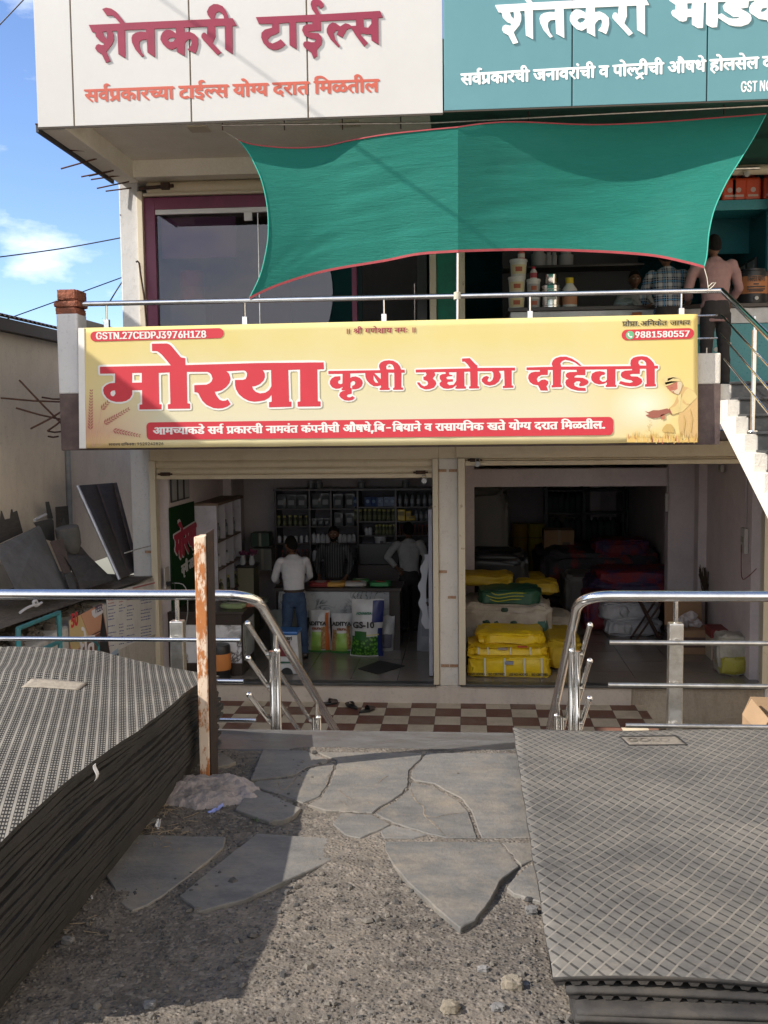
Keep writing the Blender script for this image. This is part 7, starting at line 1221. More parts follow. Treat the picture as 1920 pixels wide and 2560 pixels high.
# ================================================================ rusty post with its footing
rp = thing('rusty_post', 'rusty square steel post with peeling paint set in a concrete lump', 'post', (-1.11, 4.2, 0))
a, b, c_, d = pY(484, 1342, 4.17), pY(513, 1340, 4.17), pY(524, 1953, 4.17), pY(500, 1953, 4.17)
m_ = MB(); dv = Vector((.004, .085, 0)); m_.prism([a, b, c_, d], dv); o = m_.build('post_tube', rust_pole_m, rp, bev=.004)
MB().prism([b+Vector((.001, .006, .012)), b+dv+Vector((.004, .012, .02)), c_+dv+Vector((.004, .012, 0)), c_+Vector((.001, .006, 0))], (.006, 0, 0)).build('shaded_angle_iron', mat('shade painted iron', (.018, .012, .01), .9, .1, (.04, .02, .013), 20, bump=.3), rp, bev=.002)  # near-black paints the shade on the face turned from the sun
MB().grid(lambda u, v: (lambda x, y: Vector((-1.09+.27*x, 4.03+.2*y, -.02+.075*max(0, 1-(x*x+y*y)**1.1*(1+.5*noise.noise(Vector((x*2, y*2, 8)))))**.7+.022*noise.noise(Vector((x*3, y*3, 1)))+.013*noise.noise(Vector((x*8, y*8, 2)))+.006*noise.noise(Vector((x*20, y*20, 3))))))(2*u-1, 2*v-1), 70, 60).build('footing', stain_wall('lumpy white concrete', (.34, .3, .28), (.05, .043, .037), 1, 1.2, .6, .38), rp, smooth=True)
for px, py, r_ in ((470, 1955, .035), (450, 1945, .05)): pass
# ================================================================ loose stones and litter
rr = random.Random(21); gm_ = MB(); tone = []
for i in range(13000):
    u = rr.random(); y = 2.2+2.4*u**1.25; x = rr.uniform(-1.35, 1.0)
    if x > .2 and y > 2.5: y = rr.uniform(2.15, 2.5)
    r_ = min(.02, .0019*math.exp(rr.gauss(.45, .55)))
    if y > 3.3 and x > -.65:
        if rr.random() < .8: continue
        r_ *= .5
    v0 = []; ph = rr.uniform(0, 6)
    for (a_, e_) in ((0, 0), (1.3, .2), (2.5, -.1), (3.8, .15), (5.1, 0)): v0.append(Vector((math.cos(a_+ph)*r_*rr.uniform(.7, 1.2), math.sin(a_+ph)*r_*rr.uniform(.7, 1.2), r_*rr.uniform(-.2, .25))))
    top_ = [v*.62+Vector((0, 0, r_*rr.uniform(.45, .75))) for v in v0]
    zz = gz(x, y)+r_*.15; c = Vector((x, y, zz)); tn = rr.random()**1.4
    gm_.add([c+v for v in v0]+[c+v for v in top_]+[c+Vector((0, 0, -r_*.5))], [(5, 6, 7, 8, 9)]+[(k, (k+1) % 5, (k+1) % 5+5, k+5) for k in range(5)]+[(10, (k+1) % 5, k) for k in range(5)]); tone += [tn]*11
me = bpy.data.meshes.new('gravel'); me.from_pydata(gm_.v, [], gm_.f); me.validate()
at = me.attributes.new('tone', 'FLOAT', 'POINT'); at.data.foreach_set('value', tone)
kind(link('gravel', me, gravel_m), 'stuff')
# gravel heap along the near edge of the right mats
gm_ = MB(); tone = []
for i in range(1500):
    x = rr.uniform(.2, 1.3); y = rr.uniform(2.2, 2.5); r_ = .004*math.exp(rr.gauss(.6, .4)); c = Vector((x, y, gz(x, y)+r_*.4+.012*rr.random()))
    n0 = len(gm_.v); gm_.blob(c, (r_*rr.uniform(.7, 1.3), r_*rr.uniform(.7, 1.3), r_*.75), 3, .5, 2, i, 1.4); tone += [.25+.7*rr.random()]*(len(gm_.v)-n0)
me = bpy.data.meshes.new('gravel'); me.from_pydata(gm_.v, [], gm_.f); me.validate()
at = me.attributes.new('tone', 'FLOAT', 'POINT'); at.data.foreach_set('value', tone); kind(link('gravel', me, gravel_m), 'stuff')
stm = mat('pale lumpy stone', (.17, .145, .108), .95, 0, (.2, .17, .13), 12, bump=.6); st2 = mat('grey chip stone', (.16, .155, .15), .9, 0, (.1, .098, .095), 10, bump=.4)
for lb, px, py, r_, m in (('pale crumbly stone lying left of the mat stack corner', 1280, 2475, .05, stm), ('grey rectangular chip stone on the open dirt', 1208, 2432, .026, st2), ('dark stone near the arrow shaped flagstone tip', 1330, 2285, .034, st2), ('round grey pebble beside the pale crumbly stone', 1315, 2468, .018, st2), ('flat grey stone at the bottom centre of the dirt', 1245, 2530, .03, st2), ('small stone in the shade near the tall stack', 170, 2360, .03, st2), ('grey stone on the shadow edge', 375, 2520, .026, st2), ('flat dirt coloured stone below the pale stone', 1125, 2530, .04, stm)):
    v = pZ(px, py, 0); tag(MB().blob((v.x, v.y, r_*.35), (r_*.6, r_*.48, r_*.34), 8, .35, 2.2, int(px), 1.6).build('stone', m, bev=0), lb, 'stone')
rr = random.Random(9)
def scrap(label, px, py, w_, h_, m, rz, cat='litter', nm='paper_scrap'):
    v = pZ(px, py, .012); M_ = Matrix.Translation(v) @ Matrix.Rotation(rz, 4, 'Z') @ Matrix.Rotation(R(14), 4, 'X')
    o = link(nm, MB().grid(lambda u, q: M_ @ Vector(((u-.5)*w_*(1-.4*q), (q-.5)*h_, .012*noise.noise(Vector((u*4+px, q*4, 2)))+.006*math.sin(u*7))), 8, 8).mesh('s'), m, smooth=True); q = o.modifiers.new('s', 'SOLIDIFY'); q.thickness = .001
    tag(o, label, cat)
scrap('torn white paper scrap at the corner of the shaded flagstone', 268, 2142, .025, .11, paper_m, -.5); scrap('crumpled beige paper beside the torn white scrap', 264, 2158, .04, .04, card_m, .3)
scrap('blue and white sachet below the concrete footing', 540, 2024, .02, .07, solid(.2, .25, .55), -.7, 'wrapper', 'wrapper'); scrap('small white paper scrap by the dark litter strip', 395, 2059, .02, .05, paper_m, .1)
scrap('pale green wrapper near the mat stack foot', 374, 2028, .05, .02, solid(.4, .5, .48), .2, 'wrapper', 'wrapper'); scrap('white scrap in the shade under the tall stack', 178, 2274, .03, .05, paper_m, -.6); scrap('yellow wrapper bit behind the footing', 471, 1911, .02, .05, solid(.55, .45, .2), -.4, 'wrapper', 'wrapper'); scrap('tiny white scrap on the shaded dirt', 223, 2243, .018, .025, paper_m, .5)
v = pX(233, 1934, -1.148); sc_ = link('paper_scrap', MB().grid(lambda u, q: Vector((-1.142+.006*math.sin(q*5), v.y+(u-.5)*.022+.01*q, v.z-.02+.045*q)), 4, 6).mesh('s'), paper_m); q = sc_.modifiers.new('s', 'SOLIDIFY'); q.thickness = .001; tag(sc_, 'white sticker scrap clinging to the side of the tall mat stack', 'litter')
# dry twigs, weeds
tw = MB(); rr = random.Random(4)
for i in range(150):
    v = pZ(rr.uniform(220, 460), rr.uniform(2000, 2130), .006); a_ = rr.uniform(0, 6.3); l = rr.uniform(.02, .09); tw.tube([v, v+Vector((math.cos(a_)*l*.5, math.sin(a_)*l*.5, rr.uniform(0, .012))), v+Vector((math.cos(a_+.3)*l, math.sin(a_+.3)*l, rr.uniform(0, .01)))], .0013, 4)
for i in range(40):
    v = pZ(rr.uniform(150, 260), rr.uniform(2140, 2350), .006); a_ = rr.uniform(0, 6.3); l = rr.uniform(.02, .08); tw.tube([v, v+Vector((math.cos(a_)*l, math.sin(a_)*l, .006))], .0013, 4)
kind(tw.build('dry_twigs', mat('dry straw', (.26, .2, .13), .9)), 'stuff')
wd = mat('dull weed', (.05, .08, .025), .8)
for lb, px, py, n in (('small dusty weed growing at the edge of the pointed flagstone', 660, 2058, 26), ('low weed tuft growing behind the rusty post', 480, 1895, 30)):
    v = pZ(px, py, -.005); m_ = MB()
    for i in range(n):
        a_ = rr.uniform(0, 6.3); l = rr.uniform(.02, .05); u = Vector((math.cos(a_), math.sin(a_), rr.uniform(.3, 1))).normalized()*l; q = Vector((-math.sin(a_), math.cos(a_), 0))*.005; b0 = v+Vector((rr.gauss(0, .025), rr.gauss(0, .02), 0)); m_.add([b0, b0+u*.5+q, b0+u, b0+u*.5-q], [(0, 1, 2, 3)])
    tag(m_.build('weed', wd), lb, 'weed')
# cardboard box on the right, slippers
cbx = thing('cardboard_box', 'open brown cardboard box at the right edge beside the low mats', 'box', (1.75, 7.6, ZP))
b0 = pY(1890, 1822, 8); X0 = b0.x
MB().box(X0, X0+.7, 7.9, 8.4, b0.z-.5, b0.z).build('body', mat('fresh cardboard', (.3, .2, .115), .85, 0, (.27, .18, .105), 4), cbx, bev=.004)
MB().prism([(X0, 7.9, b0.z), (X0, 8.4, b0.z+.0), (X0+.07, 8.4, b0.z+.13), (X0+.07, 7.9, b0.z+.1)], (.006, 0, 0)).prism([(X0, 8.4, b0.z), (X0+.7, 8.4, b0.z), (X0+.7, 8.46, b0.z+.12), (X0+.08, 8.46, b0.z+.13)], (0, .006, 0)).build('flap', mat('fresh cardboard', (.5, .34, .2), .85), cbx)
def slipper(label, px, py, rz):
    v = pZ(px, py, ZP+.01); t = thing('slipper', label, 'slipper', tuple(v), rz, 'slippers on the porch tiles')
    m_ = MB(); n = 14
    pr = [(.045*(1+.25*math.sin(a_*2*PI/n*1.0))*math.cos(a_*2*PI/n), .13*math.sin(a_*2*PI/n)) for a_ in range(n)]
    m_.prism([(x, y, 0) for x, y in pr], (0, 0, .022)); m_.build('sole', black_plastic, t, local=True, bev=.004)
    MB().grid(lambda u, q: Vector((math.cos(PI*u)*.047*(1-.1*q), .01+.1*q, .02+math.sin(PI*u)*(.055-.03*q))), 12, 6).build('upper', solid(.07, .05, .045), t, local=True, smooth=True)
slipper('dark slipper, left one of the pair on the tiles before the plinth', 880, 1768, R(35)); slipper('dark slipper, right one of the pair on the tiles before the plinth', 917, 1778, R(-40)); slipper('dark slipper tucked behind the left stair handrail', 822, 1760, R(-60))
# ================================================================ goods: one of each kind, then copies
def proto_bottle(name, label, cat, prof, col, cap_prof, cap, lab=None, labc=None):
    t = thing(name, label, cat, (0, 0, -50))
    MB().lathe(prof, (0, 0, 0), 12).build('body', col, t, local=True, smooth=True)
    MB().lathe(cap_prof, (0, 0, 0), 10).build('cap', cap, t, local=True, smooth=True)
    if lab: r, z0, z1 = lab; MB().lathe([(r-.001, z0), (r, z0+.001), (r, z1-.001), (r-.001, z1)], (0, 0, 0), 12).build('label_band', labc, t, local=True, smooth=True)
    return t
first = {}
def put(t, loc, rz=0, label=None, group=None, scale=None):
    if t.name not in first:
        first[t.name] = 1; t.location = loc; t.rotation_euler = (0, 0, rz)
        if label: t['label'] = label
        if group: t['group'] = group
        if scale: t.scale = scale
        return t
    return copy_tree(t, loc, rz, label, None, group, scale)
b_white = proto_bottle('bottle', 'x', 'bottle', [(.0, 0), (.04, 0), (.042, .01), (.042, .12), (.03, .145), (.016, .155)], solid(.55, .56, .6), [(.018, .15), (.018, .18), (0, .18)], solid(.12, .12, .14))
b_amber = proto_bottle('bottle', 'x', 'bottle', [(.0, 0), (.036, 0), (.038, .01), (.038, .12), (.028, .15), (.016, .17)], solid(.08, .09, .05), [(.03, .165), (.03, .2), (0, .2)], solid(.42, .4, .13), (.039, .03, .1), solid(.15, .16, .08))
b_dark = proto_bottle('bottle', 'x', 'bottle', [(.0, 0), (.034, 0), (.036, .01), (.036, .16), (.018, .2)], solid(.16, .18, .2), [(.02, .2), (.02, .23), (0, .23)], solid(.05, .07, .06), (.037, .05, .13), solid(.3, .32, .34))
b_red = proto_bottle('bottle', 'x', 'bottle', [(.0, 0), (.024, 0), (.026, .01), (.026, .1), (.012, .14)], solid(.1, .05, .04), [(.014, .14), (.014, .17), (0, .17)], solid(.3, .06, .05))
b_carboy = proto_bottle('carboy', 'x', 'carboy', [(.0, 0), (.14, 0), (.15, .02), (.15, .34), (.12, .42), (.05, .5)], solid(.035, .05, .055), [(.05, .5), (.05, .55), (0, .55)], solid(.02, .03, .03))
pk = thing('packet', 'x', 'packet', (0, 0, -50)); MB().grid(lambda u, v: Vector(((u-.5)*.14, -.03*math.sin(PI*u)*math.sin(PI*min(1, v*1.15))-.002, .2*v)), 8, 8).grid(lambda u, v: Vector(((u-.5)*.14, .02*math.sin(PI*u)*math.sin(PI*v)+.002, .2*v)), 8, 8).build('pouch', solid(.12, .13, .14, .3), pk, local=True, smooth=True); MB().box(-.04, .04, -.034, -.028, .05, .12).build('print', solid(.3, .31, .33), pk, local=True)
pb = thing('packet', 'x', 'packet', (0, 0, -50)); MB().box(-.06, .06, -.03, .03, 0, .17).build('carton', solid(.03, .07, .2, .3), pb, local=True, bev=.004); MB().lathe([(0, 0), (.032, 0), (.032, .004), (0, .004)], (0, -.031, .09), 14, Matrix.Rotation(R(90), 3, 'X')).build('print', solid(.25, .36, .5), pb, local=True)
# ---------------------------------------------------------------- left shop: shelving on the back wall
SY = 16.75
def z_at(py, Y): return pY(960, py, Y).z
def x_at(px, Y): return pY(px, 1350, Y).x
un = thing('shelf_unit', 'tall dark shelving across the back wall of the left shop full of bottles', 'shelving', (-1.7, 17, ZF))
xa, xm, xb = x_at(690, SY), x_at(895, SY), x_at(1085, SY); zt = .45
MB().box(xa-.03, xb+.03, 17.3, 17.38, ZF, zt).build('back_panel', mat('dark shelf back', (.14, .13, .15), .8), un)
for i, x in enumerate((xa, x_at(775, SY), x_at(828, SY), xm, x_at(990, SY), xb)): MB().box(x-.016, x+.016, SY, 17.3, ZF, zt).build('upright', wood_d, un)
SHL = [1271, 1315, 1358, 1404]; SHR = [1267, 1303, 1339, 1375]
for x0, x1, sh in ((xa, xm, SHL), (xm, xb, SHR)):
    for py in sh: z = z_at(py, SY); MB().box(x0+.02, x1-.02, SY+.01, 17.28, z-.02, z).build('shelf', wood_d, un)
MB().box(xa-.03, xb+.03, SY-.01, 17.3, zt, zt+.03).build('top_board', wood_d, un)
for x0, x1 in ((xm+.03, x_at(935, SY)), (x_at(938, SY), x_at(985, SY))): d = MB().box(x0, x1, SY-.015, SY+.02, z_at(1392, SY)-.11, z_at(1392, SY)+.01).build('drawer', solid(.2, .19, .2), un, bev=.004); MB().tube([((x0+x1)/2-.05, SY-.03, z_at(1392, SY)-.04), ((x0+x1)/2+.05, SY-.03, z_at(1392, SY)-.04)], .006, 6).build('handle', dull_steel, d)
def row(t, px0, px1, n, py, Y, lab, grp, sc_=1, skip=()):
    for i in range(n):
        if i in skip: continue
        x = x_at(px0+(px1-px0)*(i+.5)/n, Y); put(t, (x, Y+random.uniform(-.02, .04), z_at(py, Y-.1)+.001), random.uniform(-.3, .3), lab, grp, (sc_, sc_, sc_*random.uniform(.97, 1.03)))
YS = SY+.1
row(pk, 692, 770, 3, 1271, YS, 'silver grey pouch on the top left shelf of the back shelving', 'pouches on the top left shelf', 1.15)
row(pk, 780, 826, 2, 1271, YS, 'shiny pouch on the top middle shelf behind the standing man', 'pouches on the top middle shelf', 1.25); row(pk, 832, 890, 2, 1271, YS, 'dark pouch beside the shelf divider on the top row', 'pouches by the shelf divider', 1.15)
row(b_amber, 692, 773, 6, 1315, YS, 'dark jar with yellow lid on the second shelf at left', 'yellow lidded jars', .85); row(pk, 778, 826, 3, 1315, YS, 'small grey packet on the second shelf middle bay', 'small packets on the second shelf', .6); row(pk, 832, 890, 2, 1315, YS, 'blue and white plastic bag on the second shelf above the clerk', 'blue bags above the clerk', 1.05)
row(b_white, 692, 773, 6, 1358, YS, 'white bottle with dark cap on the third shelf at left', 'white bottles on the third shelf left', .75); row(b_white, 778, 826, 4, 1358, YS, 'white bottle with dark cap on the third shelf beside the clerk', 'white bottles beside the clerk', .95); row(b_white, 832, 890, 5, 1358, YS, 'white bottle on the third shelf right of the clerk', 'white bottles right of the clerk', .9)
row(b_red, 700, 773, 6, 1404, YS, 'small dark red bottle on the lowest visible shelf', 'small red bottles', 1.1); row(b_white, 778, 810, 2, 1404, YS, 'tall white bottle on the lowest visible shelf left of the clerk', 'tall white bottles', 1.1)
row(pb, 884, 990, 7, 1267, YS, 'blue printed carton in the row on the top right shelf', 'blue cartons', .95, (1,)); row(b_dark, 993, 1085, 6, 1267, YS, 'slim silver bottle on the top right shelf by the opening', 'slim silver bottles', .95)
row(b_amber, 884, 990, 9, 1303, YS, 'olive bottle with yellow cap on the second right shelf', 'olive bottles on the second right shelf', .95); row(b_dark, 1035, 1085, 4, 1303, YS, 'dark green bottle on the second right shelf beside the gold packs', 'dark green bottles', .8)
row(b_white, 912, 930, 2, 1339, YS, 'white bottle in the pair on the third right shelf', 'white bottle pair', .8); row(b_amber, 937, 990, 6, 1339, YS, 'olive bottle with yellow cap on the third right shelf', 'olive bottles on the third right shelf', .85); row(b_red, 995, 1080, 9, 1339, YS, 'slim red capped bottle behind the man in grey', 'red capped bottles', 1.0)
row(pk, 884, 935, 3, 1375, YS, 'grey tub shaped pack on the fourth right shelf', 'grey packs on the fourth right shelf', .6); row(pk, 965, 990, 2, 1375, YS, 'grey pack right of the white tub', 'grey packs beside the white tub', .6)
gd = solid(.6, .42, .03, .3)
for lb, px, w_, h_, py in (('tall bright gold packet on the back shelving', 1004, .13, .19, 1303), ('small gold packet lying on another gold packet', 1022, .09, .16, 1303), ('low gold packet beside the tall gold one', 1030, .1, .08, 1303)):
    x = x_at(px, YS); z = z_at(py, YS-.1); o = thing('packet', lb, 'packet', (x, YS, z)); MB().box(x-w_/2, x+w_/2, YS-.03, YS+.03, z, z+h_).build('pouch', gd, o, bev=.012); MB().box(x-w_*.4, x+w_*.4, YS-.034, YS-.03, z+h_*.45, z+h_*.8).build('print', solid(.3, .22, .08), o)
tb = thing('tub', 'white plastic tub with a dark label on the fourth right shelf', 'tub', (x_at(951, YS), YS, z_at(1375, YS-.1))); MB().lathe([(0, 0), (.085, 0), (.1, .2), (.105, .2), (.105, .22), (0, .22)], wloc(tb), 16).build('body', solid(.5, .5, .52), tb, smooth=True); MB().box(tb.location.x+.0, tb.location.x+.06, YS-.1, YS-.09, tb.location.z+.05, tb.location.z+.15).build('label_patch', solid(.1, .1, .12), tb)
for lb, px in (('small jar pair on top of the back shelving', 780), ('small pale jar on top of the back shelving', 800), ('glass jar alone on top of the back shelving', 905), ('dark bundle on top of the back shelving at right', 1015)):
    v = (x_at(px, SY+.2), SY+.2, zt+.03); o = thing('jar', lb, 'jar', v); MB().lathe([(0, 0), (.06, 0), (.065, .09), (.05, .1)], v, 12).build('body', solid(.16, .17, .17, .3), o, smooth=True); MB().lathe([(.055, .1), (.055, .13), (0, .13)], v, 12).build('lid', solid(.3, .3, .31), o, smooth=True)
# white shelf along the left wall
ws = thing('shelf_unit', 'white side shelf unit with bottles beside the green name board', 'shelving', (-3.65, 14.9, ZF)); zt2 = .41
MB().box(-3.85, -3.53, 14.16, 14.2, ZF, zt2).build('side_panel', mat('lilac white laminate', (.6, .57, .62), .5), ws); MB().box(-3.85, -3.53, 15.7, 15.74, ZF, zt2).build('side_panel', mat('lilac white laminate', (.6, .57, .62), .5), ws)
MB().box(-3.85, -3.5, 14.14, 15.76, zt2, zt2+.035).build('top_board', solid(.2, .13, .09), ws)
for z in (-.27, -.78, -1.2, .0-.55+.02): pass
for z in (-.12, -.52, -.93, -1.35): MB().box(-3.85, -3.535, 14.2, 15.7, z-.012, z+.012).build('shelf', solid(.22, .16, .13), ws)
for y in (14.7, 15.2): MB().box(-3.85, -3.54, y-.01, y+.01, ZF, zt2).build('divider', solid(.5, .48, .52), ws)
MB().box(-3.855, -3.845, 14.2, 15.7, ZF, zt2).build('back_panel', solid(.35, .33, .36), ws)
for z, t, lb, n in ((-.12, b_dark, 'dark bottle on the top row of the white side shelf', 7), (-.52, b_white, 'white bottle on the second row of the white side shelf', 6), (-.93, b_amber, 'green bottle on the third row of the white side shelf', 7), (-1.35, b_dark, 'dark bottle on the low row of the white side shelf', 5)):
    for i in range(n): put(t, (-3.62+random.uniform(-.03, .02), 14.28+1.35*i/n+.05, z+.012), 0, lb, 'bottles on the white side shelf, row at %.2f' % z, (1.05,)*3)
# certificates, name board, switch, counter at the left
for i, (a, b_) in enumerate(((13.0, 13.25), (13.3, 13.55), (13.6, 13.85))):
    o = thing('certificate', 'framed certificate on the left wall, %s of three' % ('nearest', 'middle', 'farthest')[i], 'frame', (-3.84, a, .6)); z1 = .86; MB().box(-3.85, -3.825, a, b_, .54, z1).build('frame', black_plastic, o, bev=.004); MB().box(-3.826, -3.822, a+.025, b_-.025, .565, z1-.025).build('paper', solid(.36, .36, .35), o)
nbd = thing('name_board', 'dark green turf board with red Devanagari logo on the left shop wall', 'sign', (-3.83, 13.6, -.1))
tn = NT('artificial turf'); tn.bump(tn.noise(160, 3), 1, .01); tn.set(tn.mix(tn.noise(60, 4), (.006, .028, .009), (.018, .06, .018)), .95, 0, .1)
MB().box(-3.85, -3.83, 12.92, 14.1, -.95, .48).build('board', tn.m, nbd, bev=.003)
def onwall(x, y, z, s, rot=0): return Matrix.Translation((x, y, z)) @ Matrix.Rotation(R(90), 4, 'Z') @ Matrix.Rotation(R(90), 4, 'X') @ Matrix.Rotation(rot, 4, 'Z') @ Matrix.Diagonal((s, s, 1, 1))
mp_ = polys('l_mor'); kp = polys('l_kud')
link('lettering', filled(mp_, .008, onwall(-3.818, 13.08, -.22, .5, R(4))), solid(.4, .015, .05), nbd)
cm2 = [[(x+(x-1.0)*.03, y+(y-.35)*.12) for x, y in p] for p in mp_[:1]]
link('letter_backing', filled(cm2, .006, onwall(-3.825, 13.08, -.22, .5, R(4))), solid(.6, .6, .6), nbd); link('lettering', filled(kp, .006, onwall(-3.822, 13.35, -.46, .2, R(4))), solid(.62, .62, .62), nbd)
sw = thing('switchboard', 'white switchboard with a black plug and cable near the green board', 'switch', (-3.86, 12.86, -.35)); MB().box(-3.89, -3.87, 12.75, 12.93, -.5, -.28).box(-3.89, -3.86, 12.74, 12.94, -.56, -.5).build('plate', solid(.5, .47, .45), sw, bev=.004); MB().box(-3.87, -3.82, 12.78, 12.84, -.52, -.46).build('plug', black_plastic, sw, bev=.006)
MB().tube(smooth_path([(-3.82, 12.8, -.49), (-3.75, 12.78, -.5), (-3.8, 12.8, -.9), (-3.83, 12.82, -1.2)], 16), .008, 6).build('cable', black_plastic, sw); MB().tube(smooth_path([(-3.8, 12.8, -.48), (-3.62, 12.78, -.52), (-3.6, 12.8, -.85), (-3.68, 12.85, -1.15)], 16), .006, 6).build('cable', solid(.4, .4, .4), sw)
def counter(label, x0, x1, y0, y1, h, m, over=.05, plinth=.16, band=.17):
    t = thing('counter', label, 'counter', ((x0+x1)/2, (y0+y1)/2, ZF)); z = ZF+h
    MB().box(x0, x1, y0, y1, ZF+plinth, z-band).build('front_panel', m, t, bev=.004); MB().box(x0-.002, x1+.002, y0-.02, y1, ZF, ZF+plinth).build('skirting', wood_d, t, bev=.004); MB().box(x0-.01, x1+.01, y0-.025, y1, z-band, z-.03).build('dark_band', wood_d, t, bev=.004)
    MB().box(x0-.03, x1+.04, y0-over, y1+.02, z-.03, z).build('counter_top', wood_d, t, bev=.005); MB().box(x0-.03, x0, y0-.03, y1, ZF, z-.03).box(x1, x1+.015, y0-.015, y0+.03, ZF+plinth, z-band).build('corner_trim', wood_d, t); return t
counter('white marble counter with dark top at the left of the left shop', -3.86, -2.93, 12.92, 13.7, .84, marble_w)
ct = thing('counter', 'grey marble counter with dark top facing the entrance, packets on it', 'counter', (-1.9, 14.7, ZF)); cz_ = -.81
MB().box(-2.75, -1.13, 14.55, 15.1, -1.25, cz_-.05).build('front_panel', marble_g, ct, bev=.004); MB().box(-2.75, -1.16, 14.75, 15.1, ZF, -1.25).box(-1.13, -.98, 14.52, 15.1, ZF, cz_-.03).build('dark_body', wood_d, ct); MB().box(-2.8, -.95, 14.48, 15.15, cz_-.05, cz_).build('counter_top', wood_d, ct, bev=.005)
MB().box(-1.3, -1.14, 14.58, 14.75, ZF, -1.3).build('side_panel', marble_g, ct)
MB().box(-.97, -.5, 14.6, 15.3, 0, 0).v
dk_ = thing('desk', 'dark desk with a screen in the shade behind the clerk', 'desk', (-.9, 16, ZF)); MB().box(-1.75, -.95, 16.1, 16.5, ZF, -.7).build('body', wood_d, dk_); MB().box(-1.72, -1.1, 16.05, 16.1, -.68, -.35).build('screen', black_plastic, dk_, bev=.006)
def pouchflat(label, px, py, Y, w_, d_, col, col2, z):
    x = x_at(px, Y); t = thing('packet', label, 'packet', (x, Y, z)); MB().blob((x, Y, z+.035), (w_/2, d_/2, .035), 10, .15, 2, px, 2.2).build('pouch', col, t, smooth=True); MB().blob((x, Y-.01, z+.05), (w_*.32, d_*.33, .024), 8, .1, 2, px, 1.8).build('print', col2, t, smooth=True)
for a in (('red packet with pale print lying on the grey counter near the man in white', 800, 1465, 14.7, .34, .28, solid(.28, .03, .03), solid(.5, .42, .4)), ('golden yellow packet lying on the grey counter', 838, 1465, 14.68, .28, .25, solid(.6, .32, .06), solid(.6, .5, .3)), ('orange and white packet lying on the grey counter', 888, 1465, 14.7, .3, .25, solid(.55, .53, .5), solid(.6, .18, .04)), ('green packet at the back of the grey counter', 900, 1455, 14.95, .26, .2, solid(.06, .26, .07), solid(.4, .42, .3)), ('green and red packet at the right end of the grey counter', 950, 1465, 14.7, .3, .28, solid(.05, .3, .1), solid(.35, .1, .08))): pouchflat(*a, cz_)
for a in (('pale green leaflet pack on the left counter by the handrail', 580, 1500, 13.2, .34, .2, solid(.3, .38, .2), solid(.42, .42, .38)), ('small red and white pack behind the green leaflet pack', 618, 1495, 13.3, .22, .16, solid(.4, .14, .08), solid(.5, .48, .45)), ('dark book lying at the back of the left counter', 640, 1450, 13.6, .3, .22, solid(.05, .06, .05), solid(.3, .28, .2))): pouchflat(*a, ZF+.84)
# seed bags on the floor
def bag(label, px, Y, w_, h_, lean, body, parts, seed, txt=None):
    x = x_at(px, Y); t = thing('seed_bag', label, 'bag', (x, Y, ZF)); hw = w_/2
    def shape(u, v, s): 
        z = h_*v; k = math.sin(PI*min(.5+v*.5, 1))**.35 if v < .9 else 1; wd = hw*(1+.06*math.sin(v*5+seed)-.1*v); dp = (.008+.12*max(0, 1-v**2.2)**.8*min(1, .55+v*3))*(max(0, math.sin(PI*u))**.6)
        return Vector((x+(u-.5)*2*wd+lean*v, Y+s*dp+.012*noise.noise(Vector((u*5, v*6, seed))), ZF+z+.02*noise.noise(Vector((u*3, seed, 1)))*v))
    def patch(u0, u1, v0, v1, m, nm, off): MB().grid(lambda a, b: shape(u0+(u1-u0)*a, v0+(v1-v0)*b, -1)+Vector((0, -off, 0)), 14, 14).build(nm, m, t, smooth=True)
    m_ = MB().grid(lambda a, b: shape(a, b, -1), 18, 18).grid(lambda a, b: shape(a, b, 1), 18, 8); m_.build('sack', body, t, smooth=True)
    for i, (u0, u1, v0, v1, m, nm) in enumerate(parts): patch(u0, u1, v0, v1, m, nm, .004+.002*i)
    for s, sz, u, v, m in (txt or ()):
        c = shape(u, v, -1); link('lettering', words(s, sz, .003, Matrix.Translation(c+Vector((0, -.02, 0))) @ Matrix.Rotation(R(90), 4, 'X'), .004), m, t)
wb = mat('glossy white sack', (.6, .6, .6), .35, 0, (.52, .52, .53), 6); lime = solid(.3, .5, .1, .4); og = solid(.55, .14, .03, .4); veg = mat('printed vegetables', (.3, .14, .06), .4, 0, (.5, .36, .16), 30); navy = solid(.015, .025, .14, .4); pea = NT('printed peas'); vv = pea.n('TexVoronoi', {'Vector': pea.map(), 'Scale': 26}); pea.set(pea.mix(pea.ramp(vv.outputs['Distance'], .1, .6), (.16, .42, .05), (.012, .07, .01)), .4)
bag('white seed bag with orange side strip behind the man in white', 793, 14.4, .34, .6, .02, wb, [(.2, .62, .03, .5, lime, 'green_print'), (.62, .8, .08, .62, veg, 'vegetable_print'), (.8, .95, 0, .95, og, 'orange_strip'), (.0, 1, 0, .05, solid(.05, .2, .05), 'base_print')], 1, [('ADITYA', .075, .42, .66, ink_k), ('KRUPA', .04, .42, .56, solid(.3, .12, .06))])
bag('white seed bag with a big lime print in the middle of the row', 853, 14.35, .34, .56, .0, wb, [(.25, .72, .04, .52, lime, 'green_print'), (.06, .26, .05, .6, veg, 'vegetable_print'), (.72, .9, .1, .7, veg, 'vegetable_print'), (.0, 1, 0, .06, solid(.05, .2, .05), 'base_print')], 2, [('ADITYA', .075, .5, .72, ink_k), ('KRUPA', .04, .5, .6, solid(.3, .12, .06))])
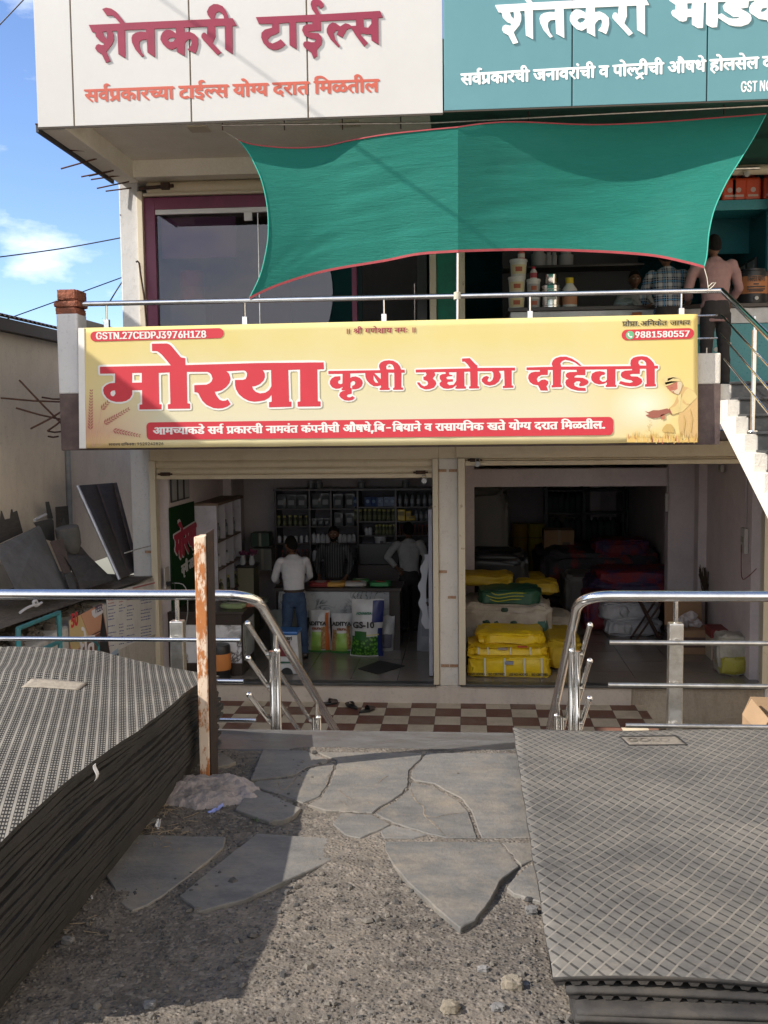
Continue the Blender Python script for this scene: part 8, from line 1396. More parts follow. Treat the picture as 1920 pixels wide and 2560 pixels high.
bag('large white bag with green peas print and navy top lying over the row', 913, 14.15, .47, .8, .03, wb, [(.02, .92, .02, .36, pea.m, 'peas_print'), (.1, .5, .3, .45, solid(.02, .12, .02), 'pod_print'), (.86, 1, 0, .5, navy, 'navy_side'), (.66, 1, .6, .98, navy, 'navy_top'), (.5, .9, .38, .4, solid(.6, .55, .2), 'yellow_line')], 3, [('GS-10', .12, .4, .52, ink_k), ('ADVANTA', .045, .4, .75, solid(.1, .25, .18))])
bag('crumpled small white bag at the counter corner', 962, 14.5, .22, .5, .03, wb, [(.1, .9, .1, .5, solid(.16, .16, .2), 'dark_print')], 4)
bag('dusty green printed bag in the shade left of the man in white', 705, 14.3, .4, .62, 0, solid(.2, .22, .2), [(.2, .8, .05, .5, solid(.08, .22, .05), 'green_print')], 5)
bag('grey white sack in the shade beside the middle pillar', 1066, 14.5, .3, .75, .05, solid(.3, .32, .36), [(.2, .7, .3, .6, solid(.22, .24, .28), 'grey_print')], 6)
bn_ = thing('bin', 'white square container with a blue lid and dark label standing inside the entrance', 'container', (-2.38, 13.1, ZF)); X_ = -2.36
MB().prism([(X_-.17, 13.0, ZF), (X_+.17, 13.0, ZF), (X_+.145, 13.0, ZF+.52), (X_-.145, 13.0, ZF+.52)], (0, .28, 0)).build('body', mat('white bin plastic', (.6, .61, .64), .35), bn_, bev=.02)
MB().box(X_-.155, X_+.155, 12.98, 13.3, ZF+.52, ZF+.57).build('lid', solid(.03, .14, .42, .35), bn_, bev=.02); MB().box(X_-.1, X_+.05, 12.985, 12.998, ZF+.24, ZF+.44).build('label_patch', solid(.16, .02, .03), bn_, bev=.002)
MB().box(X_-.12, X_+.12, 12.984, 12.997, ZF+.15, ZF+.17).build('label_band', solid(.03, .12, .08), bn_); MB().lathe([(0, 0), (.08, 0), (.08, .01), (0, .01)], (X_, 13.0, ZF+.01), 20, Matrix.Rotation(R(90), 3, 'X')).build('arch_opening', black_plastic, bn_)
link('lettering', words('Nutri', .07, .004, Matrix.Translation((X_, 12.98, ZF+.46)) @ Matrix.Rotation(R(90), 4, 'X'), .003), ink_k, bn_)
tag(MB().prism([pZ(x, y, ZF+.012) for x, y in ((895, 1671), (950, 1651), (1012, 1664), (944, 1684))], (0, 0, -.01)).build('doormat', mat('black doormat', (.02, .02, .022), .95, bump=.6, bs=150)), 'black doormat lying askew on the polished shop floor', 'doormat')
jg = thing('water_jug', 'orange and black insulated jug beside the rusty post', 'jug', (-3.0, 12.75, ZF)); c = Vector((x_at(543, 12.78), 12.78, ZF)); c.z = -1.62
MB().lathe([(0, -.1), (.13, -.1), (.13, .02), (.138, .03)], c, 18).build('base', black_plastic, jg, smooth=True); MB().lathe([(.138, .24), (.135, .32), (.12, .35), (0, .36)], c, 18).build('lid', black_plastic, jg, smooth=True); MB().lathe([(.139, .03), (.141, .04), (.141, .23), (.139, .24)], c, 18).build('orange_band', solid(.62, .23, .06, .5), jg, smooth=True)
jg.location = (c.x, c.y, c.z); [setattr(ch, 'location', Vector((0, 0, 0))) for ch in jg.children]
for ch in jg.children: ch.data.transform(Matrix.Translation(Vector((-3.0, 12.75, ZF))-c))
vs_ = thing('cabinet', 'pale olive cabinet behind the left counter with two vases on it', 'cabinet', (-2.9, 15.2, ZF)); xv0, xv1 = x_at(592, 15.5), x_at(632, 15.5); zv = z_at(1420, 15.5); MB().box(xv0, xv1, 15.5, 15.9, ZF, zv).build('body', solid(.3, .28, .17), vs_, bev=.004); MB().box(xv0-.02, xv1+.02, 15.47, 15.92, zv, zv+.03).build('top', wood_d, vs_)
for i, px in enumerate((606, 628)):
    v = Vector((x_at(px, 15.6), 15.6, zv+.03)); o = thing('vase', 'small white vase with dark pink flowers, %s of the two' % ('left', 'right')[i], 'vase', tuple(v)); MB().lathe([(.02, 0), (.04, .01), (.05, .06), (.03, .13), (.04, .16)], v, 12).build('body', solid(.6, .6, .6), o, smooth=True)
    m_ = MB(); [m_.blob(v+Vector((random.gauss(0, .045), random.gauss(0, .04), .19+random.uniform(-.02, .05))), (.022,)*3, 4, .3, 3, k) for k in range(9)]; m_.build('flowers', solid(.2, .04, .1), o)
for lb, px, py, w_, h_, Y in (('small pale carton pile behind the vases', 655, 1400, .3, .35, 16.2), ('dark green carton on the pale pile', 650, 1350, .3, .22, 16.25)):
    x = x_at(px, Y); z = z_at(py+h_*75, Y); o = thing('carton', lb, 'carton', (x, Y, z)); MB().box(x-w_/2, x+w_/2, Y, Y+.3, z, z+h_).build('box', solid(.17, .17, .15) if h_ > .3 else solid(.03, .06, .04), o, bev=.005); MB().box(x-.02, x+.02, Y-.003, Y, z, z+h_).build('tape', solid(.3, .28, .22), o)
dl = thing('door_leaf', 'narrow white door leaf standing open at the right of the left shop', 'door', (-.5, 12.95, ZF)); MB().box(-.5, -.452, 12.9, 13.5, ZF+.02, .45).build('panel', mat('pale lilac door', (.5, .5, .58), .5), dl, bev=.004); MB().tube([(-.51, 13.0, -.8), (-.53, 13.0, -.75)], .015, 8).build('knob', dark_iron, dl)
# hanging scarf-like white plastic by the door
tag(MB().grid(lambda u, v: Vector((-.58-.07*math.sin(v*3)+.09*u+.02*math.sin(v*26)*(1-u), 13.52, -.2-1.0*v)), 6, 26).build('plastic_sheet', solid(.5, .52, .56, .35), smooth=True), 'wavy white plastic sheet hanging beside the open door leaf', 'sheet')

# ---------------------------------------------------------------- right store room
ylw = mat('yellow tarpaulin', (.78, .56, .015), .42, 0, (.7, .48, .012), 5, bump=.35, bs=9, bd=.03); ylo = mat('darker yellow tarpaulin', (.5, .35, .02), .5, 0, (.42, .28, .015), 5, bump=.3, bs=9, bd=.03)  # second yellow is a darker copy for the side and rear bundles
def folded(name, label, cat, c, rad, m, seed, sq=5, extra=None, group=None):
    t = thing(name, label, cat, (c[0], c[1], c[2]-rad[2]), group=group); b_ = MB().blob(c, rad, 30, .1, 2.6, seed, sq)
    b_.v = [(x+.02*noise.noise(Vector((x*3, y*3, z*22+seed))), y-.03*noise.noise(Vector((x*2.2, seed, z*26)))-.03*abs(noise.noise(Vector((x*7+z*5, seed, z*11)))), z+.02*noise.noise(Vector((x*6, y*6, seed)))-.045*abs(noise.noise(Vector((x*5+y*3, y*7-x*2, seed))))*(rad[2] > .05)) for x, y, z in b_.v]; b_.build('bundle', m, t, smooth=True); return t
yx0, yx1 = .0, 1.02
y1_ = folded('tarpaulin_bale', 'front bottom yellow tarpaulin bale with white straps and printed base band', 'bale', (.52, 13.3, ZF+.135), (.52, .34, .135), ylw, 3, 5)
strap = solid(.62, .6, .5)
for x in (.2, .45, .7, .92): MB().prism([(x, 12.935, ZF+.02), (x+.025, 12.935, ZF+.02), (x+.02, 12.935, ZF+.25), (x-.005, 12.935, ZF+.25)], (0, .02, 0)).build('strap', strap, y1_)
MB().box(.03, 1.0, 12.94, 12.955, ZF+.02, ZF+.065).build('print_band', solid(.6, .42, .01), y1_)
link('lettering', words('NO HOOKS  %  ISO CERTIFIED  %  USE NO HOOKS  %  ISO CERTIFIED'.replace('%', '-'), .042, .003, Matrix.Translation((.52, 12.934, ZF+.028)) @ Matrix.Rotation(R(90), 4, 'X'), .001, .78), ink_k, y1_)
MB().box(.46, .57, 12.93, 12.97, ZF+.17, ZF+.21).build('label_patch', solid(.25, .27, .35), y1_)
y2_ = folded('tarpaulin_bale', 'second yellow tarpaulin bale lying on the strapped one', 'bale', (.5, 13.45, ZF+.315), (.5, .36, .06), ylw, 9, 4.5)
for x in (.12, .24, .53, .78): MB().prism([(x, 13.06, ZF+.27), (x+.02, 13.06, ZF+.27), (x+.02, 13.07, ZF+.36), (x, 13.07, ZF+.36)], (0, .02, 0)).build('strap', strap, y2_)
MB().box(.38, .5, 13.05, 13.09, ZF+.33, ZF+.355).build('label_patch', solid(.3, .25, .25), y2_); MB().box(.63, .75, 13.05, 13.1, ZF+.365, ZF+.38).build('label_patch', solid(.5, .08, .03), y2_)
folded('tarpaulin_bale', 'loosely folded yellow tarpaulin on top of the front bales', 'bale', (.55, 13.6, ZF+.44), (.45, .36, .085), ylw, 14, 2.6)
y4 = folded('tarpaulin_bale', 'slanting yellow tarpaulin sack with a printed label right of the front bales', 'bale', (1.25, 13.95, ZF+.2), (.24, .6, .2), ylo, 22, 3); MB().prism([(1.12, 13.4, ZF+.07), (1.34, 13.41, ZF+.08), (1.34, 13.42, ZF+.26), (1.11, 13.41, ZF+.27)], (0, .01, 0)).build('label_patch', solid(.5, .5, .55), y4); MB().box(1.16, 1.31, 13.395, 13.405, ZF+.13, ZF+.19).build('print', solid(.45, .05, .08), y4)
jute = mat('white woven sack cloth', (.46, .42, .36), .9, 0, (.36, .32, .27), 6, bump=.6, bs=14, bd=.03)
wb1 = folded('woven_bale', 'big dirty white woven bale with torn green spots behind the yellow bales', 'bale', (.5, 14.5, ZF+.42), (.66, .5, .36), jute, 31, 3.2)
for x, z, w_ in ((.25, .52, .06), (.38, .5, .04), (.62, .5, .05), (.5, .68, .05)): MB().blob((x, 14.0, ZF+z), (w_, .03, .03), 6, .4, 3, int(x*50)).build('torn_patch', solid(.03, .07, .05), wb1)
MB().blob((1.0, 14.2, ZF+.44), (.12, .22, .17), 8, .2, 2, 8).build('torn_patch', solid(.05, .13, .11), wb1)
folded('woven_bale', 'grey white sack behind the big woven bale', 'bale', (1.15, 14.9, ZF+.25), (.35, .4, .25), jute, 37, 3)
grn = mat('dark green tarpaulin', (.012, .085, .045), .5, 0, (.01, .06, .035), 6, bump=.3, bs=9, bd=.02)
gt_ = folded('folded_tarpaulin', 'dark green folded tarpaulin with yellow inner edges on the woven bale', 'tarpaulin', (.58, 14.35, ZF+.86), (.42, .32, .1), grn, 41, 4)
for k, (z, w_) in enumerate(((.81, .3), (.855, .33), (.9, .27))): MB().tube(smooth_path([(.58-w_, 14.05, ZF+z+.02), (.4, 14.02, ZF+z-.015), (.62, 14.015, ZF+z+.015), (.58+w_*.9, 14.05, ZF+z)], 14), .007, 5).build('yellow_edge', solid(.4, .42, .03), gt_)
for lb, c, rad, s in (('crumpled yellow tarpaulin flap against the left jamb behind the green one', (.2, 14.9, ZF+1.0), (.45, .3, .08), 51), ('flat yellow tarpaulin lying behind the green one', (1.0, 15.1, ZF+.86), (.3, .25, .09), 53), ('darker yellow bundle farther back on the left', (.95, 16.9, ZF+.62), (.3, .3, .16), 57)): folded('folded_tarpaulin', lb, 'tarpaulin', c, rad, ylo, s, 3)
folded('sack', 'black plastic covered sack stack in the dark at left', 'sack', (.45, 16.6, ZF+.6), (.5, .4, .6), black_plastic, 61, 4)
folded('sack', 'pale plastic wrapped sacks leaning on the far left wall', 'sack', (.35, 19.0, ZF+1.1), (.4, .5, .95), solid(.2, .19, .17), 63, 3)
for lb, px, m, s in (('tall orange yellow sheet roll standing at the far wall, left one', 1299, mat('ochre roll', (.34, .2, .025), .6, 0, (.28, .16, .02), 4), 0), ('tall yellow sheet roll standing at the far wall, right one', 1341, mat('yellow roll', (.42, .34, .03), .6, 0, (.36, .28, .025), 4), 1)):
    Y = 21.5; v = Vector((x_at(px, Y), Y, ZF)); o = thing('sheet_roll', lb, 'roll', tuple(v)); MB().lathe([(0, 0), (.17, 0), (.175, .05), (.17, .4), (.176, .8), (.17, 1.15), (0, 1.16)], v, 18).build('roll', m, o, smooth=True); MB().lathe([(.178, .86), (.179, .87), (.178, .88)], v, 18).build('band', solid(.2, .14, .03), o)
    if s: MB().box(v.x-.05, v.x+.06, Y-.185, Y-.17, ZF+.3, ZF+.46).build('label_patch', solid(.3, .3, .3), o)
RY_ = 22.5
rk = thing('shelf_rack', 'dark steel rack with carboys at the far wall of the right store', 'rack', (x_at(1455, RY_), RY_, ZF)); xr0, xr1 = x_at(1366, RY_), x_at(1567, RY_); zs = [z_at(p, RY_) for p in (1228, 1284, 1353)]
for x in (xr0, x_at(1460, RY_), xr1):
    for y in (RY_, RY_+.5): MB().box(x-.03, x+.03, y, y+.04, ZF, zs[0]+.05).build('upright', black_plastic, rk)
for z in zs+[ZF+.35]: MB().box(xr0, xr1, RY_, RY_+.54, z-.03, z).build('shelf', black_plastic, rk)
def crow(px0, px1, n, z, lab, grp):
    for i in range(n): put(b_carboy, (x_at(px0+(px1-px0)*(i+.5)/n, RY_), RY_+.2, z), 0, lab, grp, (.9,)*3)
crow(1370, 1455, 6, zs[1], 'dark green carboy on the upper level of the far rack', 'carboys on the upper rack level'); crow(1370, 1402, 2, zs[2], 'dark green carboy in the pair at the lower left of the far rack', 'carboys at the lower rack left'); crow(1412, 1455, 3, zs[2], 'dark green carboy left of the rack divider on the lower level', 'carboys left of the rack divider'); crow(1465, 1545, 5, zs[2], 'dark green carboy right of the rack divider on the lower level', 'carboys right of the rack divider')
def box(label, px, py, Y, w_, h_, d_=.4, m=card_m, tape=True, z=None):
    x = x_at(px, Y); z = pY(px, py, Y).z if z is None else z; o = thing('carton', label, 'carton', (x, Y, z)); MB().box(x-w_/2, x+w_/2, Y, Y+d_, z, z+h_).build('box', m, o, bev=.006)
    if tape: MB().box(x-.025, x+.025, Y-.003, Y+d_*.8, z+h_*.05, z+h_+.002).build('tape', solid(.33, .24, .15), o); MB().box(x+.06, x+.2 if w_ > .45 else x+w_*.45, Y-.004, Y, z+h_*.35, z+h_*.6).build('print', solid(.12, .09, .07), o)
    return o
box('dark cardboard carton on another carton in front of the far rack', 1398, 1400, 19, .55, .55, .5); box('lower dark cardboard carton in front of the far rack', 1400, 1455, 19, .6, .45, .5)
redm = mat('red purple plastic sacks', (.24, .02, .03), .5, 0, (.06, .035, .1), 4, .45, .6, .6, 8, .06); purm = mat('purple plastic sacks', (.045, .03, .09), .5, 0, (.2, .025, .04), 4, .5, .62, .6, 8, .06)
for lb, c, rad, m, s in (('heap of black and red plastic sacks at the back of the store', (2.35, 19.2, ZF+.5), (1.1, .7, .5), mat('black red sacks', (.03, .025, .035), .5, 0, (.22, .02, .02), 3, .5, .6, .5, 8, .06), 71), ('red sheet draped on the sack heap at the back', (2.75, 18.9, ZF+.98), (.5, .4, .16), redm, 73), ('folded red and purple sacks stack by the right wall', (2.65, 16.9, ZF+.42), (.72, .5, .34), purm, 75), ('red sacks layer on the purple stack by the right wall', (2.7, 16.9, ZF+.78), (.66, .5, .1), redm, 77), ('grey sack slumped left of the purple stack', (1.9, 17.6, ZF+.36), (.3, .4, .34), solid(.2, .19, .18), 79), ('red sack on the floor behind the white sacks', (2.1, 16.3, ZF+.3), (.3, .35, .3), redm, 81)): folded('sack', lb, 'sack', c, rad, m, s, 3)
wsk = mat('glossy white sack plastic', (.5, .5, .52), .4, 0, (.42, .42, .45), 5, bump=.6, bs=9, bd=.04)
for lb, c, rad, s in (('white plastic sack at the bottom of the pair beside the stool', (2.5, 15.95, ZF+.13), (.42, .4, .13), 91), ('puffy white plastic sack on top of the pair beside the stool', (2.45, 16.0, ZF+.38), (.43, .42, .15), 93)):
    o = folded('sack', lb, 'sack', c, rad, wsk, s, 3); MB().blob((c[0]-.1, c[1]-rad[1]-.02, c[2]), (.07, .05, .09), 8, .4, 3, s).build('knot', wsk, o, smooth=True)
stl = thing('folding_stool', 'dark folding stool with crossed legs beside the white sacks', 'stool', (2.72, 15.2, ZF)); sy0, sy1 = 15.05, 15.4; X0, X1 = 2.42, 2.95
for y in (sy0, sy1): MB().tube([(X0, y, ZF), (X1-.1, y, ZF+.68)], .016, 8).tube([(X0+.22, y, ZF), (X0+.0, y, ZF+.72)], .0, 3).tube([(X1-.12, y, ZF), (X0+.05, y, ZF+.7)], .016, 8).build('leg_pair', dark_iron, stl)
MB().tube([(X0, sy0, ZF+.02), (X0, sy1, ZF+.02)], .012, 6).tube([(X1-.12, sy0, ZF+.1), (X1-.12, sy1, ZF+.1)], .012, 6).build('cross_bar', dark_iron, stl); MB().box(X0-.02, X1, sy0-.02, sy1+.02, ZF+.69, ZF+.715).build('seat', solid(.2, .17, .14), stl, bev=.004)
box('brown carton at the bottom of the stack by the right wall', 1795, 1560, 15.9, .62, .34, .4, card_m, True, ZF); box('brown printed carton in the middle of the stack by the right wall', 1790, 1500, 15.9, .66, .36, .4, mat('tan carton', (.3, .2, .12), .85), True, ZF+.345); box('brown carton on top of the stack by the right wall', 1788, 1450, 15.92, .62, .3, .4, card_m, True, ZF+.71)
ob_ = thing('carton', 'open brown carton with crumpled paper and a raised flap behind the right railing', 'carton', (3.08, 14.4, ZF)); MB().box(2.86, 3.4, 14.35, 14.75, ZF, ZF+.34).build('box', card_m, ob_, bev=.005); MB().prism([(2.8, 14.75, ZF+.34), (3.32, 14.75, ZF+.34), (3.32, 14.82, ZF+.76), (2.8, 14.82, ZF+.76)], (0, .008, 0)).build('flap', card_m, ob_); MB().box(2.98, 3.28, 14.343, 14.35, ZF+.1, ZF+.24).build('print', solid(.1, .06, .05), ob_); m_ = MB(); [m_.blob((2.98+.07*k, 14.55+.05*(k % 2), ZF+.4+.05*(k % 3)), (.09, .08, .07), 7, .5, 3, k) for k in range(4)]; m_.build('paper', solid(.55, .5, .5), ob_)
o = thing('carton', 'small red and cream carton by the plastic bag', 'carton', (3.45, 14.1, ZF)); MB().box(3.28, 3.5, 14.0, 14.4, ZF, ZF+.3).build('box', solid(.5, .45, .35), o, bev=.005); MB().box(3.275, 3.5, 13.996, 14.4, ZF+.3, ZF+.42).build('red_box', solid(.2, .03, .03), o, bev=.004); MB().box(3.3, 3.36, 13.99, 14, ZF, ZF+.28).build('print', solid(.4, .03, .03), o)
pbg = folded('plastic_bag', 'translucent white and yellow plastic bag on the floor by the right jamb', 'bag', (3.36, 13.35, ZF+.26), (.19, .2, .27), mat('cloudy plastic', (.48, .46, .4), .3, 0, (.36, .34, .28), 7, bump=.6, bs=14, bd=.03), 95, 2.4); MB().blob((3.36, 13.27, ZF+.13), (.175, .18, .12), 12, .2, 3, 5, 2).build('yellow_part', solid(.38, .35, .06, .3), pbg, smooth=True)
bro = thing('broom', 'dark grass broom standing upside down against the right wall pilaster', 'broom', (3.4, 15.2, ZF)); m_ = MB(); xb_ = x_at(1768, 15.2)
for k in range(60): a_ = random.uniform(0, 6.3); m_.tube([(xb_, 15.2, -1.1), (xb_+math.cos(a_)*.09*random.random(), 15.2+math.sin(a_)*.06, -.9), (xb_+math.cos(a_)*.11, 15.2+math.sin(a_)*.08, -.62+random.uniform(-.12, .05))], .006, 4)
m_.build('bristles', mat('dark broom grass', (.06, .04, .025), .9), bro); MB().tube([(xb_, 15.2, ZF), (xb_, 15.2, -1.05)], .018, 8).build('handle', brown_p, bro)
for lb, x, y, z, w_, h_ in (('white switchboard with red wires on the right store wall', 3.49, 13.15, .02, .2, .32), ('small white switchbox on the wall pilaster of the right store', 3.04, 15.88, .3, .1, .28), ('small white junction box high on the right store wall', 3.47, 14.3, .88, .14, .1)):
    o = thing('switchboard', lb, 'switch', (x, y, z)); MB().box(x-.05, x+.0, y-w_/2, y+w_/2, z-h_/2, z+h_/2).build('plate', solid(.48, .45, .42), o, bev=.004); MB().box(x-.055, x-.05, y-w_*.3, y+w_*.3, z-.02, z+.05).build('switch_row', solid(.3, .27, .22), o); MB().tube([(x-.01, y, z+h_/2), (x-.01, y, 1.25)], .01, 6).build('conduit', solid(.42, .4, .4), o)
    if h_ > .3: MB().tube(smooth_path([(x-.06, y, z-.05), (x-.07, y-.08, z-.45), (x-.05, y-.28, z-.42), (x+.02, y-.4, z-.3)], 14), .006, 5).build('wire', solid(.2, .05, .06), o)

# ---------------------------------------------------------------- medical shop upstairs
uc = thing('counter', 'teal and white shop counter with dark top on the upper floor', 'counter', (2, 12.4, 1.87)); U0, U1 = .51, 3.58
MB().box(U0, U1, 12.3, 12.8, 1.88, 2.64).build('front_panel', teal_lam, uc, bev=.003); MB().box(U0, U1, 12.295, 12.8, 2.645, 2.82).build('white_band', mat('white laminate', (.62, .63, .64), .4), uc, bev=.003); MB().box(U0-.03, U1, 12.26, 12.85, 2.825, 2.87).build('counter_top', wood_d, uc, bev=.004); MB().box(3.5, 3.53, 12.285, 12.3, 1.9, 2.6).build('edge_strip', steel, uc)
for k in range(3): MB().blob((2.9+.05*k, 12.297, 2.35+.03*k), (.05, .004, .025), 6, .5, 4, k).build('peeled_patch', solid(.5, .52, .5), uc)
UZ = 2.87
def bucket(label, px, py_bot, Y, r_, h_, z, m2):
    x = x_at(px, Y); v = (x, Y, z); o = thing('bucket', label, 'bucket', v); MB().lathe([(0, 0), (r_*.86, 0), (r_, h_*.9)], v, 18).build('body', mat('white bucket plastic', (.62, .62, .6), .35), o, smooth=True); MB().lathe([(r_*1.04, h_*.86), (r_*1.06, h_*.88), (r_*1.06, h_), (0, h_)], v, 18).build('lid', mat('white bucket lid', (.66, .66, .65), .35), o, smooth=True)
    MB().add([(x+r_*(.86+.14*zz)*1.01*math.sin(a_), Y-r_*(.86+.14*zz)*1.01*math.cos(a_), z+h_*zz*.9) for zz in (.15, .75) for a_ in [R(-60+12*k) for k in range(11)]], [(k, k+1, k+12, k+11) for k in range(10)]).build('label_band', m2, o, smooth=True); MB().add([(x+r_*(.86+.14*zz)*1.03*math.sin(a_), Y-r_*(.86+.14*zz)*1.03*math.cos(a_), z+h_*zz*.9) for zz in (.3, .6) for a_ in [R(-25+10*k) for k in range(6)]], [(k, k+1, k+7, k+6) for k in range(5)]).build('print', solid(.4, .1, .05), o, smooth=True); return o
CY = 12.5
lab1 = solid(.6, .52, .3); lab2 = solid(.35, .35, .35)
bucket('white bucket at the bottom of the left bucket stack on the upper counter', 1291, 0, CY, .1, .19, UZ, lab1); bucket('white bucket in the middle of the left bucket stack on the upper counter', 1292, 0, CY, .1, .19, UZ+.192, lab1); bucket('white bucket with yellow label on top of the left bucket stack', 1296, 0, CY, .1, .2, UZ+.386, lab1); bucket('white bucket at the bottom of the second bucket stack on the upper counter', 1334, 0, CY, .08, .17, UZ, lab2); bucket('white bucket with dark lettering on top of the second bucket stack', 1333, 0, CY, .08, .18, UZ+.172, lab2)
def btl(label, px, z, r_, h_, body, cap, labc, Y=CY):
    x = x_at(px, Y); o = proto_bottle('bottle', label, 'bottle', [(0, 0), (r_*.95, 0), (r_, .01), (r_, h_*.62), (r_*.5, h_*.8), (r_*.42, h_*.83)], body, [(r_*.52, h_*.82), (r_*.52, h_), (0, h_)], cap, (r_*1.02, h_*.12, h_*.5), labc); o.location = (x, Y, z)
btl('small red and white jar on the left bucket stack', 1303, UZ+.386+.2, .04, .13, solid(.5, .1, .08), solid(.35, .02, .03), solid(.6, .55, .5), CY-.03); btl('small red bottle on the second bucket stack', 1333, UZ+.352, .04, .15, solid(.6, .56, .54), solid(.4, .02, .05), solid(.4, .05, .07)); btl('white bottle with yellow cap standing right of the steel canister', 1421, UZ, .09, .36, solid(.66, .66, .64), solid(.7, .52, .03), solid(.45, .2, .1))
cn_ = thing('canister', 'shiny steel canister with a smaller steel drum on top on the upper counter', 'canister', (x_at(1376, CY), CY, UZ)); v = wloc(cn_)
MB().lathe([(0, 0), (.115, 0), (.115, .27), (.09, .29)], v, 20).build('body', steel, cn_, smooth=True); MB().lathe([(.07, .29), (.075, .3), (.075, .4), (0, .4)], v, 18).build('upper_drum', steel, cn_, smooth=True); MB().lathe([(.117, .03), (.118, .035), (.117, .04)], v, 20).lathe([(.117, .22), (.118, .225), (.117, .23)], v, 20).build('hoop', dull_steel, cn_, smooth=True); MB().box(v.x-.05, v.x+.05, v.y-.122, v.y-.114, UZ+.1, UZ+.2).build('label_patch', solid(.5, .5, .48), cn_)
for i, (px, h_) in enumerate(((1345, .22), (1370, .2), (1383, .2), (1412, .2))):
    x = x_at(px, 14.6); o = thing('jar', ('dim white bucket on the dark back shelf upstairs, leftmost', 'slim white bottle on the dark back shelf upstairs, left one of two', 'slim white bottle on the dark back shelf upstairs, right one of two', 'dim white bucket on the dark back shelf upstairs, rightmost')[i], 'jar', (x, 14.6, pY(px, 668, 14.6).z)); r_ = .1 if i in (0, 3) else .04; MB().lathe([(0, 0), (r_, 0), (r_*1.05, h_*.8), (r_*.7, h_*.85)], wloc(o), 14).build('body', solid(.4, .4, .4), o, smooth=True); MB().lathe([(r_*.72, h_*.85), (r_*.72, h_), (0, h_)], wloc(o), 12).build('lid', solid(.45, .45, .45), o, smooth=True)
ush = thing('shelf_unit', 'dark back shelf upstairs behind the shade cloth', 'shelving', (1.2, 14.8, 2.6)); zsh = pY(1380, 668, 14.6).z; MB().box(.5, 2.4, 14.4, 14.9, zsh-.03, zsh).build('shelf', wood_d, ush); MB().box(.5, 2.4, 14.9, 14.95, 1.87, 4.3).build('back_panel', solid(.05, .05, .055), ush)
btn = thing('payment_card', 'small orange payment card stuck on the white counter band', 'sign', (x_at(1587, 12.28), 12.28, 2.7)); v = wloc(btn); MB().box(v.x-.055, v.x+.055, 12.27, 12.284, 2.55, 2.79).build('card', solid(.5, .16, .06), btn, bev=.002); MB().box(v.x-.035, v.x+.035, 12.266, 12.27, 2.6, 2.67).build('pale_square', solid(.55, .42, .36), btn)
wj = thing('water_jug', 'large black and orange water jug with a tap on the upper counter', 'jug', (x_at(1868, 12.52), 12.52, UZ)); v = wloc(wj)
MB().lathe([(0, 0), (.165, 0), (.172, .03), (.168, .11), (.17, .12)], v, 24).build('base', black_plastic, wj, smooth=True); MB().lathe([(.17, .32), (.172, .34), (.165, .38), (.14, .39), (.14, .41), (0, .41)], v, 24).build('lid', black_plastic, wj, smooth=True); MB().lathe([(.171, .12), (.173, .13), (.173, .31), (.171, .32)], v, 24).build('orange_band', mat('orange jug band', (.5, .2, .075), .5, 0, (.42, .16, .06), 6), wj, smooth=True); MB().lathe([(0, 0), (.026, 0), (.022, .05), (0, .05)], v+Vector((0, -.165, .06)), 12, Matrix.Rotation(R(90), 3, 'X')).build('tap', solid(.55, .55, .53), wj, smooth=True)
jp = [[(x*.15, y*.15) for x, y in p] for p in polys('l_jug')]; wd0 = max(x for p in jp for x, y in p); link('lettering', filled([[(x*.2/wd0, y*.6) for x, y in p] for p in jp], .002, upright(v.y-.185, v.x-.1, v.z+.255)), ink_k, wj)
for k, (z, w_) in enumerate(((.225, .06), (.195, .2), (.165, .2), (.145, .16))): MB().box(v.x-w_/2, v.x+w_/2, v.y-.182-.0, v.y-.174, v.z+z-.007, v.z+z+.006).build('print', ink_k, wj)
tsh = thing('wall_shelf', 'teal wall shelf with red jerrycans upstairs at right', 'shelf', (3, 13.4, 3.4)); zj = pY(1860, 501, 12.9).z; MB().box(2.4, 3.6, 12.85, 13.4, zj-.12, zj).build('shelf', teal_lam, tsh, bev=.004); MB().box(2.4, 3.62, 13.7, 13.72, zj-.5, zj+.5).build('back_panel', teal_in, tsh)
jc = thing('jerrycan', 'x', 'jerrycan', (0, 0, -50)); MB().box(-.098, .098, -.1, .1, 0, .27).build('body', mat('red orange plastic', (.62, .075, .02), .4, 0, (.54, .06, .016), 4), jc, local=True, bev=.03, seg=3); MB().box(-.07, .07, -.02, .02, .29, .315).box(-.07, -.045, -.02, .02, .25, .3).box(.045, .07, -.02, .02, .25, .3).build('handle', solid(.36, .03, .01), jc, local=True, bev=.006); MB().lathe([(0, 0), (.025, 0), (.025, .03), (0, .03)], (.06, -.06, .265), 10).build('cap', black_plastic, jc, local=True); MB().lathe([(0, 0), (.03, 0), (.03, .003), (0, .003)], (0, -.1, .12), 14, Matrix.Rotation(R(90), 3, 'X')).box(-.06, .06, -.103, -.1, .04, .065).build('print', solid(.55, .42, .38), jc, local=True)
for i, (px, lb) in enumerate(((1805, 'leftmost red jerrycan half hidden by the shade cloth'), (1826, 'red jerrycan second from the shade cloth edge'), (1861, 'red jerrycan third along the teal shelf'), (1906, 'red jerrycan at the right frame edge on the teal shelf'))): put(jc, (x_at(px, 12.98), 12.98, zj), 0, lb, 'red jerrycans on the teal shelf')
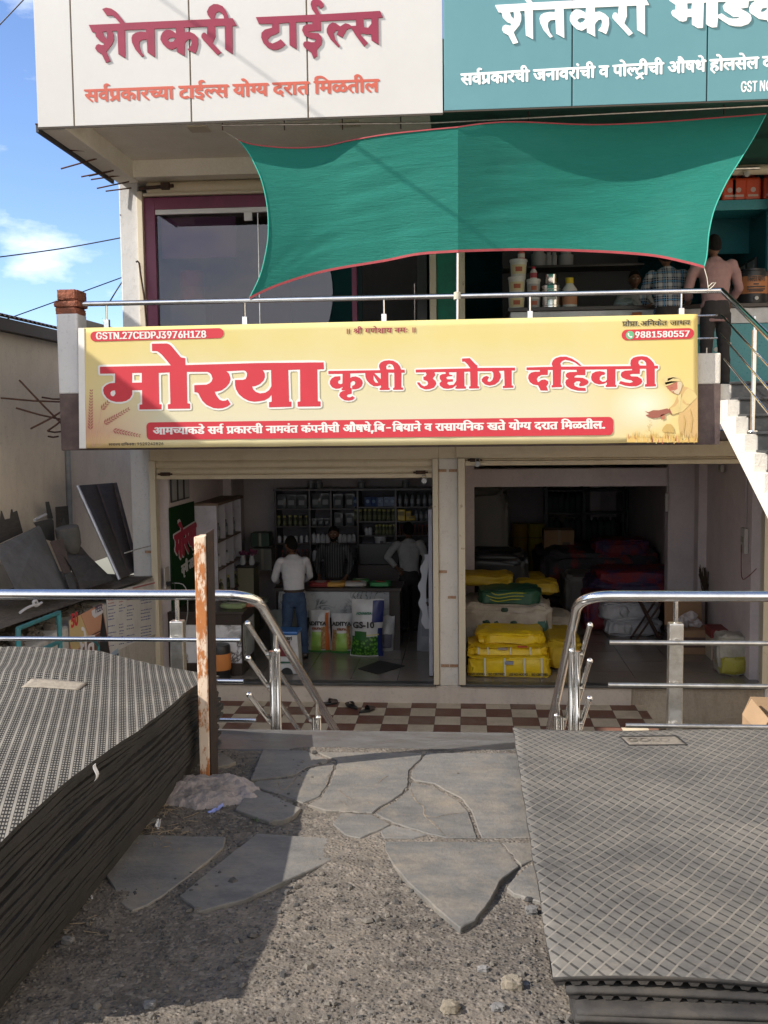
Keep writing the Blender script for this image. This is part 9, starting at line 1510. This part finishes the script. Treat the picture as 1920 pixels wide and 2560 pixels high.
for i, (y, z0, z1, m, lb) in enumerate(((12.98, 2.95, 3.3, solid(.4, .42, .42), 'blue and white paper hanging nearest on the upper right wall'), (13.3, 3.1, 3.55, solid(.45, .44, .42), 'framed paper on the upper right wall, front one'), (13.75, 3.1, 3.55, solid(.45, .44, .42), 'framed paper on the upper right wall, middle one'), (14.4, 2.95, 3.35, solid(.4, .38, .38), 'framed paper on the upper right wall, farthest one'), (13.3, 2.6, 3.0, solid(.12, .16, .18), 'dark framed picture low on the upper right wall'))):
    o = thing('wall_frame', lb, 'frame', (3.58, y, z0)); MB().box(3.57, 3.6, y, y+.36, z0, z1).build('frame', black_plastic, o, bev=.003); MB().box(3.565, 3.57, y+.03, y+.33, z0+.03, z1-.03).build('paper', m, o)
rbk = thing('drum', 'red plastic drum on a stone block behind the tinted window', 'drum', (x_at(497, 13.0), 13.0, 2.3)); v = Vector((x_at(497, 13.0), 13.0, pY(497, 762, 13.0).z)); MB().lathe([(0, 0), (.15, 0), (.155, .02), (.15, .2), (.158, .21), (.15, .22), (.152, .4), (.13, .42), (0, .42)], v, 20).build('body', mat('red drum plastic', (.9, .16, .1), .4), rbk, smooth=True); MB().box(v.x-.25, v.x+.2, 12.85, 13.2, 1.87, v.z).build('block', solid(.25, .24, .23), rbk)
tag(MB().box(-3.8, -2.86, 12.8, 12.82, 3.62, 4.12).build('pink_panel', solid(.6, .26, .38)), 'pink panel hung behind the top left of the tinted window', 'panel')
tag(MB().box(-2.3, -1.36, 13.5, 13.53, 1.9, 4.0).build('reflection_panel', solid(.012, .05, .045)), 'dark green panel added behind the tinted window in place of a reflection', 'reflection_panel')  # stands in for the green cloth's reflection in the window glass
tag(MB().box(.1, .5, 13.4, 13.8, 2.3, 2.6).build('white_box', solid(.4, .4, .42), bev=.01), 'pale box in the dark left of the upper counter', 'box')
# ================================================================ people
skin_m = mat('brown skin', (.17, .085, .05), .55, 0, (.14, .068, .04), 6); hair_m = mat('black hair', (.005, .0045, .004), .75, 0, (.01, .009, .008), 30, bump=.8, bs=120, spec=.15)
def skinmesh(vs, es, rs, root=0, sub=2):
    me = bpy.data.meshes.new('s'); me.from_pydata([tuple(v) for v in vs], es, []); o = bpy.data.objects.new('s', me); COL.objects.link(o)
    o.modifiers.new('k', 'SKIN'); o.modifiers.new('b', 'SUBSURF').levels = sub
    sv = me.skin_vertices[0].data
    for s, r in zip(sv, rs): s.radius = r if isinstance(r, tuple) else (r, r)
    sv[root].use_root = True
    dg = bpy.context.evaluated_depsgraph_get(); out = bpy.data.meshes.new_from_object(o.evaluated_get(dg)); bpy.data.objects.remove(o); bpy.data.meshes.remove(me); return out
def chain(parts):
    """parts: list of (list of (pos, radius), index to hang from or None)"""
    vs, es, rs, names = [], [], [], {}
    for nm, hang, pts in parts:
        prev = names[hang] if hang else None
        for k, (p, r) in enumerate(pts):
            vs.append(Vector(p)); rs.append(r); i = len(vs)-1
            if prev is not None: es.append((prev, i))
            prev = i; names['%s%d' % (nm, k)] = i
    return vs, es, rs
def person(label, loc, rz, H, shirt, trousers, pose, hair=True, beard=False, face=True, shirt_len=.0, stripes=None):
    """local frame: faces +Y, feet at z=0, height 1.7 before scaling"""
    t = thing('person', label, 'person', loc, rz); t.scale = (H/1.7,)*3
    P = dict(lean=0, hipz=.88, la=[(-.19, 0, 1.4), (-.27, -.03, 1.14), (-.24, .06, .9)], ra=[(.19, 0, 1.4), (.27, -.03, 1.14), (.24, .06, .9)], lf=(-.1, 0), rf=(.1, 0), head=(0, 0)); P.update(pose)
    ly = P['lean']; C_ = lambda z: ly*max(0, (z-.9)/.5)
    hip = (0, 0, .9); wa = (0, C_(1.05), 1.05); ch = (0, C_(1.28), 1.28); nk = (0, C_(1.44), 1.44); hb = (P['head'][0]*.5, C_(1.5)+.015+P['head'][1]*.5, 1.51); hd = (P['head'][0], C_(1.56)+.02+P['head'][1], 1.60)
    la, ra = P['la'], P['ra']
    def leg(s, f): return [((s*.095, 0, .84), (.075, .08)), ((s*.1+(f[0]-s*.1)*.5, f[1]*.4+.015, .47), .055), ((f[0], f[1], .09), .038), ((f[0], f[1]+.1, .035), (.04, .03))]
    hand = lambda a, b: (Vector(b)+(Vector(b)-Vector(a)).normalized()*.06)
    body = chain([('sp', None, [(hip, (.1, .07)), (wa, (.09, .06)), (ch, (.1, .065)), (nk, .05), (hb, .052)]), ('la', 'sp2', [(la[0], .045), (la[1], .036), (la[2], .028)]), ('ra', 'sp2', [(ra[0], .045), (ra[1], .036), (ra[2], .028)]), ('ll', 'sp0', leg(-1, P['lf'])), ('rl', 'sp0', leg(1, P['rf']))])
    me = skinmesh(*body)
    bm = bmesh.new(); bm.from_mesh(me)
    for a in (la, ra):                                               # hands with five fingers
        w0 = Vector(a[2]); d = (w0-Vector(a[1])).normalized(); q = d.cross(Vector((0, 1, .2))).normalized(); n_ = q.cross(d)
        hp = [('p', None, [(w0-d*.02, .024), (w0+d*.03, (.036, .016)), (w0+d*.07, (.038, .015))])]
        for k in range(4):
            o_ = (k-1.5)*.02; l = (.055, .068, .063, .048)[k]; b0 = w0+d*.075+q*o_; hp.append(('f%d' % k, 'p2', [(b0, .0095), (b0+d*l*.5+n_*.008, .0085), (b0+d*l*.85+n_*.028, .007)]))
        hp.append(('th', 'p1', [(w0+d*.03+q*.034, .011), (w0+d*.06+q*.052+n_*.008, .0095), (w0+d*.085+q*.055+n_*.016, .008)]))
        hm = skinmesh(*chain(hp), 0, 1); b2 = bmesh.new(); b2.from_mesh(hm); tmp = bpy.data.meshes.new('t'); b2.to_mesh(tmp); b2.free(); bm.from_mesh(tmp); bpy.data.meshes.remove(hm); bpy.data.meshes.remove(tmp)
    # head with nose, brow, chin, ears shaped into one surface
    hv = MB(); c = Vector(hd); n = 22
    tw_ = R(P.get('turn', 0)); RM_ = Matrix.Rotation(tw_, 3, 'Z')
    for j in range(n+1):
        th = PI*j/n
        for i in range(2*n):
            ph = PI*i/n; d = Vector((math.sin(th)*math.cos(ph), math.sin(th)*math.sin(ph), math.cos(th))); x, y, z = d.x*.076, d.y*.095, d.z*.118
            f = max(0, d.y)
            if z < 0: x *= 1-.28*(-d.z)**1.5; y += .012*f*(-d.z)
            y += .022*math.exp(-((d.x/.17)**2+((d.z+.12)/.16)**2))*(d.y > 0); y += .006*math.exp(-((d.x/.3)**2+((d.z+.5)/.1)**2))*(d.y > 0); y -= .011*(math.exp(-(((d.x-.36)/.16)**2+((d.z-.08)/.1)**2))+math.exp(-(((d.x+.36)/.16)**2+((d.z-.08)/.1)**2)))*(d.y > 0); y += .006*math.exp(-((d.z-.24)/.08)**2)*f
            if abs(d.x) > .9 and abs(d.z+.05) < .25 and abs(d.y+.1) < .3: x *= 1.16
            hv.v.append(tuple(c+RM_ @ Vector((x, y, z))))
    m2 = 2*n; hv.f = [(j*m2+i, (j+1)*m2+i, (j+1)*m2+(i+1) % m2, j*m2+(i+1) % m2) for j in range(n) for i in range(m2)]
    hm = hv.mesh('h'); bm.from_mesh(hm); bpy.data.meshes.remove(hm); bm.to_mesh(me); bm.free()
    link('body', me, skin_m, t, local=True, smooth=True)
    # clothes: overlapping sections fused into one cloth surface each
    def loft(m_, secs, n=20):
        vs = [Vector((cx+rx*math.cos(2*PI*k/n), cy+ry*math.sin(2*PI*k/n), z)) for z, rx, ry, cx, cy in secs for k in range(n)]
        m_.add(vs, [(i*n+k, i*n+(k+1) % n, (i+1)*n+(k+1) % n, (i+1)*n+k) for i in range(len(secs)-1) for k in range(n)]+[tuple(range(n))[::-1], tuple(range((len(secs)-1)*n, len(secs)*n))])
    def fuse(m_, nm, m, folds):
        me_ = m_.mesh(nm); o = bpy.data.objects.new(nm, me_); COL.objects.link(o); q = o.modifiers.new('r', 'REMESH'); q.mode = 'VOXEL'; q.voxel_size = .011; q = o.modifiers.new('s', 'SMOOTH'); q.iterations = 6; q.factor = .5
        dg = bpy.context.evaluated_depsgraph_get(); out = bpy.data.meshes.new_from_object(o.evaluated_get(dg)); bpy.data.objects.remove(o); bpy.data.meshes.remove(me_)
        for v, nv in [(v, v.normal.copy()) for v in out.vertices]: v.co += nv*folds(v.co)
        out.materials.clear(); return link(nm, out, m, t, local=True, smooth=True)
    S = MB(); zb = .74 if shirt_len > .12 else (.8 if shirt_len > 0 else .93)
    sec = [(zb, .168, .13)]+([(.9, .162, .125)] if shirt_len > 0 else [])+[(1.0, .15, .115), (1.1, .155, .115), (1.22, .175, .125), (1.33, .187, .12), (1.4, .165, .1), (1.44, .1, .075), (1.48, .062, .06)]
    loft(S, [(z, rx, ry, 0, C_(z)+(.015 if z < 1 else 0)) for z, rx, ry in sec])
    for a in (la, ra):
        p0, p1, p2 = (Vector(q) for q in a); e = p1.lerp(p2, .8); sg = -1 if p0.x < 0 else 1
        S.blob(p0-Vector((sg*.02, 0, .005)), (.07, .068, .06), 10, 0); S.tube([p0-Vector((sg*.03, 0, -.005)), p0.lerp(p1, .4), p1, p1.lerp(e, .5), e], [.068, .062, .054, .05, .046], 14); S.blob(p1, (.054,)*3, 8, 0)
    fuse(S, 'shirt', shirt, lambda c_: .008*noise.noise(Vector((c_.x*6, c_.y*6, c_.z*17)))+.006*noise.noise(Vector((c_.x*14+c_.z*9, c_.y*9, c_.z*7)))+.003*noise.noise(c_*38))
    T = MB(); loft(T, [(.74, .13, .1, 0, 0), (.83, .16, .125, 0, -.01), (.92, .155, .118, 0, -.005), (.985, .143, .108, 0, 0)])
    for s, f in ((-1, P['lf']), (1, P['rf'])): T.tube([(s*.085, -.005, .84), (s*.09, 0, .74), (s*.09+(f[0]-s*.09)*.5, f[1]*.5+.012, .47), (f[0], f[1]-.005, .2), (f[0], f[1]-.0, .055)], [.088, .088, .07, .062, .064], 16)
    fuse(T, 'trousers', trousers, lambda c_: .007*noise.noise(Vector((c_.x*8, c_.y*8, c_.z*14)))+.004*noise.noise(c_*26))
    if shirt_len <= 0: MB().lathe([(.148, 0), (.154, .003), (.154, .033), (.148, .036)], (0, 0, .95), 20, Matrix.Diagonal((1, .8, 1)).to_3x3()).build('belt', solid(.05, .03, .02), t, local=True, smooth=True)
    for s, f in ((-1, P['lf']), (1, P['rf'])): MB().blob((f[0], f[1]+.06, .04), (.05, .135, .045), 10, .05, 2, 1, 2.4, flat=.0).build('shoe', solid(.02, .018, .016, .4), t, local=True, smooth=True)
    if hair:
        hh = MB()
        def cap(u, v):
            f = math.sin(2*PI*u); th = PI*(.01+(.5-.17*max(0, f)**.7+.17*max(0, -f))*v); k = 1.05+.03*noise.noise(Vector((math.cos(2*PI*u)*5, f*5, v*9)))+.03*noise.noise(Vector((math.cos(2*PI*u)*14, f*14, v*12)))
            return c+RM_ @ Vector((math.sin(th)*math.cos(2*PI*u)*.082*k, math.sin(th)*f*.1*k-.004, math.cos(th)*.124*k+.006))
        hh.grid(cap, 48, 14); hh.build('hair', hair_m, t, local=True, smooth=True)
    if face:
        for s in (-1, 1):
            p = c+RM_ @ Vector((s*.029, .086, .008)); e = MB().blob(p, (.012, .007, .0075), 6, 0).build('eye', solid(.5, .48, .45, .3), t, local=True, smooth=True); MB().blob(p+RM_ @ Vector((0, .005, 0)), (.0055, .004, .0058), 5, 0).build('iris', ink_k, e, local=True); MB().blob(c+RM_ @ Vector((s*.03, .09, .03)), (.019, .008, .0045), 6, .2).build('eyebrow', hair_m, t, local=True)
        MB().blob(c+RM_ @ Vector((0, .095, -.055)), (.022, .008, .007), 7, .05).build('lips', solid(.15, .06, .05), t, local=True, smooth=True)
    if beard:
        MB().blob(c+RM_ @ Vector((0, .098, -.04)), (.03, .009, .006), 6, .2).build('moustache', hair_m, t, local=True); MB().grid(lambda u, v: c+RM_ @ Vector((math.sin((u-.5)*2.6)*.072*(1-.28*v), math.cos((u-.5)*2.6)*(.086-.004*v)+.004, -.03-.085*v*(1-.35*abs(u-.5)*2))), 14, 6).build('beard', hair_m, t, local=True, smooth=True)
    return t
jean = mat('blue denim', (.03, .06, .13), .85, 0, (.05, .09, .17), 7, bump=.3); blk = mat('black trousers', (.022, .018, .018), .85, 0, (.03, .025, .025), 6)
wsh = mat('white shirt cotton', (.6, .6, .63), .85, 0, (.54, .54, .58), 6, bump=.4, bs=10, bd=.02); gsh = mat('grey shirt cotton', (.36, .36, .36), .85, 0, (.3, .3, .3), 8, bump=.4, bs=10, bd=.02); psh = mat('dusty pink kurta', (.32, .19, .18), .9, 0, (.27, .16, .155), 6, bump=.4, bs=10, bd=.02)
t = NT('dark striped shirt'); o = t.xyz(); st = t.math('GREATER_THAN', t.math('FRACT', t.math('MULTIPLY', o[0], 26)), .82); ssh = t.set(t.mix(st, (.03, .033, .037), (.16, .16, .16)), .85)
t = NT('plaid shirt'); o = t.xyz()
def band(ax, f, lo, hi): q = t.math('FRACT', t.math('MULTIPLY', o[ax], f)); return t.math('MULTIPLY', t.math('GREATER_THAN', q, lo), t.math('LESS_THAN', q, hi))
c = t.mix(band(0, 9, .0, .38), (.02, .022, .035), (.36, .36, .37)); c2 = t.mix(band(2, 9, .0, .38), (.02, .022, .035), (.36, .36, .37)); c = t.mix(.5, c, c2); c = t.mix(t.math('MAXIMUM', band(0, 9, .52, .6), band(2, 9, .52, .6)), c, (.05, .2, .36)); c = t.mix(t.math('MAXIMUM', band(0, 9, .78, .82), band(2, 9, .78, .82)), c, (.4, .4, .42)); plaid = t.set(c, .85)
person('man in a white shirt and blue jeans leaning over the counter with his back turned', (-2.42, 14.0, ZF), R(14), 1.66, wsh, jean, dict(lean=.1, la=[(-.19, .1, 1.38), (-.26, .2, 1.12), (-.2, .42, 1.02)], ra=[(.19, .1, 1.38), (.25, .22, 1.14), (.15, .42, 1.03)], lf=(-.12, .02), rf=(.13, -.05), head=(-.02, .03), turn=25))
person('bearded clerk in a dark striped shirt facing out behind the grey counter', (x_at(835, 15.6), 15.6, ZF), R(180), 1.66, ssh, blk, dict(la=[(-.19, 0, 1.4), (-.27, .02, 1.14), (-.2, .18, .93)], ra=[(.19, 0, 1.4), (.27, .02, 1.14), (.22, .16, .93)]), beard=True)
person('man in a grey shirt and black trousers standing hand on hip by the back shelves', (x_at(1022, 15.9), 15.9, ZF), R(12), 1.68, gsh, blk, dict(lean=.03, la=[(-.2, 0, 1.4), (-.36, -.08, 1.2), (-.2, -.12, 1.02)], ra=[(.2, 0, 1.4), (.27, .03, 1.15), (.24, .16, .98)], lf=(-.09, 0), rf=(.1, .03)), shirt_len=.04)
UF = 1.872
person('man in a blue and white plaid shirt leaning on the upper counter', (x_at(1660, 11.9), 11.85, UF), R(-4), 1.6, plaid, blk, dict(lean=.12, la=[(-.2, .12, 1.38), (-.27, .2, 1.12), (-.2, .36, 1.06)], ra=[(.2, .12, 1.38), (.27, .2, 1.12), (.2, .36, 1.06)], head=(0, .06)), shirt_len=.1)
person('man in a long dusty pink shirt and dark trousers at the upper counter', (x_at(1777, 11.7), 11.65, UF), R(6), 1.66, psh, blk, dict(lean=.06, la=[(-.21, .06, 1.4), (-.29, .08, 1.13), (-.22, .3, 1.02)], ra=[(.21, .06, 1.4), (.29, .08, 1.13), (.24, .26, .98)], lf=(-.1, 0), rf=(.11, .0)), shirt_len=.16)
person('dim shopkeeper behind the upper counter left of the plaid shirt', (x_at(1580, 13.2), 13.2, UF), R(180), 1.5, solid(.3, .3, .3), blk, dict())
tag(MB().blob((x_at(1560, 12.6), 12.6, UZ+.05), (.14, .1, .07), 10, .3, 3, 3).build('cloth', solid(.35, .38, .38), smooth=True), 'crumpled pale cloth on the upper counter left of the plaid shirt', 'cloth')
